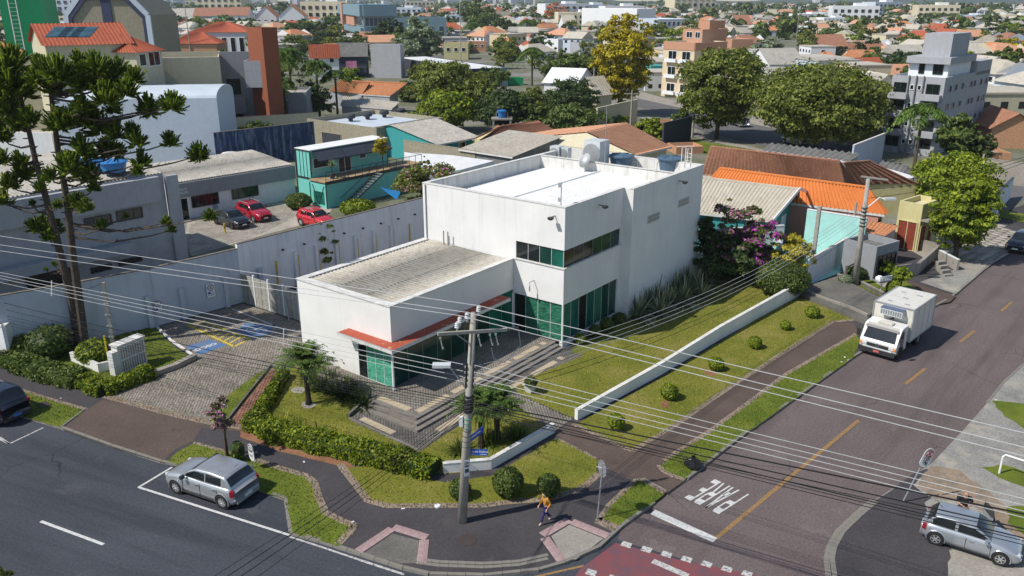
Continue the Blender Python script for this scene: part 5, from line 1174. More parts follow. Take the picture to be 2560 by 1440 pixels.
mb=MB();mb.box((.08,0,.63),(.04,1.7,.09));tp_('name_strip',mb,'plate_white');mb=MB();mb.box((.205,0,.47),(.02,.34,.12));tp_('number_plate',mb,'plate_red')
mb=MB();M=Matrix.Rotation(rad(90),3,'Y');mb.lathe((.115,0,.86),[(.10,0),(.10,.02),(.075,.02),(.075,0)],14,M=M)
for k in range(3):a_=rad(90+120*k);mb.bar((.13,0,.86),(.13,.09*math.cos(a_),.86+.09*math.sin(a_)),.02,.02)
tp_('star_badge',mb,'chrome')
mb=MB();mb.box((-.9,0,2.1),(.5,.85,.09));mb.box((-.75,0,2.16),(.1,.75,.05));tp_('roof_hatch',mb,'paint_cream')
bx0,bx1,bw,bz0,bz1=-1.85,-5.9,2.35,.85,3.0
mb=MB();mb.box(((bx0+bx1)/2,0,(bz0+bz1)/2),(bx0-bx1,bw,bz1-bz0));tp_('cargo_box',mb,plain('box_skin',(.62,.60,.54),.45,.4,var=.04,streak=.35,dirt=(.36,.31,.25)))
for k in range(1,4):
 for s in(-1,1):mb=MB();mb.box((bx0+(bx1-bx0)*k/4,s*(bw/2+.004),(bz0+bz1)/2),(.03,.012,bz1-bz0-.1));tp_('panel_seam',mb,'steel_grey')
for x,y in((-2.6,.5),(-2.6,-.5),(-3.8,0),(-4.9,.5),(-4.9,-.5)):mb=MB();mb.box((x,y,bz1+.01),(.12,.3,.03));tp_('roof_patch',mb,'steel_grey')
mb=MB()
for s in(-1,1):
 mb.bar((bx0,s*bw/2,bz1),(bx1,s*bw/2,bz1),.07);mb.bar((bx0,s*bw/2,bz0),(bx1,s*bw/2,bz0),.07)
 for x in(bx0,bx1):mb.bar((x,s*bw/2,bz0),(x,s*bw/2,bz1),.08)
for x in(bx0,bx1):mb.bar((x,-bw/2,bz1),(x,bw/2,bz1),.07)
tp_('box_trim',mb,'rim_silver')
mb=MB();mb.box((bx0+.28,.05,2.65),(.5,1.3,.42));tp_('cooling_unit',mb,'ac_white')
mb=MB();mb.box((bx0+.28,.05,2.88),(.52,1.32,.05));tp_('cooling_lid',mb,plain('lid_blue',(.10,.13,.22),.5))
mb=MB()
for i in range(9):
 for j in range(4):mb.box((bx0+.535,-.52+i*.14,2.53+j*.075),(.01,.09,.04))
o=tp_('cooling_slots',mb,'steel_dark');o['kind']='stuff'
mb=MB();mb.tube([(bx0+.3,.1,2.44),(bx0+.25,.15,2.2),(bx0+.05,-.1,2.1)],.04,5);tp_('hose',mb,'black_rubber')
mb=MB();mb.box((-3.4,0,.62),(4.6,.8,.2));tp_('chassis',mb,'steel_dark')
def skin(name,verts,edges,rads,mat,par,sub=2):
 me=bpy.data.meshes.new(name);me.from_pydata([tuple(v)for v in verts],edges,[]);o=bpy.data.objects.new(name,me);C.objects.link(o)
 o.modifiers.new('s','SKIN');
 for i,r_ in enumerate(rads):me.skin_vertices[0].data[i].radius=(r_,r_)if not hasattr(r_,'__len__')else r_
 me.skin_vertices[0].data[0].use_root=True
 md=o.modifiers.new('u','SUBSURF');md.levels=sub;md.render_levels=sub
 dg=bpy.context.evaluated_depsgraph_get();m2=bpy.data.meshes.new_from_object(o.evaluated_get(dg));bpy.data.objects.remove(o);m2.materials.clear();m2.materials.append(MT[mat]);m2.polygons.foreach_set('use_smooth',[True]*len(m2.polygons))
 m2.name=name;return link(name,m2,par)
plain('skin_tone',(.42,.24,.17),.6);plain('skin_light',(.50,.30,.22),.6);plain('mustard',(.48,.22,.03),.9,bmp=.3);plain('navy',(.035,.025,.12),.9);plain('black_cloth',(.012,.012,.014),.9);plain('jeans',(.05,.08,.16),.9);plain('hair_dark',(.02,.015,.012),.7);plain('phone',(.01,.01,.012),.2,.6)
def person(label,q,rz,hgt_,J,top,legs,hair,skinm,bald=False):
 k=hgt_/1.70;t=thing('person',label,'person',q,rz);t.scale=(k,k,k)
 g=lambda n:Vector(J[n])
 names=['pelvis','waist','chest','neck','head0','head1','lsh','lel','lwr','rsh','rel','rwr','lhip','lkn','lan','lto','rhip','rkn','ran','rto']
 rd=[.115,.11,.125,.052,.085,.088,.058,.043,.03,.058,.043,.03,.085,.058,.04,.033,.085,.058,.04,.033]
 ed=[('pelvis','waist'),('waist','chest'),('chest','neck'),('neck','head0'),('head0','head1'),('chest','lsh'),('lsh','lel'),('lel','lwr'),('chest','rsh'),('rsh','rel'),('rel','rwr'),('pelvis','lhip'),('lhip','lkn'),('lkn','lan'),('lan','lto'),('pelvis','rhip'),('rhip','rkn'),('rkn','ran'),('ran','rto')]
 ix={n:i for i,n in enumerate(names)}
 skin('body',[g(n)for n in names],[(ix[a],ix[b])for a,b in ed],rd,skinm,t)
 def sub_(nm,ns,es,rs,mat):skin(nm,[g(n)if isinstance(n,str)else Vector(n)for n in ns],es,rs,mat,t)
 lw_,rw_=(g('lwr')*.88+g('lel')*.12),(g('rwr')*.88+g('rel')*.12)
 if bald:lw_,rw_=g('lsh').lerp(g('lel'),.75),g('rsh').lerp(g('rel'),.75)
 if bald:sub_('shirt',['pelvis','waist','chest',g('chest')*.35+g('neck')*.65,'lsh',lw_,'rsh',rw_],[(0,1),(1,2),(2,3),(2,4),(4,5),(2,6),(6,7)],[.15,.145,.15,.07,.078,.07,.078,.07],top)
 else:sub_('shirt',['pelvis','waist','chest',g('chest')*.35+g('neck')*.65,'lsh','lel',lw_,'rsh','rel',rw_],[(0,1),(1,2),(2,3),(2,4),(4,5),(5,6),(2,7),(7,8),(8,9)],[.15,.142,.15,.07,.078,.062,.048,.078,.062,.048],top)
 la,ra=g('lan')+Vector((0,0,.04)),g('ran')+Vector((0,0,.04))
 sub_('trousers',['pelvis','lhip','lkn',la,'rhip','rkn',ra],[(0,1),(1,2),(2,3),(0,4),(4,5),(5,6)],[.13,.105,.075,.058,.105,.075,.058],legs)
 for a,b in(('lan','lto'),('ran','rto')):sub_('shoe',[g(a)+Vector((-.03,0,-.03)),g(b)],[(0,1)],[.052,.045],'plate_white' if not bald else 'black_cloth')
 h0,h1=g('head0'),g('head1')
 if not bald:sub_('hair',[h0+Vector((-.055,0,.02)),h1+Vector((-.03,0,.035))],[(0,1)],[.08,.09],hair)
 fd=Vector((1,0,-.35)).normalized();fb_=MB();c=h0.lerp(h1,.45)
 fb_.box(c+fd*.095,(.03,.025,.045));part('nose',fb_,skinm,t,world=False)
 for s in(-1,1):
  e=MB();e.lathe(c+fd*.083+Vector((0,s*.033,.028)),[(.012,-.008),(.014,0),(.008,.01)],8);part('eye',e,'hair_dark',t,world=False)
  e=MB();e.box(c+Vector((0,s*.092,0)),(.04,.015,.055));part('ear',e,skinm,t,world=False)
 for w_,el in(('lwr','lel'),('rwr','rel')):
  wv=g(w_);d_=(wv-g(el)).normalized();s_=d_.cross(Vector((0,0,1)));
  if s_.length<.1:s_=Vector((0,1,0))
  s_.normalize();vs=[wv,wv+d_*.05,wv+d_*.085];es=[(0,1),(1,2)];rs=[.028,(.036),(.030)]
  for i,L_ in enumerate((.068,.078,.072,.056)):
   o_=s_*(i-1.5)*.021;b0=len(vs);vs+=[wv+d_*.09+o_,wv+d_*(.09+L_*.55)+o_+Vector((0,0,-.008)),wv+d_*(.09+L_*.9)+o_+Vector((0,0,-.028))];es+=[(2,b0),(b0,b0+1),(b0+1,b0+2)];rs+=[.0095,.009,.008]
  b0=len(vs);vs+=[wv+d_*.045+s_*.035,wv+d_*.09+s_*.055];es+=[(1,b0),(b0,b0+1)];rs+=[.011,.009]
  skin('hand',vs,es,rs,skinm,t,1)
 return t
JW=dict(pelvis=(0,0,.93),waist=(.02,0,1.08),chest=(.06,0,1.30),neck=(.12,0,1.45),head0=(.17,0,1.55),head1=(.18,0,1.62),lsh=(.05,.17,1.39),lel=(-.08,.23,1.13),lwr=(.10,.25,.92),rsh=(.06,-.17,1.39),rel=(.10,-.23,1.12),rwr=(.28,-.18,.95),lhip=(.02,.09,.86),lkn=(.24,.09,.50),lan=(.34,.09,.10),lto=(.48,.10,.045),rhip=(0,-.09,.86),rkn=(-.04,-.09,.47),ran=(-.30,-.09,.13),rto=(-.18,-.09,.045))
qa_,qb_=P(1352,1310,ZB),P(1379,1301,ZB);dq=qa_-qb_
person('walking person in a mustard sweater and dark purple trousers with white shoes',V3((qa_+qb_)/2,ZB),math.atan2(dq.y,dq.x),1.58,JW,'mustard','navy','hair_dark','skin_light')
JM=dict(pelvis=(0,0,.95),waist=(.01,0,1.1),chest=(.0,0,1.32),neck=(.04,0,1.49),head0=(.10,0,1.58),head1=(.11,0,1.66),lsh=(0,.2,1.42),lel=(.08,.30,1.16),lwr=(.32,.10,1.16),rsh=(0,-.2,1.42),rel=(.08,-.30,1.16),rwr=(.32,-.10,1.16),lhip=(0,.1,.88),lkn=(.03,.11,.48),lan=(0,.12,.09),lto=(.14,.14,.045),rhip=(0,-.1,.88),rkn=(.03,-.11,.48),ran=(0,-.12,.09),rto=(.14,-.14,.045))
qm=P(2398,1314,.07)
pm_=person('bald man in a black t-shirt looking at his phone behind the silver car',qm,math.atan2(-qm.y,-qm.x)+.25,1.78,JM,'black_cloth','jeans','hair_dark','skin_tone',bald=True)
ph=thing('phone','small dark phone held in both hands by the bald man','phone',qm,pm_.rotation_euler.z);mb=MB();mb.box((.43,0,1.27),(.08,.16,.012),M=Euler((0,rad(-35),0)).to_matrix());part('phone_case',mb,'phone',ph,world=False)
plain('pole_concrete',(.34,.32,.28),.9,.2,var=.16,scale=3,streak=.4,dirt=(.18,.17,.15),bmp=.2)
plain('ceramic',(.52,.54,.55),.3,.5);plain('wire_pale',(.42,.43,.43),.4,.5);plain('wire_black',(.012,.012,.013),.6,.3);plain('sign_street_blue',(.02,.09,.42),.45);plain('sign_white',(.66,.67,.67),.5);plain('sign_red',(.5,.02,.04),.5)
plain('bag_black',(.01,.01,.012),.35,.5)
def pxz(g,y):
 r=ray(1280,y);return H+g.y/r.y*r.z
def planept(g,d,x,y):
 """point seen at photo pixel x, y in the vertical plane through g along d"""
 r=ray(x,y);n=Vector((-d.y,d.x,0));t=(g-Vector((0,0,0))).dot(n)/(r.x*n.x+r.y*n.y)
 return Vector((r.x*t,r.y*t,H+r.z*t))
def cable(name,label,a,b,r_,mat,sag=.3,group=None,n=14,cat='cable'):
 a,b=Vector(a),Vector(b);pts=[a.lerp(b,k/n)-Vector((0,0,sag*4*(k/n)*(1-k/n)))for k in range(n+1)];q=Vector(a)
 mb=MB();mb.tube([p-q for p in pts],r_,5,cap=False);return thing(name,label,cat,q,0,group,me=mb.mesh(name,mat))
gp=P(1155,1304,ZB);pz=pxz(gp,782)
pole=thing('utility_pole','big concrete utility pole at the corner with street name plates and a street lamp','utility pole',gp);
top=Vector((gp.x,gp.y,pz));lean=planept(gp,Vector((1,.0,0)),1184,782)
def onpole(z):return gp.lerp(Vector((lean.x,gp.y,lean.z)),(z-ZB)/(lean.z-ZB))
mb=MB();mb.tube([onpole(0)-Vector((0,0,.1)),onpole(lean.z*.5),onpole(lean.z)],[.215,.17,.12],14);part('shaft',mb,'pole_concrete',pole,smooth=True)
def atz(y):return onpole(pxz(gp,y))
sa=math.atan2(P(904,1389).y-P(153,1071).y,P(904,1389).x-P(153,1071).x);dS=Vector((math.cos(sa),math.sin(sa),0))
c1=planept(gp,Vector((1,0,0)),1127,816);c2=planept(gp,Vector((1,0,0)),1240,836);cm=atz(826);dA=Vector((.93,.36,0)).normalized()
mb=MB();mb.bar(cm-dA*1.45+Vector((0,-.15,.12)),cm+dA*1.5+Vector((0,-.15,-.12)),.11,.13);part('crossarm',mb,'pole_concrete',pole)
mb=MB();mb.bar(cm-dA*.7+Vector((0,-.15,0)),atz(862),.05);part('brace',mb,'steel_grey',pole)
for k,(px,py)in enumerate(((1197,765),(1168,782),(1150,792),(1143,806))):
 q=planept(gp,Vector((1,0,0)),px,py+12);ib_=MB();ib_.lathe(q,[(.03,-.2),(.05,-.02),(.12,.0),(.07,.04),(.11,.08),(.06,.12),(.10,.16),(.05,.2),(.04,.24)],10);part('insulator',ib_,'ceramic',pole)
for s in(-1.35,.25,.75,1.0):
 q=cm+dA*s+Vector((0,-.25,-.1-.08*s));fb_=MB();fb_.bar(q,q+Vector((.10,-.05,-.5)),.035);fb_.box(q+Vector((0,0,-.04)),(.08,.1,.08));fb_.box(q+Vector((.1,-.05,-.45)),(.07,.08,.08));part('fuse',fb_,'steel_grey',pole)
q=cm+dA*1.6+Vector((0,-.15,-.13));ib_=MB();ib_.tube([q,q+dA*.4],[.1,.06],8);part('end_insulator',ib_,'steel_dark',pole)
lo=MB();lo.tube([q+dA*.4,q+dA*.5+Vector((0,0,-.8)),q+Vector((-.2,0,-1.5)),q-dA*.7+Vector((0,0,-1.2)),q-dA*.8+Vector((0,0,-.7))],.018,5);part('jumper_loop',lo,'wire_pale',pole)
for k,y in enumerate((914,928,942,956)):
 q=atz(y)+Vector((-.2,-.12,0));ib_=MB();ib_.lathe(q,[(.03,-.06),(.06,-.03),(.035,0),(.06,.03),(.03,.06)],8);part('spool_insulator',ib_,'steel_dark',pole)
 q=atz(y)+Vector((.2,-.12,0));ib_=MB();ib_.lathe(q,[(.03,-.06),(.06,-.03),(.035,0),(.06,.03),(.03,.06)],8);part('spool_insulator',ib_,'steel_dark',pole)
for s in(-1,1):rk=MB();rk.bar(atz(905)+Vector((s*.16,-.08,0)),atz(968)+Vector((s*.16,-.08,0)),.05);part('insulator_rack',rk,'steel_dark',pole)
la0,la1=atz(982),planept(gp,Vector((1,0,0)),1121,914);mb=MB();mb.tube([la0,la0.lerp(la1,.7),la1],[.035,.03,.03],6);part('lamp_arm',mb,'steel_grey',pole)
mb=MB();mb.box(la1+Vector((-.28,0,.02)),(.75,.34,.12));mb.box(la1+Vector((-.42,0,-.05)),(.42,.28,.07));part('lamp_head',mb,'ac_white',pole)
for k in range(5):lp=MB();y=990+k*9;lp.lathe(atz(y),[(.20+.03*(k%2),-.05),(.23,0),(.2,.05)],10);part('cable_band',lp,'wire_black',pole)
for y,mt in((1045,'glass_teal'),(1056,'glass_teal'),(1068,'glass_teal')):lp=MB();lp.lathe(atz(y),[(.19,-.012),(.19,.012)],14);part('painted_band',lp,plain('band_teal',(.03,.30,.22),.6),pole)
for k in range(4):lp=MB();lp.lathe(atz(1075+k*13),[(.188,-.008),(.188,.008)],14);part('wire_band',lp,'steel_dark',pole)
mb=MB();mb.box(atz(1052)+Vector((-.28,-.05,0)),(.16,.16,.45));part('meter_box',mb,'steel_white',pole)
pn=atz(1130);nb=thing('street_name_plate','blue street name plate facing the road on the big pole','street sign',pn)
e1=planept(gp,Vector((1,-.05,0)),1176,1122);e2=planept(gp,Vector((1,-.05,0)),1225,1130);wdp=(e2-e1).length;an_=math.atan2((e2-e1).y,(e2-e1).x)
mb=MB();mb.box((wdp/2+.1,0,0),(wdp,.02,.30));o=part('plate',mb,'sign_street_blue',nb,world=False);nb.rotation_euler.z=an_
tm=text_mesh('R. João Dallega',.135,'sign_white',bold=.004);link('lettering',tm,nb,(wdp/2+.12,-.014,.04),(rad(90),0,0));mb=MB();mb.box((.3,-.012,-.09),(.22,.004,.025));part('small_print',mb,'sign_white',nb,world=False);mb=MB();mb.box((wdp-.1,-.012,-.09),(.28,.004,.025));part('small_print',mb,'sign_white',nb,world=False)
nb2=thing('street_name_plate','second blue street name plate turned away along the side street','street sign',atz(1104),ya+rad(5));mb=MB();mb.box((.7,0,0),(1.15,.02,.3));part('plate',mb,'sign_street_blue',nb2,world=False);mb=MB();mb.box((.7,-.013,.02),(.7,.004,.07));part('small_print',mb,'sign_white',nb2,world=False)
po=thing('poster','small sale poster stuck on the concrete pole','poster',atz(1165));nrm=Vector((.45,-.89,0));
mb=MB();cp_=atz(1165)+Vector((.08,-.18,0));mb.box(cp_-po.location,(.24,.012,.78),rz=rad(20));part('paper',mb,'sign_white',po,world=False)
for zz_,h_,mt in((.24,.1,'steel_dark'),(.1,.07,'sign_maroon'),(-.12,.18,'glass_blue')):mb=MB();mb.box(cp_-po.location+Vector((.003,-.008,zz_)),(.19,.01,h_),rz=rad(20));part('print_block',mb,mt,po,world=False)
tm=text_mesh('VENDO',.075,'sign_white',bold=.002);link('lettering',tm,po,cp_-po.location+Vector((.007,-.018,.24)),(rad(90),0,rad(20)))
GW='high voltage wires over the left street'
for(x0,y0,px,py,x2,y2,lb)in((0,590,1196,764,2560,1082,'topmost'),(0,612,1168,781,2560,1118,'middle'),(0,627,1149,789,2560,1140,'lowest')):
 a=planept(gp,dS,x0,y0);m_=planept(gp,dS,px,py);b=planept(gp,dS,x2,y2)
 cable('power_line','pale %s of the three high wires left of the big pole'%lb,a+(a-m_)*.12,m_,.014,'wire_pale',.0,GW);cable('power_line','pale %s of the three high wires right of the big pole'%lb,m_,b+(b-m_)*.1,.014,'wire_pale',.0,GW)
GL='low voltage wires over the left street'
for k,(x0,y0,px,py,x2,y2)in enumerate(((0,681,1158,911,2560,1247),(0,689,1158,928,2560,1263),(0,696,1158,942,2560,1278),(0,706,1158,955,2560,1294))):
 a=planept(gp,dS,x0,y0);m_=planept(gp,dS,px,py);m2=planept(gp,dS,px+28,py+2);b=planept(gp,dS,x2,y2);lb=('topmost','second','third','lowest')[k]
 cable('power_line','pale %s of the four lower wires left of the big pole'%lb,a+(a-m_)*.12,m_,.012,'wire_pale',.0,GL);cable('power_line','pale %s of the four lower wires right of the big pole'%lb,m2,b+(b-m2)*.1,.012,'wire_pale',.0,GL)
sp1=planept(gp,dS,129,702);sp2=planept(gp,dS,129,740);mb=MB();mb.bar(sp1,sp2,.04);thing('wire_spacer','thin white spacer joining the lower wires above the pines','spacer',(0,0,0),me=mb.mesh('wire_spacer','steel_white'))
sp1=planept(gp,dS,709,822);sp2=planept(gp,dS,709,862);mb=MB();mb.bar(sp1,sp2,.04);thing('wire_spacer','thin white spacer joining the lower wires before the low white block','spacer',(0,0,0),me=mb.mesh('wire_spacer','steel_white'))
GT='black telephone cables'
for k,(x0,y0,x2,y2,r_)in enumerate(((0,752,2560,1285,.028),(0,768,2560,1322,.022),(0,783,2560,1345,.02),(0,790,2560,1352,.014),(0,800,2560,1362,.014),(0,806,2560,1330,.014))):
 a=planept(gp,dS,x0,y0);m_=planept(gp,dS,1165,1003+k*6);m2=planept(gp,dS,1178,1003+k*6);b=planept(gp,dS,x2,y2);lb=('thick topmost','second','third','fourth','fifth','thin lowest')[k]
 cable('telephone_cable','%s black cable left of the big pole'%lb,a+(a-m_)*.1,m_,r_*.7,'wire_black',.25,GT);cable('telephone_cable','%s black cable right of the big pole'%lb,m2,b+(b-m2)*.08,r_,'wire_black',.0,GT)
dE=(Vector((-7.5,20,0))-gp);dE.z=0;dE.normalize()
for k,(x1,y1)in enumerate(((525,1440),(560,1440),(595,1440),(640,1440))):
 b=planept(gp,dE,x1,y1+30)if False else ray(x1-24,y1+22)*22.0+Vector((0,0,H));m_=atz(1010+k*7)
 cable('telephone_cable','%s of the black cables running down to the bottom picture edge'%('outermost','second','third','innermost')[k],m_,b,.012 if k in(1,2)else.008,'wire_black',.15,'cables crossing the left street')
g2=P(2137,712,ZB+.02);z2=pxz(g2,446);t2=planept(g2,Vector((1,0,0)),2171,446)
pole2=thing('utility_pole','concrete utility pole with wide crossarm and street lamp on the side street','utility pole',g2)
def on2(y):z=pxz(g2,y);return g2.lerp(t2,(z-g2.z)/(t2.z-g2.z))
mb=MB();mb.tube([g2-Vector((0,0,.1)),g2.lerp(t2,.5),t2],[.26,.21,.14],12);part('shaft',mb,'pole_concrete',pole2,smooth=True)
mb=MB();a,b=planept(g2,Vector((1,-.15,0)),2153,441),planept(g2,Vector((1,-.15,0)),2220,450);mb.bar(a,b,.16,.12);part('crossarm',mb,'pole_concrete',pole2)
for s in(2161,2182):mb=MB();mb.bar(planept(g2,Vector((1,-.15,0)),s,446),on2(462),.04);part('brace',mb,'steel_grey',pole2)
mb=MB();e=planept(g2,Vector((1,-.3,0)),2213,498);mb.tube([on2(525),on2(525).lerp(e,.7)+Vector((0,0,.4)),e],.045,6);part('lamp_arm',mb,'steel_white',pole2)
mb=MB();mb.box(e+Vector((.35,0,.02)),(.9,.35,.16));part('lamp_head',mb,'ac_white',pole2)
for k in range(6):lp=MB();lp.lathe(on2(520+k*9),[(.23,-.04),(.27,0),(.23,.04)],8);part('cable_band',lp,'wire_black' if k%2 else 'steel_dark',pole2)
for k,(y1,y2)in enumerate(((915,505),(930,515),(944,525),(956,535),(985,560),(1000,572))):
 cable('side_street_wire','%s wire strung from the big pole to the side street pole'%('topmost','second','third','fourth','fifth','lowest')[k],atz(y1)+Vector((.2,0,0)),on2(y2),.013,'wire_pale' if k<4 else 'wire_black',1.5,'wires to the side street pole')
for k in range(3):cable('side_street_wire','%s wire leaving the side street pole up the street'%('upper','middle','lower')[k],on2(452+k*22),P(2600,380+k*6,8),.02,'wire_black',.6,'wires beyond the side street pole')
g3=P(2122,640,ZB);mb=MB();mb.tube([g3,V3(g3,pxz(g3,505))],[.14,.1],8);thing('service_post','thin concrete post standing behind the side street pole','post',(0,0,0),me=mb.mesh('service_post','pole_concrete'))
g4=P(289,902,ZB);t4=planept(g4,Vector((1,0,0)),258,706);p4=thing('utility_pole','short notched concrete pole behind the meter cabinet','utility pole',g4)
mb=MB();mb.tube([g4,t4],[.16,.12],4);part('shaft',mb,'pole_concrete',p4)
for k in range(6):mb=MB();q=g4.lerp(t4,.18+k*.14);mb.box(q,(.34,.3,.03));part('strap',mb,'steel_grey',p4)
cable('service_cable','dark service cable from the short pole to the wires',t4,planept(gp,dS,129,725),.015,'wire_black',.3)
def signpost(name,label,base,top,face,tilt=None):
 g=P(*base,ZB);e=planept(g,Vector((1,0,0)),*top);t=thing(name,label,'traffic sign',g);mb=MB();mb.tube([g-Vector((0,0,.05)),e],.035,7);part('post',mb,'steel_grey',t);return t,g,e
t,g,e=signpost('stop_sign','octagonal stop sign seen from its grey back near the crossing',(1493,1297),(1508,1152),None)
c=g.lerp(e,.86);Ms=Euler((rad(90),0,ya+rad(60))).to_matrix();mb=MB();mb.lathe(c+Vector((.0,.05,0)),[(.40,-.012),(.40,.012)],8,M=Ms@Matrix.Rotation(rad(22.5),3,'Z'));part('plate',mb,'steel_grey',t)
mb=MB();mb.bar(c+Vector((-.25,.02,.1)),c+Vector((.28,.02,.02)),.03);part('clamp',mb,'steel_white',t)
def pill(t,c,rot,w_,h,ring,extra):
 o=link('plate',None,t,c-t.location,rot);mb=MB();n=12
 for z,mat_,k,yy in((0,'sign_white',1.0,0),):
  pts=[(w_*math.cos(a),yy,h/2-w_+w_*math.sin(a))for a in[math.pi*i/n for i in range(n+1)]]+[(w_*math.cos(a),yy,-h/2+w_+w_*math.sin(a))for a in[math.pi+math.pi*i/n for i in range(n+1)]]
  N_=len(pts);mb.add(pts+[(x,y+.02,z_)for x,y,z_ in pts],[tuple(range(N_)),tuple(range(2*N_-1,N_-1,-1))]+[(i,(i+1)%N_,N_+(i+1)%N_,N_+i)for i in range(N_)])
 bpy.data.objects.remove(o);o=link('plate',mb.mesh('plate','sign_white'),t,c-t.location,rot)
 rb=MB();m_=28;ro,ri=w_*.88,w_*.70
 for i in range(m_):
  a0,a1=2*math.pi*i/m_,2*math.pi*(i+1)/m_;cz=h/2-w_;rb.add([(ro*math.cos(a0),-.008,cz+ro*math.sin(a0)),(ro*math.cos(a1),-.008,cz+ro*math.sin(a1)),(ri*math.cos(a1),-.008,cz+ri*math.sin(a1)),(ri*math.cos(a0),-.008,cz+ri*math.sin(a0))],[(0,1,2,3)])
 part('ring',rb,ring,o,world=False,sub=True)
 for nm_,segs,mt in extra:
  eb=MB()
  for(x0,z0,x1,z1,w2)in segs:eb.bar((x0,-.012,z0),(x1,-.012,z1),w2,.006,up=(0,1,0))
  part(nm_,eb,mt,o,world=False,sub=True)
 return o
t,g,e=signpost('no_parking_sign','leaning no stopping sign covered in black graffiti by the silver car',(2258,1252),(2300,1170),None)
dirp=(e-g).normalized();c=planept(g,Vector((1,0,0)),2317,1143);w_=.27;zt=c+Vector((0,-.05,0))
pill(t,zt,(0,rad(22),rad(12)),.27,.98,plain('ring_faded',(.5,.3,.2),.6),[('cross',[(-.13,.36,.13,.08,.045),(-.13,.08,.13,.36,.045)],'sign_red'),('hourglass',[(-.1,.36,.1,.36,.035),(-.1,.08,.1,.08,.035)],'steel_dark'),('graffiti',[(-.2,-.06,-.1,0,.02),(-.15,-.02,-.08,-.14,.02),(-.05,0,.02,-.12,.02),(.0,-.02,.1,.02,.025),(.08,.02,.06,-.14,.03),(.1,-.02,.2,-.1,.02),(-.15,-.2,-.05,-.14,.02),(-.08,-.14,-.12,-.3,.02),(.0,-.18,-.05,-.32,.025),(.05,-.28,.14,-.22,.06),(.04,-.34,.12,-.31,.05),(.02,-.12,.03,-.26,.03)],'steel_dark')])
t,g,e=signpost('round_street_sign','oval white sign with dark red ring behind the silver hatchback',(632,1170),(628,1125),None)
c=planept(g,Vector((1,0,0)),628,1130)+Vector((0,-.05,0))
pill(t,c,(0,rad(-6),rad(-42)),.24,.92,'sign_maroon',[('pictogram',[(0,.32,0,.2,.05),(-.06,.28,.06,.24,.03),(-.08,.14,.08,.1,.07)],'glass_blue'),('lettering',[(-.16,-.12,.14,-.12,.03),(-.16,-.2,.14,-.2,.03)],'glass_blue')])
q=P(1094,1266,ZB);mb=MB();mb.lathe((0,0,0),[(.15,0),(.14,.06),(.08,.08),(.05,.05)],12);thing('boundary_stone','small white round marker set in the pavement left of the pole','marker',q,me=mb.mesh('boundary_stone','sign_white'))
q=P(1732,1168,ZB);r=np.random.RandomState(4);mb=MB();prof=[(.05,0),(.34,.03),(.42,.18),(.36,.36),(.2,.46),(.07,.52),(.1,.62)]
V=[];n=12
for(r_,z)in prof:
 for k in range(n):a=2*math.pi*k/n;rr=r_*r.uniform(.82,1.15);V.append((rr*math.cos(a),rr*math.sin(a),z+r.uniform(-.02,.02)))
mb.add(V,[(i*n+k,i*n+(k+1)%n,(i+1)*n+(k+1)%n,(i+1)*n+k)for i in range(len(prof)-1)for k in range(n)]);thing('rubbish_bag','knotted black rubbish bag on the grass verge by the kerb','rubbish bag',q,me=mb.mesh('rubbish_bag','bag_black'))
a,b=P(2498,1183,.07),P(2600,1215,.07);mb=MB();mb.tube([a,V3(a,1.0),V3(a,1.08)+Vector((.08,-.02,.03)),V3(b,1.1),b],.05,8);thing('tube_rail','bent grey tube rail standing on the gravel by the edge','rail',(0,0,0),me=mb.mesh('tube_rail','steel_white'))
for px in((1008,1272),(882,1305),(760,1155),(152,996),(2490,1000),(1070,1040),(2112,893),(2120,900),(2104,905)):
 q=P(*px,ZB+.01 if px[0]!=2490 else.08);mb=MB();mb.box((0,0,.01),(R_.uniform(.06,.2),.08,.02),rz=R_.uniform(0,3));thing('litter','scrap of pale litter lying on the ground','litter',q,0,'scraps of litter',me=mb.mesh('litter','sign_white'))
q=P(2200,735,ZB);bb=thing('barbecue','small white barbecue grill standing on the side verge near the truck','barbecue',q,.4);mb=MB();mb.box((0,0,1.15),(1.3,.7,.1));part('tray',mb,'steel_grey',bb,world=False)
mb=MB()
for k in range(8):mb.bar((-.6+k*.17,-.33,1.2),(-.6+k*.17,-.33,1.55),.05)
mb.bar((-.65,-.33,1.55),(.65,-.33,1.55),.05);part('rack',mb,'steel_white',bb,world=False)
mb=MB();mb.tube([(0,0,0),(0,0,1.1)],.05);part('stand',mb,'steel_white',bb,world=False);mb=MB();mb.lathe((-.2,.1,1.2),[(.3,0),(.32,.15),(.15,.3),(.02,.32)],8);part('cover',mb,'steel_white',bb,world=False)
for px,yt,w_,lb in(((2217,700),655,34,'clipped round topiary tree by the stepping slabs'),((2250,728),672,42,'clipped round topiary tree in the middle of the side verge')):
 q=P(*px,ZB);h=hgt(px[0],px[1],yt,ZB);R=w_*ppm(*px,ZB)/2;t=thing('topiary',lb,'topiary tree',q,0,'round topiary trees on the side verge');mb=MB();mb.tube([(0,0,-.05),(0,0,h*.5)],.05);part('trunk',mb,'bark',t,world=False)
 c,nm,s=crown(1600,R,R,h*.28,30,.07,int(px[0]),clr=.45);link('crown',quads(c+np.array([0,0,h*.72]),nm,s,'leaf_bright'),t)
bush('ball_shrub','bright clipped ball shrub half hidden by the truck box',(2230,735),702,34,'leaf_bright',1300,.06)
bush('grey_shrub','grey green santolina cushion at the foot of the side street pole',(2113,712),688,36,'leaf_grey',1600,.05)
bush('low_shrub','dark low shrub behind the side street pole',(2140,695),668,50,'leaf_dark',1200,.08)
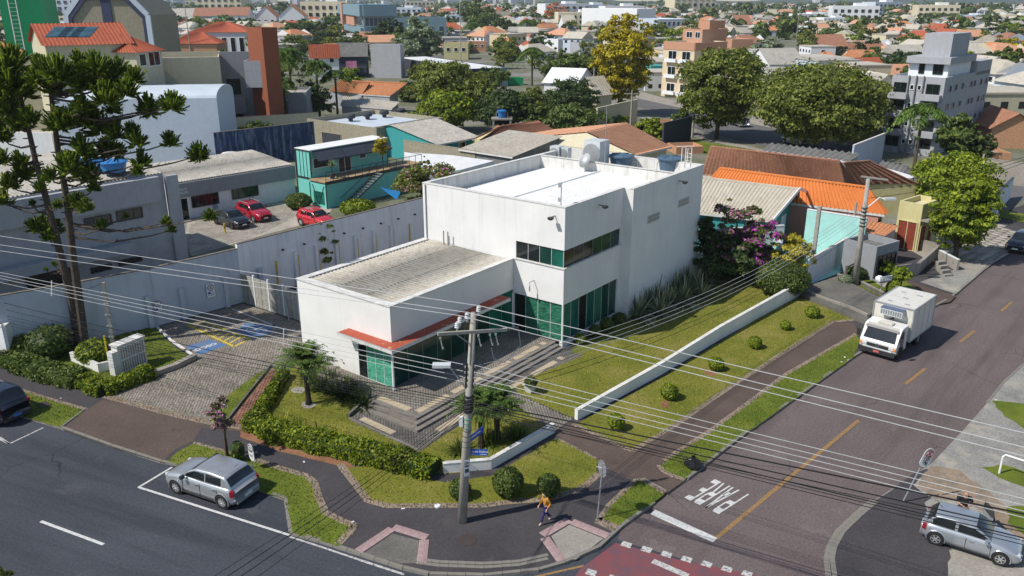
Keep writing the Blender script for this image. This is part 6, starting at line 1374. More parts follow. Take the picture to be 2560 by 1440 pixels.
for k in range(5):
 q=P(2163+k*12,676+k*9,ZB+.03);mb=MB();mb.box((0,0,0),(1.15,.75,.08));thing('stepping_slab','pale stepping slab in the line across the side verge','slab',q,ya+.9,'stepping slabs on the side verge',me=mb.mesh('stepping_slab','block_pale'))
for nm_,px,rz,yt in(('wood_rail',((2112,700),(2165,672)),0,30),):
 a,b=P(*px[0],ZB),P(*px[1],ZB);t=thing('wooden_fence','rough wooden rail fence by the white gate','fence',a);
 for s in(0,.5,1):mb=MB();q=a.lerp(b,s);mb.box(q+Vector((0,0,.6)),(.15,.15,1.3));part('post',mb,'bark_grey',t)
 for z in(.6,1.1):mb=MB();mb.bar(a+Vector((0,0,z)),b+Vector((0,0,z)),.08,.14);part('rail',mb,'bark_grey',t)
area('yard_ground','town_earth',[(-900,700),(0,600),(380,640),(610,757),(1050,560),(1740,700),(2010,560),(2400,560),(2600,500),(3000,420),(2200,120),(400,120),(-900,300)],ZB+.002)
OCC=[]
plain('wall_beige',(.50,.46,.33),.9,.2,var=.05,streak=.25);plain('wall_cream',(.60,.54,.38),.9,.2,var=.05,streak=.2);plain('wall_grey',(.26,.27,.285),.9,.2,var=.06,streak=.2);plain('wall_grey_light',(.36,.37,.39),.9,.2,var=.06,streak=.25)
plain('wall_white',(.68,.69,.70),.85,.2,var=.05,streak=.2);plain('wall_blue_white',(.50,.56,.64),.8,.2,var=.04,streak=.1);plain('wall_teal',(.05,.30,.30),.8,.2,var=.06);plain('wall_aqua',(.36,.64,.59),.8,.2,var=.08,streak=.15,dirt=(.5,.6,.56));plain('wall_peach',(.46,.25,.16),.85,.2,var=.05);plain('wall_peach_light',(.62,.50,.33),.85,.2,var=.05)
plain('wall_yellow',(.55,.50,.26),.85,.2,var=.06,streak=.3);plain('wall_salmon',(.48,.25,.18),.85,.2,var=.05);plain('wall_green',(.02,.34,.13),.7,.3,var=.04);plain('wall_tealgrey',(.17,.26,.30),.7,.3,var=.05);plain('wall_dark',(.045,.05,.06),.8,.3,var=.1);plain('wall_tan',(.30,.27,.20),.9,.2,var=.15,scale=3,streak=.2)
plain('wood_grey',(.20,.20,.19),.9,.2,var=.2,streak=.6,dirt=(.08,.08,.08));plain('deck_wood',(.33,.24,.14),.8,.2,var=.2);plain('door_red',(.20,.04,.025),.7,.3,var=.15);plain('brick_tower',(.25,.085,.045),.9,.2,var=.1,scale=4)
plain('container_aqua',(.17,.52,.46),.45,.4,var=.06,streak=.15,dirt=(.3,.5,.45));plain('roof_flat_pale',(.48,.54,.60),.6,.3,var=.08,scale=.4);plain('church_blue',(.04,.05,.10),.6,.3);plain('wall_navy',(.05,.06,.08),.8,.2)
m,t,b=nodes('brick_wall',.9,.2);v=coords(t);bk=N(t,'ShaderNodeTexBrick');bk.inputs['Scale'].default_value=2.6;bk.inputs['Color1'].default_value=(.42,.19,.09,1);bk.inputs['Color2'].default_value=(.55,.28,.14,1);bk.inputs['Mortar'].default_value=(.38,.33,.27,1)
cx_=N(t,'ShaderNodeSeparateXYZ');t.links.new(v,cx_.inputs[0]);ad=N(t,'ShaderNodeMath',operation='ADD');t.links.new(cx_.outputs[0],ad.inputs[0]);t.links.new(cx_.outputs[1],ad.inputs[1]);cb_=N(t,'ShaderNodeCombineXYZ');t.links.new(ad.outputs[0],cb_.inputs[0]);t.links.new(cx_.outputs[2],cb_.inputs[1]);t.links.new(cb_.outputs[0],bk.inputs['Vector']);t.links.new(bk.outputs['Color'],b.inputs['Base Color'])
def Z(x,yb,yt):return hgt(x,yb,yt,0)
def colhit(N_,d,x,z):
 k=(x-1280)/FPX;cp,sp=math.cos(PIT),math.sin(PIT)
 den=d.x-k*cp*d.y;return(k*(cp*N_.y-(z-H)*sp)-N_.x)/den
class Bd:pass
def B(name,label,n,yt,xl,xr,mat,ang=None,roof='flat',rmat='cement_grey',rh=2.0,cat='building',par=.5,group=None,z=None,Y=None,z0=0.0,ov=.5,pitch=.35):
 """building from its near corner: foot pixel n, top row yt, pixel columns of the left and right corners at the top (or metres if given as ('m', v))"""
 N_=P(n[0],n[1],0)if Y is None else V3(ray(n[0],n[1])*(Y/ray(n[0],n[1]).y),0)
 z=z or pxz(N_,yt);a=ya if ang is None else rad(ang);dR=Vector((math.cos(a),math.sin(a),0));dL=Vector((-dR.y,dR.x,0))
 lL=xl[1]if isinstance(xl,tuple)else max(1,min(90,colhit(N_,dL,xl,z)));lR=xr[1]if isinstance(xr,tuple)else max(1,min(90,colhit(N_,dR,xr,z)))
 o=Bd();o.N,o.dR,o.dL,o.lL,o.lR,o.z=N_,dR,dL,lL,lR,z;o.root=thing(name,label,cat,N_,0,group);cc_=N_+(dR*lR+dL*lL)*.5;OCC.append((cc_.x,cc_.y,math.hypot(lL,lR)*.42));q=[N_,N_+dR*lR,N_+dR*lR+dL*lL,N_+dL*lL];o.q=q
 mb=MB()
 if roof=='flat':
  t_=.2;qi=[q[0]+(dR+dL)*t_,q[1]+(dL-dR)*t_,q[2]-(dR+dL)*t_,q[3]+(dR-dL)*t_];mb.prism(q,z0,z,cap=False)
  mb.add([V3(p,z)for p in q]+[V3(p,z)for p in qi]+[V3(p,z-par)for p in qi],[(i,(i+1)%4,4+(i+1)%4,4+i)for i in range(4)]+[(4+i,4+(i+1)%4,8+(i+1)%4,8+i)for i in range(4)])
  part('wall',mb,mat,o.root);rb=MB();rb.poly([V3(p,z-par)for p in qi]);part('roof',rb,rmat,o.root)
 else:
  mb.prism(q,z0,z)
  ax='R' if roof.endswith('R')else 'L';e=ov
  if ax=='R':d1,d2,l1,l2=dR,dL,lR,lL
  else:d1,d2,l1,l2=dL,dR,lL,lR
  hip=l2/2 if roof.startswith('hip')else-e;A_,B_=N_-d1*e-d2*e,N_+d1*(l1+e)-d2*e;Cc,D_=B_+d2*(l2+2*e),A_+d2*(l2+2*e)
  r0,r1=N_+d2*l2/2+d1*max(-e,min(hip,l1*.45)),N_+d2*l2/2+d1*(l1-max(-e,min(hip,l1*.45)));ze=z-e*rh/(l2/2)*.6
  A_,B_,Cc,D_=[V3(p,ze)for p in(A_,B_,Cc,D_)];r0,r1=V3(r0,z+rh),V3(r1,z+rh)
  if roof.startswith('barrel'):
   bb=MB();K=12;vs=[]
   for d_ in(0,l1):
    for k in range(K+1):a_=math.pi*k/K;p=N_+d1*d_+d2*(l2/2-math.cos(a_)*l2/2);vs.append(V3(p,z+math.sin(a_)*rh))
   bb.add(vs,[(k,k+1,K+2+k,K+1+k)for k in range(K)]+[tuple(range(K+1)),tuple(range(2*K+1,K,-1))]);part('roof',bb,rmat,o.root)
  else:
   for pp_ in((A_,B_,r1,r0),(Cc,D_,r0,r1)):part('roof_slope',wave('roof_slope',*pp_,pitch,.05,rmat,rows=0),None,o.root)
   if roof.startswith('hip'):
    for pp_ in((B_,Cc,r1,r1),(D_,A_,r0,r0)):part('roof_slope',wave('roof_slope',*pp_,pitch,.05,rmat),None,o.root)
   else:
    for(p,d_)in((N_,0),(N_,l1)):mb.add([V3(p+d1*d_,z),V3(p+d1*d_+d2*l2,z),V3(p+d1*d_+d2*l2/2,z+rh*.97)],[(0,1,2)])
  part('wall',mb,mat,o.root)
 return o
def win(o,face,s0,s1,t0,t1,n=1,g='glass_dark',fr='steel_white',pr=.05,fw=.09):
 """window on the L or R face; s along the face from the near corner, t up the wall, both 0..1"""
 d,l=(o.dL,o.lL)if face=='L' else(o.dR,o.lR);nn=-(o.dR if face=='L' else o.dL);z0,z1=o.z*t0,o.z*t1
 a,b=o.N+d*l*s0+nn*pr,o.N+d*l*s1+nn*pr;f=MB();
 for q in(a,b):f.bar(V3(q,z0),V3(q,z1),fw,fw,up=d)
 for zz in(z0,z1):f.bar(V3(a,zz),V3(b,zz),fw,fw)
 for k in range(1,n):q=a.lerp(b,k/n);f.bar(V3(q,z0),V3(q,z1),fw*.7,fw*.7,up=d)
 w_=part('window',f,fr,o.root);p=MB();p.add([V3(a-nn*.02,z0),V3(b-nn*.02,z0),V3(b-nn*.02,z1),V3(a-nn*.02,z1)],[(0,1,2,3)]);part('pane',p,g,w_,sub=True);return w_
def slabs(o,face,s0,s1,t0,t1,dep,mat,name='balcony'):
 d,l=(o.dL,o.lL)if face=='L' else(o.dR,o.lR);nn=-(o.dR if face=='L' else o.dL);a,b=o.N+d*l*s0+nn*.003,o.N+d*l*s1+nn*.003;mb=MB();mb.prism([a,b,b+nn*dep,a+nn*dep],o.z*t0,o.z*t1,bot=True);return part(name,mb,mat,o.root)
def grid(o,face,xs,ts,w_,h,**k):
 for t_ in ts:
  for x in xs:win(o,face,x-w_/2,x+w_/2,t_-h/2,t_+h/2,**k)
def rhouse(label,A_,B_,R0,R1,ze,zr,wm,rm,pitch=.3,rows=0,amp=.06,hip=False,one=False,name='house',zw=None):
 A_,B_=P(*A_,ze),P(*B_,ze);r0,r1=P(*R0,zr),P(*R1,zr);ax=(r1-r0);ax.z=0;ax.normalize()
 def refl(p):v_=p-r0;v_.z=0;al=ax*v_.dot(ax);per=v_-al;q=r0+al-per;return V3(q,ze)
 Cc,D_=(refl(B_),refl(A_))if not one else(V3(r1,ze),V3(r0,ze));root=thing(name,label,'house' if name=='house' else name.replace('_',' '),V3((A_+B_)/2,0))
 def sh(a,b,c,d):o=part('roof_slope',wave('roof_slope',a,b,c,d,pitch,amp,rm,rows=rows),None,root);return o
 sh(A_,B_,r1,r0)
 if not one:
  sh(Cc,D_,r0,r1)
  if hip:sh(B_,Cc,r1,r1);sh(D_,A_,r0,r0)
 cen=(A_+B_+Cc+D_)/4;OCC.append((cen.x,cen.y,(A_-Cc).length*.42));q=[cen+(p-cen)*.94 for p in(A_,B_,Cc,D_)];mb=MB();mb.prism(q,0,ze+.05)
 if not hip:
  for(p,r_,s)in((q[0],r0,q[3]),(q[1],r1,q[2])):rr_=V3(cen+(r_-cen)*.94,zr-.12);mb.add([V3(p,ze),V3(s,ze),rr_],[(0,1,2)])
 part('wall',mb,wm,root);rb=MB();rb.tube([r0,r1],.12,6);
 if hip:rb.tube([r0,A_+Vector((0,0,.05))],.1,5);rb.tube([r1,B_+Vector((0,0,.05))],.1,5)
 if not one:part('ridge_tiles',rb,rm,root)
 fb=MB();fb.bar(A_-Vector((0,0,.1)),B_-Vector((0,0,.1)),.06,.2)
 part('fascia',fb,'plaster_cap',root);root['_q']=0;del root['_q'];o=Bd();o.root=root;a,b=q[0],q[1];o.N=V3(a,0);o.dR=(b-a);o.dR.z=0;o.lR=o.dR.length;o.dR.normalize();o.dL=Vector((-o.dR.y,o.dR.x,0));o.lL=1;o.z=ze;o.q=q
 o.e=V3(b,0),V3(q[2],0);return o
def winq(o,a,b,s0,s1,z0,z1,g='glass_dark',n=1,fr='steel_white',out=.05):
 a,b=V3(a,0),V3(b,0);d=(b-a).normalized();nn=Vector((d.y,-d.x,0));nn=nn if nn.dot(-a)>0 else-nn;o2=Bd();o2.root,o2.N,o2.dR,o2.lR,o2.dL,o2.lL,o2.z=o.root,a,d,(b-a).length,-nn,1,1.0;return win(o2,'R',s0,s1,z0,z1,n,g,fr,out,.07)
o=B('grey_office','grey block walled office with a wide concrete band behind the pines',(440,668),433,('m',9),('m',10),'wall_grey_light',ang=26,rmat='cement_grey',par=.2)
dO=(P(20,500,o.z)-P(405,437,o.z));dO.z=0;dO.normalize();No=o.N;aw=math.degrees(math.atan2(dO.y,dO.x))
bpy.data.objects.remove(o.root.children[0]);bpy.data.objects.remove(o.root.children[0]);bpy.data.objects.remove(o.root)
o=B('grey_office','grey block walled office with a wide concrete band behind the pines',(440,668),433,('m',32),('m',12),'wall_grey_light',ang=aw-90,rmat='cement_grey',par=.15)
part('roof_sheet',wave('roof_sheet',V3(o.q[0],o.z+.05),V3(o.q[3],o.z+.05),V3(o.q[2],o.z+.9),V3(o.q[1],o.z+.9),.3,.05,'cement_grey'),None,o.root)
slabs(o,'L',.02,.86,.74,.985,.55,'wall_grey_light','concrete_band');slabs(o,'L',.12,.50,.30,.40,1.1,'wall_grey_light','canopy')
slabs(o,'L',-.035,-.001,0,.97,.3,'wall_grey_light','corner_pier')
for s0,s1,t0,t1 in((.07,.135,.60,.70),(.15,.215,.59,.69),(.09,.15,.16,.21),(.17,.22,.15,.20),(.27,.37,.0,.27),(.62,.80,.02,.72),(.82,.90,.02,.72)):win(o,'L',s0,s1,t0,t1,3,'glass_dark','steel_dark')
tank(V3(P(285,425,o.z+.6),o.z+.4),1.1,.9,'bright blue water tank on the grey office roof behind the pine tufts','tank_bright','blue tanks on the grey office');tank(V3(P(232,420,o.z+.6),o.z+.4),1.0,.9,'bright blue water tank nearly hidden by the pine tufts','tank_bright','blue tanks on the grey office')
zA=Z(728,498,413);a_,b_=P(417,463,zA),P(733,413,zA);dd2=(b_-a_);dd2.z=0;an=math.degrees(math.atan2(dd2.y,dd2.x))
fN=V3(a_,0);o=Bd();
def Bfac(name,label,a,b,z,dep,mat,**k):
 """building from its facade top edge a-b at height z, going back dep metres"""
 A_,B_=P(*a,z),P(*b,z);d=B_-A_;d.z=0;an=math.degrees(math.atan2(d.y,d.x));foot=V3(A_,0);f=foot.y*math.cos(PIT)+H*math.sin(PIT);px=(1280+FPX*foot.x/f,720+FPX*(H*math.cos(PIT)-foot.y*math.sin(PIT))/f)
 return B(name,label,px,0,('m',dep),('m',d.length),mat,ang=an,z=z,**k)
o=Bfac('annex','long low annex with dark grey fascia behind the parked pickup',(417,463),(733,413),zA,9,'wall_white',rmat='cement_grey',par=.05)
part('roof_sheet',wave('roof_sheet',V3(o.q[0],o.z+.1),V3(o.q[1],o.z+.1),V3(o.q[2],o.z+.7),V3(o.q[3],o.z+.7),.3,.06,'cement_grey',sheets=2),None,o.root)
slabs(o,'R',-.01,1.005,.62,1.0,.25,'wall_grey','fascia')
win(o,'R',.16,.36,.30,.60,4,'glass_dark','steel_dark');win(o,'R',.47,.68,.33,.64,4,'glass_olive','steel_dark');win(o,'R',.02,.13,.02,.6,1,'glass_dark')
for s,tx in((.06,'CARGA E'),(.06,'DESCARGA')):link('lettering',text_mesh(tx,.36,'sign_white',bold=.008),o.root,(o.N+o.dR*o.lR*.075-o.dL*.28)-o.root.location+Vector((0,0,o.z*(.84 if tx[0]=='C' else.75))),(rad(90),0,math.atan2(o.dR.y,o.dR.x)))
for s in(.33,.62):
 mb=MB();q=o.N+o.dR*o.lR*s-o.dL*.06;mb.box(V3(q,o.z*.22),(.5,.05,.5),math.atan2(o.dR.y,o.dR.x));part('bay_number_plate',mb,'sign_grey',o.root)
for px in((505,570),(478,545)):q=P(px[0]+58,px[1]+12,ZB);mb=MB();mb.tube([(0,0,0),(0,0,.95)],.09,8);t=thing('bollard','yellow and black bollard %s'%('before the black pickup' if px[0]==505 else 'beside the annex door'),'bollard',q,0,'bollards in the car yard');part('shaft',mb,'paint_yellow',t,world=False);mb=MB();mb.lathe((0,0,.45),[(.095,0),(.095,.2)],8);part('band',mb,'steel_dark',t,world=False)
zc1=pxz(P(819,525,ZB),459);nC=P(819,525,0);e_=P(1053,408,zc1)-V3(nC,zc1);e_.z=0;Lc=e_.length;e_.normalize();f_=Vector((-e_.y,e_.x,0));an=math.atan2(e_.y,e_.x)
cf=thing('container_cafe','aqua cafe of stacked shipping containers with black awnings and outside stairs','container cafe',nC)
h1,h2=zc1,zc1*2.02;wc=(P(779,516,0)-nC).length;wc=max(2.4,min(wc,4.5))
def cbox(s0,s1,u0,u1,z0,z1,nm,mat):mb=MB();mb.prism([nC+e_*s0+f_*u0,nC+e_*s1+f_*u0,nC+e_*s1+f_*u1,nC+e_*s0+f_*u1],z0,z1,bot=True);return part(nm,mb,mat,cf)
def rail3(pts,r_,nm,mat):mb=MB();mb.tube(pts,r_,5);return part(nm,mb,mat,cf)
def cp3(s,u,z):return V3(nC+e_*s+f_*u,z)
cbox(0,Lc,0,wc-.02,.1,h1-.1,'lower_container','container_aqua');cbox(.3,Lc*.8,wc+.02,2*wc,.1,h1-.1,'lower_container','container_aqua');cbox(.3,Lc*.8,wc+.02,2*wc,h1+.02,h2,'upper_container','container_aqua')
cbox(-.1,Lc+.1,-.1,wc,h1-.08,h1+.08,'deck','deck_wood');cbox(-.14,Lc+.14,-.16,-.1,h1-.25,h1+.1,'deck_beam','steel_dark')
cbox(.25,Lc*.8+.05,wc-.05,2*wc+.05,h2,h2+.08,'roof','roof_white_stained')
cbox(.22,.3,wc-.03,wc+.08,.1,h2,'corner_post','steel_dark');cbox(-.05,.03,-.05,.05,.1,h1,'corner_post','steel_dark');cbox(Lc*.8-.05,Lc*.8+.03,wc-.04,wc+.02,h1,h2,'corner_post','steel_dark');cbox(.22,.3,2*wc-.05,2*wc+.03,.1,h2,'corner_post','steel_dark')
cbox(.2,.3,wc,2*wc,h1-.06,h1+.1,'end_beam','steel_dark');cbox(.2,.3,wc,2*wc,h2-.1,h2+.02,'end_beam','steel_dark');cbox(-.03,0,.05,wc-.1,h1-.22,h1-.1,'end_beam','steel_dark')
for k in range(5):cbox(.255,.297,wc+.12+k*(wc-.3)/4,wc+.17+k*(wc-.3)/4,h1+.12,h2-.1,'door_rod','steel_dark')
cbox(.28,.297,wc+.15,wc+.6,.3,h1-.4,'door_panel','glass_teal')
cbox(-.035,-.01,.4,wc-.5,.5,h1*.62,'mural_panel','glass_teal');rail3([cp3(-.06,wc*.85,h1*.85),cp3(-.06,wc*.5,.45),cp3(-.06,.3,h1*.85)],.035,'brace','steel_dark')
for s0,s1 in((.02,.36),(.365,.66),(.665,.98)):
 a0,a1=cp3(.3+Lc*.78*s0,wc,h2-.05),cp3(.3+Lc*.78*s1,wc,h2-.05);mb=MB();dn=-f_*1.1+Vector((0,0,-1.0));mb.add([a0,a1,a1+dn,a0+dn,a0+dn+Vector((0,0,-.12)),a1+dn+Vector((0,0,-.12))],[(0,1,2,3),(3,2,5,4)]);part('awning',mb,'wall_navy',cf)
def cwin(s0,s1,z0,z1,g,n=2,u=wc):mb=MB();[mb.bar(cp3(s0+(s1-s0)*k/n,u-.03,z0),cp3(s0+(s1-s0)*k/n,u-.03,z1),.07)for k in range(n+1)];[mb.bar(cp3(s0,u-.03,z),cp3(s1,u-.03,z),.07)for z in(z0,z1)];w_=part('window',mb,'steel_white',cf);p=MB();p.add([cp3(s0,u-.02,z0),cp3(s1,u-.02,z0),cp3(s1,u-.02,z1),cp3(s0,u-.02,z1)],[(0,1,2,3)]);part('pane',p,g,w_,sub=True)
ll_=Lc*.78;cwin(.6,ll_*.27,h1+1.1,h1+2.2,'glass_dark',1);cwin(ll_*.36,ll_*.52,h1+.15,h2-.7,'glass_dark');cwin(ll_*.64,ll_*.72,h1+1.3,h1+2.2,'glass_dark',1)
for k in range(15):s=Lc*k/14;rail3([cp3(s,-.1,h1),cp3(s,-.1,h1+1.1)],.035,'rail_post','steel_dark')
rail3([cp3(0,-.1,h1+1.1),cp3(Lc,-.1,h1+1.1)],.035,'handrail','steel_dark');rail3([cp3(0,-.1,h1+1.1),cp3(0,wc,h1+1.1)],.03,'handrail','steel_dark');rail3([cp3(Lc,-.1,h1+1.1),cp3(Lc,wc,h1+1.1)],.03,'handrail','steel_dark')
sA,sB=Lc*.12,Lc*.5;ns=14
for k in range(ns):s=sA+(sB-sA)*(k+.5)/ns;cbox(s-.16,s+.16,-1.3,-.3,.1+h1*(k+.6)/ns-.05,.1+h1*(k+.6)/ns,'tread','steel_grey')
for u in(-1.32,-.28):rail3([cp3(sA,u,.15),cp3(sB,u,h1)],.09,'stringer','steel_dark');rail3([cp3(sA,u,1.1),cp3(sA+(sB-sA)*.45,u,h1*.5+.9),cp3(sB,u,h1+1.0)],.035,'handrail','steel_dark')
for k in range(5):s=sA+(sB-sA)*k/4;rail3([cp3(s,-1.32,h1*k/4),cp3(s,-1.32,h1*k/4+1.0)],.035,'rail_post','steel_dark')
for px,lb in(((790,432),'rattan chair on the deck beside the fan palm pot'),((905,400),'rattan chair on the deck under the yellow tree')):
 q=P(px[0],px[1],h1+.1);t=thing('lounge_chair','dark '+lb,'chair',q,R_.uniform(0,6),'rattan chairs on the cafe deck');mb=MB();mb.lathe((0,0,.35),[(.1,0),(.35,.05),(.4,.12)],10);part('seat',mb,'black_rubber',t,world=False);mb=MB();mb.lathe((-.25,0,.75),[(.05,0),(.38,.03),(.42,.06)],10,M=Matrix.Rotation(rad(70),3,'Y'));part('backrest',mb,'black_rubber',t,world=False)
 for k in range(4):mb=MB();mb.tube([(0,0,.38),(.3*math.cos(k*1.57+.8),.3*math.sin(k*1.57+.8),0)],.02,4);part('leg',mb,'steel_dark',t,world=False)
q=cp3(1.6,.8,h1+.08);t=thing('plant_pot','black pot at the deck corner holding a fan palm','plant pot',q);mb=MB();mb.lathe((0,0,0),[(.25,0),(.32,.6),(.27,.6)],10);part('pot',mb,'wall_dark',t,world=False)
V,F=blades(60,1.0,.14,5,spread=1,droop=.25);t=thing('fan_palm','pale fan palm in the black pot on the cafe deck','plant',q+Vector((0,0,1.3)));link('leaf_tuft',npmesh('leaf_tuft',V,F,'leaf_grey'),t);mb=MB();mb.tube([(0,0,-.8),(0,0,0)],.05);part('stem',mb,'bark',t,world=False)
q=cp3(Lc*.62,.7,h1+.08);t=thing('potted_tree','small yellow green potted tree on the cafe deck','plant',q);mb=MB();mb.tube([(0,0,0),(0,0,1.9)],.05);part('stem',mb,'bark',t,world=False);c,nm,s=crown(1500,.95,.95,1.0,26,.09,77,clr=.45);link('crown',quads(c+np.array([0,0,2.6]),nm,s,'leaf_yellow'),t)
a,b,c_=P(948,467,3.0),P(1005,472,2.8),P(992,500,1.6);mb=MB();mb.add([a,b,c_,a+(b-a)*.5+Vector((0,0,-.25))],[(0,3,2),(3,1,2)]);thing('shade_sail','bright blue triangular shade sail beside the container cafe','awning',(0,0,0),me=mb.mesh('shade_sail',plain('sail_blue',(.03,.26,.62),.5)))
bush('grassy_bush','grassy green bush at the foot of the container end',(748,522),484,62,'leaf_mid',2200,.12);bush('low_shrub','row of low leafy shrubs under the cafe stairs',(895,535),500,90,'leaf_bright',2200,.1)
o=rhouse('house with the long bright orange ribbed roof and salmon wall',(1750,478),(2212,537),(1800,420),(2168,468),3.9,6.0,'wall_salmon','clay_bright',.36,amp=.09,hip=True)
winq(o,o.e[0],o.e[1],.15,.7,2.6,3.3,'glass_dark',2,'steel_dark')
o=rhouse('teal house under a cream corrugated roof with a white trimmed gable',(1660,522),(1933,552),(1700,437),(2000,473),3.5,5.7,'wall_teal','cement_cream',.36,amp=.07)
winq(o,o.e[0],o.e[1],.42,.60,.9,3.1,'steel_white',3);winq(o,o.e[0],o.e[1],.05,.2,1.9,3.1,'steel_white',2)
mb=MB();r1_=P(2000,473,5.7);ax_=(o.e[1]-o.e[0]).normalized();mb.bar(P(1933,552,3.5)+Vector((0,0,.05)),r1_+Vector((0,0,.05)),.1,.28);mb.bar(r1_+Vector((0,0,.05)),P(2042,490,3.7),.1,.28);part('barge_board',mb,'steel_white',o.root)
o=rhouse('house with the long brown tiled hip roof behind the orange roof',(1755,438),(2150,466),(1778,366),(2097,402),3.4,6.2,'wall_yellow','clay_brown',.42,rows=16,amp=.05,hip=True)
rhouse('brown tiled wing of the long hip roof with dark tile rows',(2147,463),(2240,444),(2110,407),(2173,402),3.5,6.0,'wall_yellow','clay_brown',.9,rows=0,amp=.09,hip=True)
rhouse('shed with dark corrugated roof behind the brown tiled house',(1905,378),(2122,404),(1927,358),(2153,384),3.6,4.3,'wall_grey_light','cement_dark',.8,amp=.14,one=True,name='shed')
boundary('grey blue parapet wall beside the dark corrugated shed',[(2122,452),(2200,415)],4.6,'plaster_grey_blue',capm='plaster_cap')
rhouse('small shed with dark corrugated roof beside the white tarpaulin',(2190,420),(2258,436),(2205,402),(2268,415),2.8,3.3,'wall_grey_light','cement_dark',.8,amp=.12,one=True,name='shed')
o=rhouse('cream gabled house with weathered orange tile roof behind the white roof',(1590,388),(1680,367),(1467,330),(1567,307),3.3,4.7,'wall_cream','clay_pale',.3,rows=20,amp=.05)
rhouse('grey wooden shed with long tan corrugated roof',(1146,373),(1281,393),(1272,325),(1407,341),2.9,4.3,'wood_grey','cement_tan',.35,amp=.07,one=True,name='shed')
rhouse('low house with dull red tiled roof behind the wooden shed',(1180,348),(1416,342),(1250,316),(1347,302),3.0,4.4,'wall_yellow','clay_brown',.3,rows=8,amp=.05)
o=rhouse('turquoise house with pale grey corrugated roof beside the tan warehouse',(1093,362),(1200,342),(973,312),(1090,294),3.0,4.9,'wall_teal','cement_grey',.35,amp=.06)
winq(o,o.q[0],o.q[1],.55,.72,1.4,2.6);winq(o,o.q[0],o.q[1],.22,.32,1.8,2.4)
area('yard_roof','roof_white',[(1010,380),(1130,388),(1235,402),(1150,425),(1040,430)],2.4,skirt=0,label='flat bright white canopy roof beside the container cafe');boundary('crumbling tan wall along the white canopy',[(1012,402),(1190,432)],3.0,'wall_tan',capm='wall_tan')
o=B('warehouse','low tan warehouse with pale flat roof and four round vents',(945,398),320,767,1108,'wall_tan',rmat='roof_flat_pale',par=.7,ang=math.degrees(math.atan2((P(1108,293,5)-P(933,320,5)).y,(P(1108,293,5)-P(933,320,5)).x)))
for k in range(4):
 q=P(877+k*42,302-k*5,o.z-.6);mb=MB();mb.lathe((0,0,0),[(.35,0),(.35,.3),(.75,.45),(.8,.8),(.6,1.05),(.05,1.1)],12);t=thing('roof_vent','round turbine vent, %s from the near wall on the pale warehouse roof'%('first','second','third','fourth')[k],'roof vent',q,0,'turbine vents on the warehouse');part('cowl',mb,'wall_dark',t,world=False)
win(o,'L',.5,.78,.02,.62,1,'wall_dark','wall_tan')
zW=Z(562,405,245);o=Bfac('warehouse','big pale blue walled warehouse with a rounded metal roof behind the pines',(132,250),(541,245),zW,11,'wall_blue_white',roof='barrelR',rmat='roof_flat_pale',rh=1.3)
boundary('dark blue stained wall behind the annex roof',[(545,428),(790,392)],5.2,'paint_blue_dark',capm='wall_cap_dark')
boundary('plain cream yard wall above the dark blue wall',[(575,362),(800,342)],4.2,'wall_cream',capm='wall_cap_dark')
zE=Z(572,356,142);o=Bfac('apartment_house','long beige apartment house with a flat terrace and small windows',(40,152),(547,142),zE,16,'wall_beige',rmat='cement_grey',par=.9)
for s0,s1,t0,t1 in((.70,.76,.42,.50),(.86,.885,.46,.54),(.91,.935,.45,.53),(.40,.47,.82,.9),(.62,.66,.42,.50)):win(o,'R',s0,s1,t0,t1,2,'glass_blue')
up=Bfac('apartment_house','cream upper storey with red ribbed roof and solar panels',(112,112),(325,106),zE+2.7,12,'wall_beige',roof='gableR',rmat='clay_red',rh=2.6,pitch=.5)
for k in range(3):
 q=P(150+k*30,80,zE+4.6);mb=MB();mb.box((0,0,0),(2.6,3.0,.1),M=Euler((rad(22),0,0)).to_matrix());t=thing('solar_panel','dark solar panel on the red roof, %s in the row'%('first','middle','last')[k],'solar panel',q,0,'solar panels on the red roof');part('panel',mb,'glass_blue',t,world=False)
up=Bfac('apartment_house','small cream penthouse with red hip roof and balcony door',(338,128),(402,122),zE+1.6,8,'wall_beige',roof='hipR',rmat='clay_red',rh=2.2,pitch=.5);win(up,'R',.1,.35,.86,.97,1,'glass_dark');win(up,'R',.45,.9,.85,.98,2,'glass_dark')
o=Bfac('house','cream house with orange ribbed roof and skylight cut by the left picture edge',(-90,135),(55,128),zE+.6,14,'wall_beige',roof='hipR',rmat='clay_orange',rh=3.2,pitch=.5)
gq=atdist(40,100,140);o=B('green_tower','bright green tower block with a white access ladder',(60,330),0,('m',16),('m',6),'wall_green',ang=20,z=23.5,Y=138,rmat='wall_green')
mb=MB();lx=V3(o.N,0)+o.dR*1.4-o.dL*.5
for s in(0,1.1):mb.bar(V3(lx+o.dR*s,12),V3(lx+o.dR*s,24.5),.1)
for k in range(20):mb.bar(V3(lx,12+k*.62),V3(lx+o.dR*1.1,12+k*.62),.07)
part('ladder',mb,'steel_white',o.root)
o=Bd();o.root=thing('church','brown brick church with a white framed pointed front and dark blue stripe','church',V3(atdist(175,90,213),0))
nC_=V3(atdist(175,90,213),0);dC=Vector((1,.03,0)).normalized();sc2=(360-168)/FPX*213/21*1.0
def chp(mb,pts,d0,d1,k=1):n=len(pts);vs=[nC_+dC*x*sc2+Vector((0,d,z))for d in(d0,d1)for x,z in pts];mb.add(vs,[tuple(range(n)),tuple(range(2*n-1,n-1,-1))]+[(i,n+i,n+(i+1)%n,(i+1)%n)for i in range(n)]);return mb
hx=[(0,0),(0,18.2),(5,23.5),(16,23.5),(21,18.2),(21,0)];part('gable_front',chp(MB(),hx,0,18),'wall_tan',o.root)
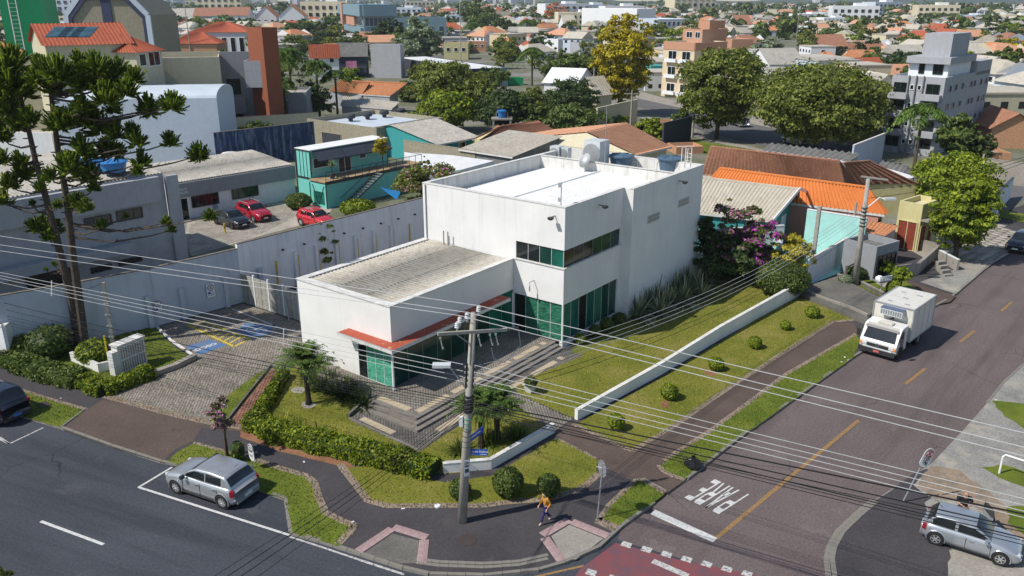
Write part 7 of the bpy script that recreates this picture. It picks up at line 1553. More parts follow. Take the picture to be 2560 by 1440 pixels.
for a,b in zip(hx,hx[1:]):mb=MB();p0,p1=nC_+dC*a[0]*sc2+Vector((0,-.3,a[1])),nC_+dC*b[0]*sc2+Vector((0,-.3,b[1]));mb.bar(p0,p1,1.2 if True else 0,.5,up=(0,1,0));part('white_frame',mb,'wall_blue_white',o.root);mb=MB();kx=1.0;c0=nC_+dC*10.5*sc2+Vector((0,-.32,11));mb.bar(c0+(p0-c0)*.9,c0+(p1-c0)*.9,.8,.4,up=(0,1,0));part('dark_frame',mb,'church_blue',o.root)
part('dark_stripe',chp(MB(),[(9.3,0),(9.3,23.3),(11.7,23.3),(11.7,0)],-.25,0),'church_blue',o.root)
o=B('modern_house','grey modern house with white side wall and curved balcony parapets',(568,338),130,540,640,'wall_grey',ang=8,rmat='roof_flat_pale')
bx_=B('modern_house','projecting grey box room with a small square window beside the brick tower',(615,215),152,('m',4),655,'wall_grey_light',ang=4,z0=pxz(P(600,345,0),216),Y=P(600,345,0).y-2,z=pxz(V3(P(600,345,0)-Vector((0,2,0)),0),152));
slabs(o,'R',.05,.62,.28,.46,1.6,'wall_grey','balcony');win(o,'R',.15,.5,.50,.68,2,'glass_dark','steel_dark');win(o,'R',.02,.5,.02,.26,2,'wall_dark','wall_grey')
o=B('modern_house','grey low wing with deep open carport right of the brick tower',(697,330),232,('m',10),765,'wall_grey',ang=8);win(o,'R',.05,.85,.02,.42,1,'wall_dark','wall_grey')  # flat dark pane stands in for the shade inside the open carport
o=B('brick_tower','tall plain orange brick tower of the modern house',(681,352),69,615,692,'brick_tower',ang=44,rmat='roof_flat_pale')
o=B('villa','long white house with a wide red hip roof and tall dark windows',(480,150),80,('m',18),616,'wall_white',ang=2,roof='hipR',rmat='clay_red',rh=3.5);grid(o,'R',(.45,.6,.75,.9),(.5,),.08,.6)
B('villa','dark red brick house with a low hip roof in front of the white house',(430,160),108,('m',12),540,'brick_wall',ang=2,roof='hipR',rmat='clay_red',rh=3.5)
for k in range(5):
 o=B('row_house',('cream','green','grey','green walled brown roofed','last white')[k]+' gabled row house in the terrace beyond the church',(395+k*46,72),42-k,('m',16),436+k*46,('wall_beige','wall_aqua','wall_grey_light','wall_aqua','wall_white')[k],ang=2,roof='gableR',rmat='clay_brown' if k>1 else 'cement_grey',rh=6,group='terrace of gabled row houses',pitch=1);grid(o,'R',(.3,.7),(.5,),.15,.3)
mb=MB();q=P(372,82,0);mb.box(V3(q,10),(6,.5,5));t=thing('billboard','red and white billboard beside the church','billboard',q);part('panel',mb,'sign_red',t);mb=MB();mb.box(V3(q,5),(5.5,.4,4));part('lower_panel',mb,'sign_white',t)
o=B('office_block','teal grey office block with white bands, brown pillar and glass storeys',(912,116),11,788,990,'wall_tealgrey',ang=18,rmat='roof_flat_pale')
for f in('L','R'):
 for t0,t1 in((.48,.70),(.06,.28)):win(o,f,.04,.96,t0,t1,7,'glass_blue','steel_grey',fw=.4)
 slabs(o,f,0,1,.72,.99,1.6,'wall_tealgrey','band');slabs(o,f,0,1,.30,.44,1.6,'wall_tealgrey','band')
slabs(o,'L',.30,.66,.46,.71,.8,'wall_peach','brown_panel');slabs(o,'L',.72,.80,0,1.03,2.2,'wall_salmon','pillar')
o=B('office_block','low teal grey wing of the office block behind two trees',(990,116),44,('m',20),1116,'wall_tealgrey',ang=8);grid(o,'R',(.3,.5,.7,.9),(.5,),.1,.4,g='glass_blue')
o=B('white_house','small white house with bright red tiled gable roof',(782,200),133,742,845,'wall_white',ang=8,roof='gableR',rmat='clay_red',rh=2.4,pitch=.6);grid(o,'R',(.2,.75),(.75,),.16,.2)
o=B('dark_house','dark blue house with slate roof and washing on its balcony',(846,195),140,('m',10),915,'wall_navy',ang=6,roof='gableR',rmat='cement_dark',rh=3.5);slabs(o,'R',0,1,.25,.5,2,'wall_dark','balcony')
mb=MB();q=o.N+o.dR*o.lR*.5-o.dL*2.3;mb.box(V3(q,o.z*.62),(3.2,.1,2.2));t=thing('washing','pink and white washing hung on the dark balcony','washing',q);part('cloth',mb,'flower_pink',t)
o=B('blind_wall_house','pale grey blind wall of a house with stains',(930,195),110,('m',3),1000,'wall_grey_light',ang=-14)
for k,(a,b,r0_,r1_,lb)in enumerate((((835,228),(905,236),(850,200),(925,205),'old terracotta roofed house left of the skylight roof'),((905,236),(975,240),(915,203),(1018,208),'old terracotta roofed house with two pale skylights'))):rhouse(lb,a,b,r0_,r1_,3.5,6,'wall_grey_light','clay_orange',.5,amp=.08)
rhouse('collapsed looking grey corrugated shed under the old terracotta roofs',(850,262),(980,272),(860,240),(1000,255),2.6,3.6,'wall_grey_light','cement_tan',.6,amp=.12,one=True,name='shed')
o=B('shop','long black walled shop with a bright white flat roof',(1180,222),172,985,1268,'wall_dark',ang=30,rmat='roof_white',par=.15);win(o,'R',.8,1,.05,1,3,'glass_pale')
o=B('green_container','dark green site container beside the black shop',(1270,215),195,('m',3),1308,'wall_green',ang=10)
o=B('peach_apartments','peach and cream apartment block with white balconies',(1728,250),107,1660,1818,'wall_peach_light',ang=38,rmat='roof_flat_pale')
for f in('L','R'):slabs(o,f,0,1,.86,1.0,.12,'wall_peach','top_band')
for f in('L','R'):slabs(o,f,0,1,.66,.69,.1,'wall_peach','string_band');slabs(o,f,0,1,.38,.41,.1,'wall_peach','string_band')
for t_ in(.14,.44,.72):
 for s in(.12,.56):win(o,'L',s,s+.26,t_-.06,t_+.12,2,'glass_dark');slabs(o,'L',s-.05,s+.32,t_-.08,t_-.02,.9,'steel_white','balcony_rail')
grid(o,'R',(.5,.62,.85),(.30,.58,.8),.04,.09)
zz_=o.z;u_=B('peach_apartments','set back peach top storey with brown window hoods',(1745,235),74,1708,1818,'wall_peach',ang=38,z=zz_*1.0+2.6,Y=P(1728,250).y+8,z0=zz_-1);win(u_,'L',.5,.8,.87,.96,2);win(u_,'L',.1,.35,.87,.96,2);B('peach_apartments','peach roof tower with three white dishes',(1762,225),47,1747,1814,'wall_peach',ang=38,z=zz_+4.4,Y=P(1728,250).y+14,z0=zz_)
B('peach_annex','plain peach block right of the apartment block',(1825,165),98,('m',14),1884,'wall_peach',ang=10)
rg_=math.degrees(math.atan2((P(2477,172,11)-P(2386,194,11)).y,(P(2477,172,11)-P(2386,194,11)).x))
o=B('grey_apartments','tall grey apartment block with stepped top and dark balconies',(2331,392),195,2232,2477,'wall_grey_light',ang=46,rmat='roof_flat_pale',par=.6)
for t_ in(.13,.36,.60,.83):
 for s0 in(.08,.70):win(o,'L',s0,s0+.24,t_-.05,t_+.08,2,'glass_dark','steel_dark');slabs(o,'L',s0-.06,s0+.30,t_-.12,t_-.045,1.0,'wall_grey_light','balcony')
 for s0 in(.42,.56):win(o,'L',s0,s0+.07,t_,t_+.06,1,'glass_dark')
 for s0 in(.1,.22,.36,.55,.63,.78,.9):win(o,'R',s0,s0+.05,t_-.02,t_+.06,1,'glass_dark','wall_grey_light')
for s0 in(.38,.52,.66):slabs(o,'L',s0,s0+.02,0,1.01,.35,'wall_grey','pilaster')
zt_=o.z;cN_=o.N;
def onroof(lb,s0,s1,u0,u1,h,mat='wall_grey_light',z0=None,name='grey_apartments'):
 mb=MB();q=[o.N+o.dL*o.lL*a+o.dR*o.lR*b for a,b in((s0,u0),(s1,u0),(s1,u1),(s0,u1))];mb.prism(q,(z0 or zt_)-.5,(z0 or zt_)+h);part('penthouse',mb,mat,o.root,label=lb)
onroof('set back white storey',.10,.85,.14,.62,1.9,'wall_white');onroof('grey roof slab',.05,.88,.10,.66,.45,z0=zt_+2.2);onroof('plain grey lift tower',.15,.68,.18,.55,3.3,z0=zt_+2.6);onroof('right roof storey',.0,.85,.66,1.0,1.6)
o2=Bd();o2.root,o2.N,o2.dR,o2.lR,o2.dL,o2.lL,o2.z=o.root,o.N+o.dR*o.lR*.14,o.dR,o.lR,o.dL,o.lL,1.0;win(o2,'L',.2,.38,zt_+.2,zt_+2.0,2,'glass_dark','steel_dark');win(o2,'L',.55,.65,zt_+.2,zt_+2.0,1,'glass_dark','steel_dark')
B('brick_house','unfinished raw brick house with gable beside the grey tower',(2470,372),318,('m',10),2600,'brick_wall',ang=-8,roof='gableL',rmat='clay_brown',rh=2.2);B('brick_house','small raw brick shed with open dark front at the right edge',(2475,425),382,('m',6),2530,'brick_wall',ang=-5,rmat='concrete_worn');B('white_block','white stepped house behind the raw brick gable',(2470,305),240,('m',8),2520,'wall_white',ang=5)
o=B('yellow_house','yellow flat roofed house with dark red garage doors',(2288,632),512,2250,2356,'wall_yellow',ang=40,rmat='wall_cream',par=.5);win(o,'L',.1,.9,.02,.62,2,'door_red','wall_yellow');win(o,'R',.04,.34,.02,.55,1,'door_red','wall_yellow');win(o,'R',.42,.66,.02,.55,1,'door_red','wall_yellow');slabs(o,'R',0,1,.66,.70,1.0,'concrete_worn','awning_slab')
mb=MB();mb.poly([P(2192,413,3),P(2287,441,3),P(2228,471,3),P(2178,437,3)]);mb.poly([P(2192,413,2.9),P(2287,441,2.9),P(2228,471,2.9),P(2178,437,2.9)][::-1]);t=thing('carport','bright white carport canopy behind the brown roof','carport',P(2228,471,0));part('canopy',mb,'roof_white',t)
for px in((2228,471),(2285,442),(2180,437)):q=P(*px,3);mb=MB();mb.tube([V3(q,0),q-Vector((0,0,.12))],.06);part('post',mb,'steel_grey',t)
boundary('white wall behind the bougainvillea',[(1752,668),(1950,655)],3.4,'wall_white',capm='plaster_cap')
lowwall('white walled gate front with peeling sheet gates beside the ramp',[(2012,718),(2060,690),(2115,655),(2160,628)],2.3,.2,mat='wall_white',capmat='plaster_cap',h2=2.3)
boundary('tall aqua courtyard wall lit by the sun',[(2005,640),(2150,668)],4.4,'wall_aqua',capm='steel_white');boundary('aqua side wall of the courtyard behind the golden shrub',[(2012,718),(1950,690),(1930,660)],2.6,'wall_aqua',capm='plaster_cap')
area('courtyard_floor','wall_aqua',[(1930,660),(2010,640),(2140,665),(2080,690),(2012,715)],ZB+.03)
o=B('stone_front_house','narrow grey stone fronted porch with orange tile canopy',(2180,705),555,('m',3),2250,'wall_grey',ang=35,z=3.0,rmat='cement_dark');part('tile_canopy',wave('tile_canopy',P(2160,580,3.1),P(2212,590,2.9),P(2250,565,3.4),P(2178,552,3.6),.3,.06,'clay_orange'),None,o.root);win(o,'R',.1,.9,.02,.7,4,'glass_dark','steel_dark')
mb=MB();q=P(2112,655,0);mb.box(V3(q,2.9),(1.5,.08,1.4),rz=ya);t=thing('letting_board','small grey letting board fixed to the white gate','sign',q);part('panel',mb,'sign_grey',t)
for px,yt in(((2027,690),540),):q=P(*px,0);mb=MB();mb.box(V3(q,3.0),(.28,.28,6.0),ya);t=thing('gate_post','tall bare concrete post above the golden shrub','post',q);part('shaft',mb,'pole_concrete',t)
lowwall('concrete ramp wall with steps near the round street tree',[(2215,700),(2290,690),(2345,640),(2300,628)],1.0,.25,mat='concrete_worn',capmat='concrete_worn');lowwall('white topped low wall beside the street tree',[(2345,655),(2392,680)],1.0,.2,mat='concrete_worn',capmat='steel_white')
for k in range(4):q=P(2350+k*6,672+k*6,ZB);mb=MB();mb.box((0,0,.35-k*.09),(.9,.35,.7-k*.18));thing('stone_step','%s concrete step beside the white topped wall'%('top','second','third','lowest')[k],'step',q,ya-.6,'steps by the street tree',me=mb.mesh('stone_step','concrete_worn'))
boundary('railing topped white wall at the street crossing',[(2480,545),(2522,498)],2.6,'wall_white',capm='steel_dark');boundary('dark graffiti covered wall by the back street',[(1655,372),(1725,352)],4.0,'wall_navy',capm='wall_dark');boundary('long weathered yard wall at the far side of the back street',[(1880,300),(1980,325),(2060,345),(2200,390)],4.0,'concrete_worn',capm='concrete_worn');boundary('cream yard wall behind the yellow tree',[(1490,345),(1590,318)],5,'wall_cream',capm='wall_cream')
boundary('weathered wall across the street at the right edge',[(2440,452),(2570,470)],3.0,'concrete_worn',capm='concrete_worn')
for px,yt,lb in(((1808,430),0,0),):pass
for i,(x,yb,yt,lb)in enumerate(((1575,345,225,'thin pole at the back street bend'),(1730,345,250,'thin pole beside the round tree'),(1153,190,-6,'tall bare pole above the two grey green trees'),(480,160,-5,'tall lamp pole beyond the red hip roofs'),(878,118,60,'wooden power pole before the office block'),(2340,470,390,'thin pole at the street crossing'),(1483,245,150,'pole left of the yellow tree'),(1990,105,20,'tall pole on the far bend'),(2450,440,385,'pole by the raw brick shed'))):
 g=P(x,yb,0);mb=MB();mb.tube([(0,0,0),(0,0,pxz(g,yt))],[.2,.12],6);t=thing('utility_pole',lb,'utility pole',g,0,'far utility poles');part('shaft',mb,'pole_concrete',t,world=False);mb=MB();mb.box((0,0,pxz(g,yt)-.6),(2.6,.15,.15));part('crossarm',mb,'pole_concrete',t,world=False)
for(n,yt,xl,xr,mt,an_,rf,rm,rh,lb,nm_)in(((1590,85),22,1455,1640,'wall_white',30,'flat','roof_white',0,'long white warehouse above the yellow tree','warehouse'),((1642,95),48,1570,1725,'wall_blue_white',20,'flat','roof_white',0,'pale blue white office with a row of dark windows','office_block'),((1300,98),75,1215,1340,'wall_white',10,'flat','cement_grey',0,'low white house with flat grey roof','house'),((1410,102),62,('m',14),1440,'wall_white',10,'gableR','cement_cream',5,'white gabled house front with cream roof','house'),((1395,130),98,1360,1480,'wall_white',25,'flat','roof_flat_pale',0,'white flat house with a dark brown brick panel','house'),((1450,150),108,('m',12),1490,'wall_grey_light',15,'flat','cement_grey',0,'pale grey cube house left of the yellow tree','house'),((1250,110),88,('m',12),1290,'wall_grey_light',-5,'flat','cement_grey',0,'grey corrugated wall building above the green container','house'),((1240,140),122,('m',14),1300,'wall_cream',5,'hipR','clay_orange',4,'cream house with orange hip roof behind the palm','house'),((1110,150),108,('m',9),1170,'wall_yellow',0,'flat','clay_red',0,'yellow walled house beside the grey green tree','house'),((1165,130),105,('m',9),1215,'brick_wall',0,'flat','clay_red',0,'low brick house with red roof left of the palm','house'),((1360,240),205,('m',12),1440,'wall_white',-25,'gableR','roof_white',3,'low building with a bright white sloping roof among the trees','house'),((1530,140),95,('m',14),1560,'wall_cream',10,'gableR','cement_grey',4,'cream house with grey gable behind the yellow tree','house'),((1490,300),235,1440,1530,'wall_cream',38,'gableR','cement_tan',3,'cream gabled hall between the dark trees and the yellow tree','hall'),((1625,215),165,('m',8),1660,'wall_teal',10,'flat','clay_orange',0,'blue painted kiosk left of the peach apartments','kiosk'),((1920,200),160,('m',12),2010,'wall_white',15,'gableR','cement_grey',4,'white row house with grey roof above the big round tree','row_house'),((2045,150),115,('m',14),2120,'wall_dark',5,'gableR','clay_brown',4,'dark wooden house with brown roof on the hill road','house'),((2025,142),128,('m',10),2078,'wall_yellow',5,'gableR','clay_bright',3,'small yellow house with bright orange roof','house'),((2040,175),155,('m',10),2118,'wall_white',5,'hipR','clay_orange',3,'white house with a long orange hip roof','house'),((2130,165),148,('m',10),2172,'wall_cream',5,'gableR','clay_brown',3,'cream house with brown roof left of the round shrubs','house'),((2170,200),183,('m',10),2222,'wall_white',25,'gableR','clay_red',4,'white house with dark red roof and white dormer','house'),((1240,60),30,('m',20),1300,'wall_beige',5,'flat','cement_grey',0,'beige block behind the roadside trees','house'),((1015,28),3,('m',30),1085,'wall_beige',5,'flat','cement_grey',0,'long beige block on the skyline behind the office','block'),((420,22),2,('m',60),620,'wall_cream',5,'flat','cement_grey',0,'cream stepped complex on the skyline left of the office','block'),((1880,60),40,('m',24),1915,'wall_grey_light',5,'flat','cement_grey',0,'grey house block right of the peach tower','house'),((1840,80),60,('m',20),1880,'wall_grey_light',5,'gableR','clay_brown',6,'grey house with brown roofs behind the peach tower','house'),((640,70),42,('m',20),690,'wall_white',5,'gableL','clay_orange',8,'white house with two orange gables','house'),((700,74),40,('m',20),760,'wall_white',5,'gableL','clay_orange',8,'white house with steep grey gable left of the office','house'),((2520,270),240,('m',8),2600,'wall_cream',0,'gableR','clay_bright',3,'cream house with bright orange roof at the right edge','house'),((-20,395),330,('m',10),128,'wall_white',-5,'flat','cement_grey',0,'white building with barred balcony behind the left pine','house'),((1630,330),305,('m',4),1690,'brick_wall',0,'flat','cement_grey',0,'low brick yard building by the graffiti wall','house'),((1690,388),368,('m',4),1760,'brick_wall',10,'flat','cement_tan',0,'low raw brick wall building behind the roof ladder','shed')):
 o=B(nm_,lb,n,yt,xl,xr,mt,ang=an_,roof=rf,rmat=rm,rh=max(rh,.5),pitch=.6)
 if nm_ in('house','office_block','row_house','block')and n[1]<210:
  k=7 if nm_=='office_block' or nm_=='block' else 3;grid(o,'R',[(i+.6)/(k+.2)for i in range(k)],(.62,)if k==3 else(.35,.75),.5/k*.6+.04,.22,fw=.12)
for(px,yt,w_,mt,n,lf,lb)in(((1552,290),36,142,'leaf_yellow',18000,.21,'tall narrow yellow green tree in the centre of the background'),((1790,350),127,208,'leaf_olive',28000,.19,'round crowned street tree left of the biggest tree'),((2035,385),168,300,'leaf_olive',46000,.19,'biggest wide crowned tree before the grey tower'),((2388,652),435,142,'leaf_bright',22000,.10,'round bright street tree on the paved yard'),((2372,545),392,190,'leaf_bright',22000,.12,'bright green tree behind the round street tree'),((2388,415),295,100,'leaf_mid',6000,.22,'dark green tree beside the tall palm at the grey tower'),((2440,420),330,70,'leaf_dark',2500,.2,'small dark tree near the raw brick house'),((1120,285),158,185,'leaf_olive',14000,.22,'olive green tree over the old roofs'),((1110,330),234,150,'leaf_bright',7000,.22,'light green tree behind the pale grey roof'),((1260,335),228,150,'leaf_dark',8000,.22,'dark tree behind the blue rooftop tank'),((1430,310),198,132,'leaf_dark',13000,.16,'dense dark domed tree in the centre'),((1440,345),268,150,'leaf_mid',7500,.2,'dark green tree right behind the orange roofed house'),((1622,360),298,78,'leaf_bright',3500,.2,'light green shrub tree beside the orange roof'),((1330,340),255,70,'leaf_mid',3000,.2,'small tree between the two dark trees'),((975,135),46,80,'leaf_dark',3500,.55,'dark round tree before the office block'),((1048,168),50,118,'leaf_grey',5500,.42,'pale grey green tree at the road before the office block'),((1195,85),-2,95,'leaf_mid',3500,.6,'tall tree right of the bare pole'),((1262,100),50,70,'leaf_dark',2200,.5,'dark tree beside the low white house'),((1262,152),104,75,'leaf_mid',3000,.4,'green tree before the orange hip roof'),((1405,222),130,100,'leaf_mid',5500,.32,'brownish green tree right of the palm'),((1465,222),160,70,'leaf_mid',3000,.3,'small tree left of the yellow tree'),((770,305),205,120,'leaf_dark',6000,.2,'dark bushy tree between the palms and the tan warehouse'),((715,325),215,70,'leaf_dark',4000,.2,'dark bushy tree at the foot of the brick tower'),((1020,255),205,70,'leaf_mid',2500,.25,'small green tree between old roofs and the olive tree'),((1330,300),222,110,'leaf_olive',6000,.22,'olive tree behind the small dark trees'),((1200,300),200,110,'leaf_olive',6000,.22,'olive tree between the olive and the dark tree'),((1530,330),285,80,'leaf_bright',3000,.2,'light green shrub at the foot of the yellow tree'),((640,357),306,105,'leaf_mid',3500,.17,'round dark shrub on the cream yard wall'),((1918,165),98,90,'leaf_grey',3000,.36,'pale bushy tree right of the peach annex'),((830,130),50,60,'leaf_dark',2000,.5,'dark tree at the foot of the office pillar'),((765,115),60,80,'leaf_dark',2200,.5,'dark trees left of the office block'),((300,78),18,60,'leaf_dark',1800,.5,'dark tree against the church side'),((2500,225),120,90,'leaf_mid',4000,.4,'green tree right of the grey tower'),((2530,170),95,60,'leaf_yellow',2000,.4,'yellow flowering tree at the right edge'),((2200,170),118,90,'leaf_mid',3000,.42,'round tree behind the grey tower'),((2130,122),85,60,'leaf_bright',1800,.4,'bright tree by the dark wooden house'),((2080,115),70,70,'leaf_mid',2200,.5,'green tree on the hill road'),((2260,190),130,90,'leaf_dark',3000,.4,'dark tree left behind the grey tower'),((1500,35),2,50,'flower_pink',1200,.7,'pinkish brown tree on the skyline'),((1390,62),5,60,'flower_red',900,.7,'reddish brown tree above the warehouse roofs'),((1700,340),270,45,'leaf_mid',1200,.25,'thin low tree by the bend'),((590,125),95,40,'leaf_dark',900,.4,'dark bush before the long white house')):
 mt2='leaf_mid' if mt=='flower_red' else mt;tree('tree',lb,px,yt,w_,'leaf_olive' if mt.startswith('flower')else mt,n,lf,trunk=.16 if w_>140 else.03,ncl=int(50+n/120),z=0,clr=.25,leaf2='flower_red' if mt=='flower_red' else None,frac2=.5)
for px,yt,w_,lb in(((2283,430),262,150,'tall queen palm before the grey tower'),((800,300),150,110,'queen palm right of the brick tower, tallest of its cluster'),((735,300),120,130,'queen palm touching the brick tower'),((845,298),175,90,'smaller queen palm at the right of its cluster'),((1330,215),122,95,'queen palm beside the black shop'),((1182,110),60,70,'queen palm behind the yellow walled house'),((1318,96),52,60,'queen palm among the low white houses'),((720,330),190,80,'low dark palm at the foot of the brick tower')):
 q=P(*px,0);h=pxz(q,yt)*.9;L=w_*ppm(*px)/2*1.0;palm('queen_palm',lb,q,h,L,nf=34,droop=1.0,ll=L*.34,tr=.22,w_=.13,nl=14,mat='palm_green')
t=thing('tank_stand','concrete stand carrying a small bright blue tank among dark trees','stand',P(1255,350,0));q=P(1255,350,0);hz=pxz(q,296);mb=MB();[mb.box(V3(q+Vector((sx,sy,0)),hz/2),(.3,.3,hz))for sx in(-1.4,1.4)for sy in(-1,1)];mb.box(V3(q,hz),(3.4,2.4,.25));part('frame',mb,'concrete_worn',t);tank(V3(q,hz+.13),.75,1.1,'small bright blue tank on the concrete stand','tank_bright',None)
RR=random.Random(21)
def project(p):
 dz=p.z-H;f=p.y*math.cos(PIT)-dz*math.sin(PIT);return 1280+FPX*p.x/f,720+FPX*(-p.y*math.sin(PIT)-dz*math.cos(PIT))/f
def inside_(q,X,Y_):
 return inside([(p.x,p.y)for p in q],X,Y_)
ROADS=[[(1500,230),(1600,225),(1760,250),(2000,310),(2200,370),(2620,430),(2700,640),(2200,520),(1500,400)],[(1850,178),(1900,110),(2000,98),(2100,98),(2080,128),(1960,165)],[(960,180),(1000,140),(1200,130),(1200,160),(1050,190)],[(1240,330),(1240,240),(1500,225),(1520,360)]]
def free(x,y,w_=6):
 if any(math.hypot(x-a,y-b)<r_+w_ for a,b,r_ in OCC):return False
 px,py=project(Vector((x,y,0)));return not any(inside_(q,np.array([px]),np.array([py]))[0]for q in RPX)
WM=['wall_white','wall_cream','wall_grey_light','wall_peach_light','wall_beige','wall_blue_white'];RM=['clay_orange','clay_red','cement_grey','clay_pale','cement_tan','clay_brown','cement_cream']
WN=['white','cream','grey','peach','beige','pale blue'];RN=['orange','dark red','grey','pale terracotta','tan','brown','pale']
def hm(l,w_,h,rh,kind):
 W_,R2=MB(),MB();W_.box((0,0,h/2),(l,w_,h));e=.5
 for i in range(3):
  for s in(-1,1):pass
 if kind=='flat':R2.box((0,0,h+.15),(l+.3,w_+.3,.3))
 else:
  W_.add([(-l/2,-w_/2,h),(-l/2,w_/2,h),(-l/2,0,h+rh),(l/2,-w_/2,h),(l/2,w_/2,h),(l/2,0,h+rh)],[(0,2,1),(3,4,5)])
  hp=l/2-(w_*.4 if kind=='hip' else-e);R2.add([(-l/2-e,-w_/2-e,h-.25),(l/2+e,-w_/2-e,h-.25),(hp,0,h+rh+.1),(-hp,0,h+rh+.1),(l/2+e,w_/2+e,h-.25),(-l/2-e,w_/2+e,h-.25)],[(0,1,2,3),(4,5,3,2),(1,4,2),(5,0,3)])
 return W_,R2
def winmesh(l,w_,h):
 m_=MB();fl=max(1,int(h/3))
 for f in range(fl):
  for k in range(int(l/3)):
   x=-l/2+1.5+k*3;z=1.5+f*3
   for s in(-1,1):m_.box((x,s*(w_/2+.01),z),(1.2,.05,1.1))
  for s in(-1,1):m_.box((s*(l/2+.01),0,z),(.05,1.4,1.1))
 return m_.mesh('windows','glass_dark')
SH=[]
for i,(l,w_,h,rh,k)in enumerate(((11,8,3.2,2.2,'gable'),(14,9,3.2,2.4,'hip'),(9,8,6,2.2,'gable'),(12,10,6.2,0,'flat'),(16,9,3.4,2.4,'gable'),(20,12,5,0,'flat'),(10,7,3,2.6,'gable'),(13,11,6,2.6,'hip'))):
 W_,R2=hm(l,w_,h,rh,k);SH.append((W_,R2,winmesh(l,w_,h),max(l,w_),h+rh,k,{}))
def hmesh(i,wi,ri):
 c=SH[i][6]
 if('w',wi)not in c:c['w',wi]=SH[i][0].mesh('wall',WM[wi])
 if('r',ri)not in c:c['r',ri]=SH[i][1].mesh('roof',RM[ri])
 return c['w',wi],c['r',ri]
ZN=[(400,'left skyline'),(800,'slope beyond the church'),(1150,'skyline past the office'),(1450,'town above the dark trees'),(1700,'town past the white warehouse'),(1900,'town past the peach tower'),(2100,'slope above the biggest tree'),(2300,'slope left of the grey tower'),(2470,'slope behind the grey tower'),(9999,'slope at the right picture edge')]
def zone(x,y):return('near ' if y>120 else 'middle ' if y>85 else 'far ')+next(n for m_,n in ZN if x<m_)
class _V:
 def __init__(s,x,y):s.x,s.y=x,y
RPX=[[_V(*p)for p in q]for q in ROADS]
spots=[];Y=150.0
while Y<2600:
 step=12+Y*.006 if Y<900 else 26+Y*.02;half=Y*.64+20;x=-half+RR.uniform(0,15)
 while x<half:
  spots.append((x+RR.uniform(-3,3),Y+RR.uniform(-3,3)));x+=RR.uniform(12,19)*(1 if Y<900 else 1.5+Y/1500)
 Y+=step
house_n=tree_n=0;far_h={};far_t=[]
TM=[]
for k,mt in enumerate(('leaf_mid','leaf_dark','leaf_olive','leaf_mid','leaf_bright','leaf_olive')):
 c,nm,s=crown(2600,1,1,.85,30,.05,90+k,clr=.34);q=quads(c+np.array([0,0,1.05]),nm,s,mt,'crown');TM.append((q,mt,c,nm,s))
tkm=MB();tkm.tube([(0,0,-.1),(0,0,1.0)],[.08,.05],5);tkm=tkm.mesh('trunk','bark')
def blobquads(n,r_):return None
LN=['mid green','dark green','olive green','leafy green','bright green','pale olive']
for(x,y)in spots:
 px,py=project(Vector((x,y,2)))
 if not(-60<px<2620):continue
 r=RR.random();ptree=.34 if px>1200 else.42
 if not free(x,y):continue
 if px<1520 and py>140:
  if RR.random()<.45:continue
  r=0
 if r<ptree:
  k=RR.randrange(6);s=RR.uniform(3.0,6.0)*(1 if y<900 else 1.6)*(.7 if y<300 else 1)
  if tree_n<290:
   t=thing('tree','%s round tree on the %s'%(LN[k],zone(px,py)),'tree',(x,y,0),RR.uniform(0,6),'trees of the distant town');t.scale=(s,s,s*RR.uniform(.8,1.2));link('crown',TM[k][0],t);link('trunk',tkm,t);tree_n+=1
  else:far_t.append((x,y,s))
 else:
  i=RR.choice((0,0,1,2,2,3,3,4,5,6,7,7,5,3));wi=RR.choice((0,0,0,1,2,3,4,5));ri=RR.choice((0,1,2,2,3,3,4,4,5,6,6))if i not in(3,5)else RR.choice((2,4,6,6));an_=rad(RR.choice((8,98,52,142))+RR.uniform(-8,8))if y>300 else rad(RR.choice((8,98))+RR.uniform(-6,6));sc2=RR.uniform(.85,1.1)*(1 if y<900 else 1.25)
  if house_n<290:
   w1,r1_=hmesh(i,wi,ri);t=thing('house','%s house, %s %s roof, on the %s'%(WN[wi],RN[ri],SH[i][5],zone(px,py)),'house',(x,y,0),an_,'houses of the distant town');t.scale=(sc2,)*3;link('wall',w1,t);link('roof',r1_,t);link('windows',SH[i][2],t)['kind']='stuff';house_n+=1
   if RR.random()<.5 and tree_n<290:
    a_=RR.uniform(0,6.28);k=RR.randrange(6);s=RR.uniform(1.8,3.2);t=thing('tree','%s garden tree on the %s'%(LN[k],zone(px,py)),'tree',(x+9*math.cos(a_),y+9*math.sin(a_),0),0,'trees of the distant town');t.scale=(s,)*3;link('crown',TM[k][0],t);tree_n+=1
  else:far_h.setdefault(('w',wi),[]).append((i,x,y,an_,sc2));far_h.setdefault(('r',ri),[]).append((i,x,y,an_,sc2))
for(kd,ix),lst in far_h.items():
 V,F=[],[]
 for i,x,y,an_,sc2 in lst:
  m_=SH[i][0 if kd=='w' else 1];c_,s_=math.cos(an_)*sc2,math.sin(an_)*sc2;n=len(V);V+=[(x+vx*c_-vy*s_,y+vx*s_+vy*c_,vz*sc2)for vx,vy,vz in m_.v];F+=[tuple(q+n for q in f)for f in m_.f]
 m_=MB();m_.v,m_.f=V,F;o=structure('distant_town',m_,(WM if kd=='w' else RM)[ix],'stuff')
Vc,Nc,Sc=[],[],[]
rs=np.random.RandomState(5)
for(x,y,s)in far_t:
 q=TM[rs.randint(6)];k=rs.choice(len(q[2]),150 if y<1300 else 60);Vc.append(q[2][k]*s+np.array([x,y,s*.95]));Nc.append(q[3][k]);Sc.append(q[4][k]*s*5)
o=link('distant_woods',quads(np.concatenate(Vc),np.concatenate(Nc),np.concatenate(Sc),'leaf_mid'));o['kind']='stuff'
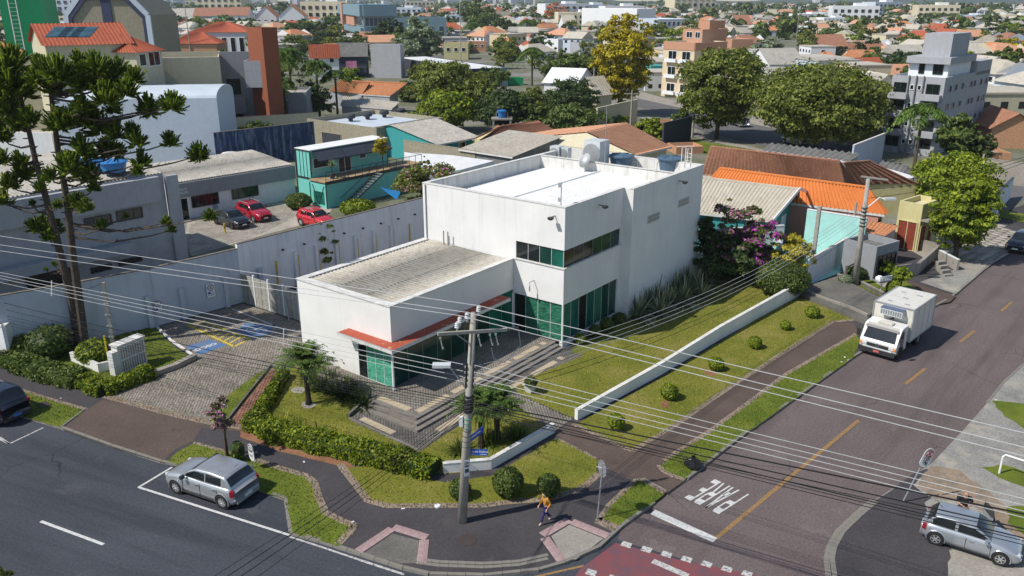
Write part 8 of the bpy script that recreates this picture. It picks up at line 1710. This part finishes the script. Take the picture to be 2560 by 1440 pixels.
for k in range(26):
 x=RR.uniform(60,2560);yb_=RR.uniform(28,75);q=P(x,yb_,0);s_=q.y*RR.uniform(.020,.034);h=s_*RR.uniform(.5,.8)
 if not free(q.x,q.y,s_*.7):continue
 t=thing('apartment_block','%s flat roofed apartment block %s'%(('white','cream','pale grey')[k%3],'on the '+zone(x,yb_)),'apartment block',q,RR.uniform(-.3,.3),'pale blocks of the distant town');mb=MB();mb.box((0,0,h/2),(s_*1.6,s_,h));part('wall',mb,('wall_white','wall_cream','wall_blue_white')[k%3],t,world=False);mb=MB();mb.box((s_*.2,0,h*1.06),(s_*.4,s_*.5,h*.16));part('roof_tower',mb,'wall_white',t,world=False);mb=MB()
 for f in range(3):
  for j in range(7):mb.box((-s_*.7+s_*1.4*j/6,-s_*.505,h*(.2+.28*f)),(s_*.11,s_*.02,h*.14))
 part('windows',mb,'glass_dark',t,world=False)['kind']='stuff'
for k in range(34):
 x=(560+k*27+RR.uniform(-9,9))if k<30 else 1800+k*8;Yd=RR.uniform(2300,3200);q=atdist(x,20,Yd);h=RR.uniform(22,46)if 1100<x<1700 or RR.random()<.3 else RR.uniform(14,26);w_=RR.uniform(16,38)
 mb=MB();mb.box((0,0,h/2),(w_,w_*.7,h));t=thing('tower_block','%s tower block on the skyline %s'%(('white','pale grey','cream')[k%3],'above the yellow tree' if x>1400 else 'above the dark trees' if x>1150 else 'beyond the office block' if x>780 else 'beyond the row houses'),'tower block',V3(q,0),RR.uniform(0,1),'tower blocks on the skyline');part('wall',mb,('wall_white','wall_grey_light','wall_cream')[k%3],t,world=False)
 mb=MB()
 for f in range(int(h/4)):mb.box((0,0,3+f*4),(w_*1.005,w_*.705,1.2))
 o=part('window_band',mb,'wall_grey',t,world=False);o['kind']='stuff'
hz=MB();hz.box((0,1600,12.5),(9000,3900,29));hm_,ht,hb=nodes('haze_air');ht.nodes.remove(hb);pv=ht.nodes.new('ShaderNodeVolumePrincipled');pv.inputs['Color'].default_value=(.82,.88,1,1);pv.inputs['Density'].default_value=.00011;pv.inputs['Anisotropy'].default_value=.2;ht.links.new(pv.outputs[0],ht.nodes['Material Output'].inputs['Volume'])
structure('haze',hz,'haze_air','stuff')
mb=MB();n=160;vs=[]
for k in range(n+1):x=-4500+9000*k/n;h=14+16*math.sin(k*.17+1)+8*math.sin(k*.6);vs+=[(x,3600,-1),(x,3800,max(6,h)*.9),(x,4600,max(10,h*1.3+10))]
mb.add(vs,[(3*k+j,3*k+3+j,3*k+4+j,3*k+1+j)for k in range(n)for j in(0,1)]);structure('hills',mb,plain('hill_green',(.05,.075,.05),.95,.1,var=.3,scale=.01))
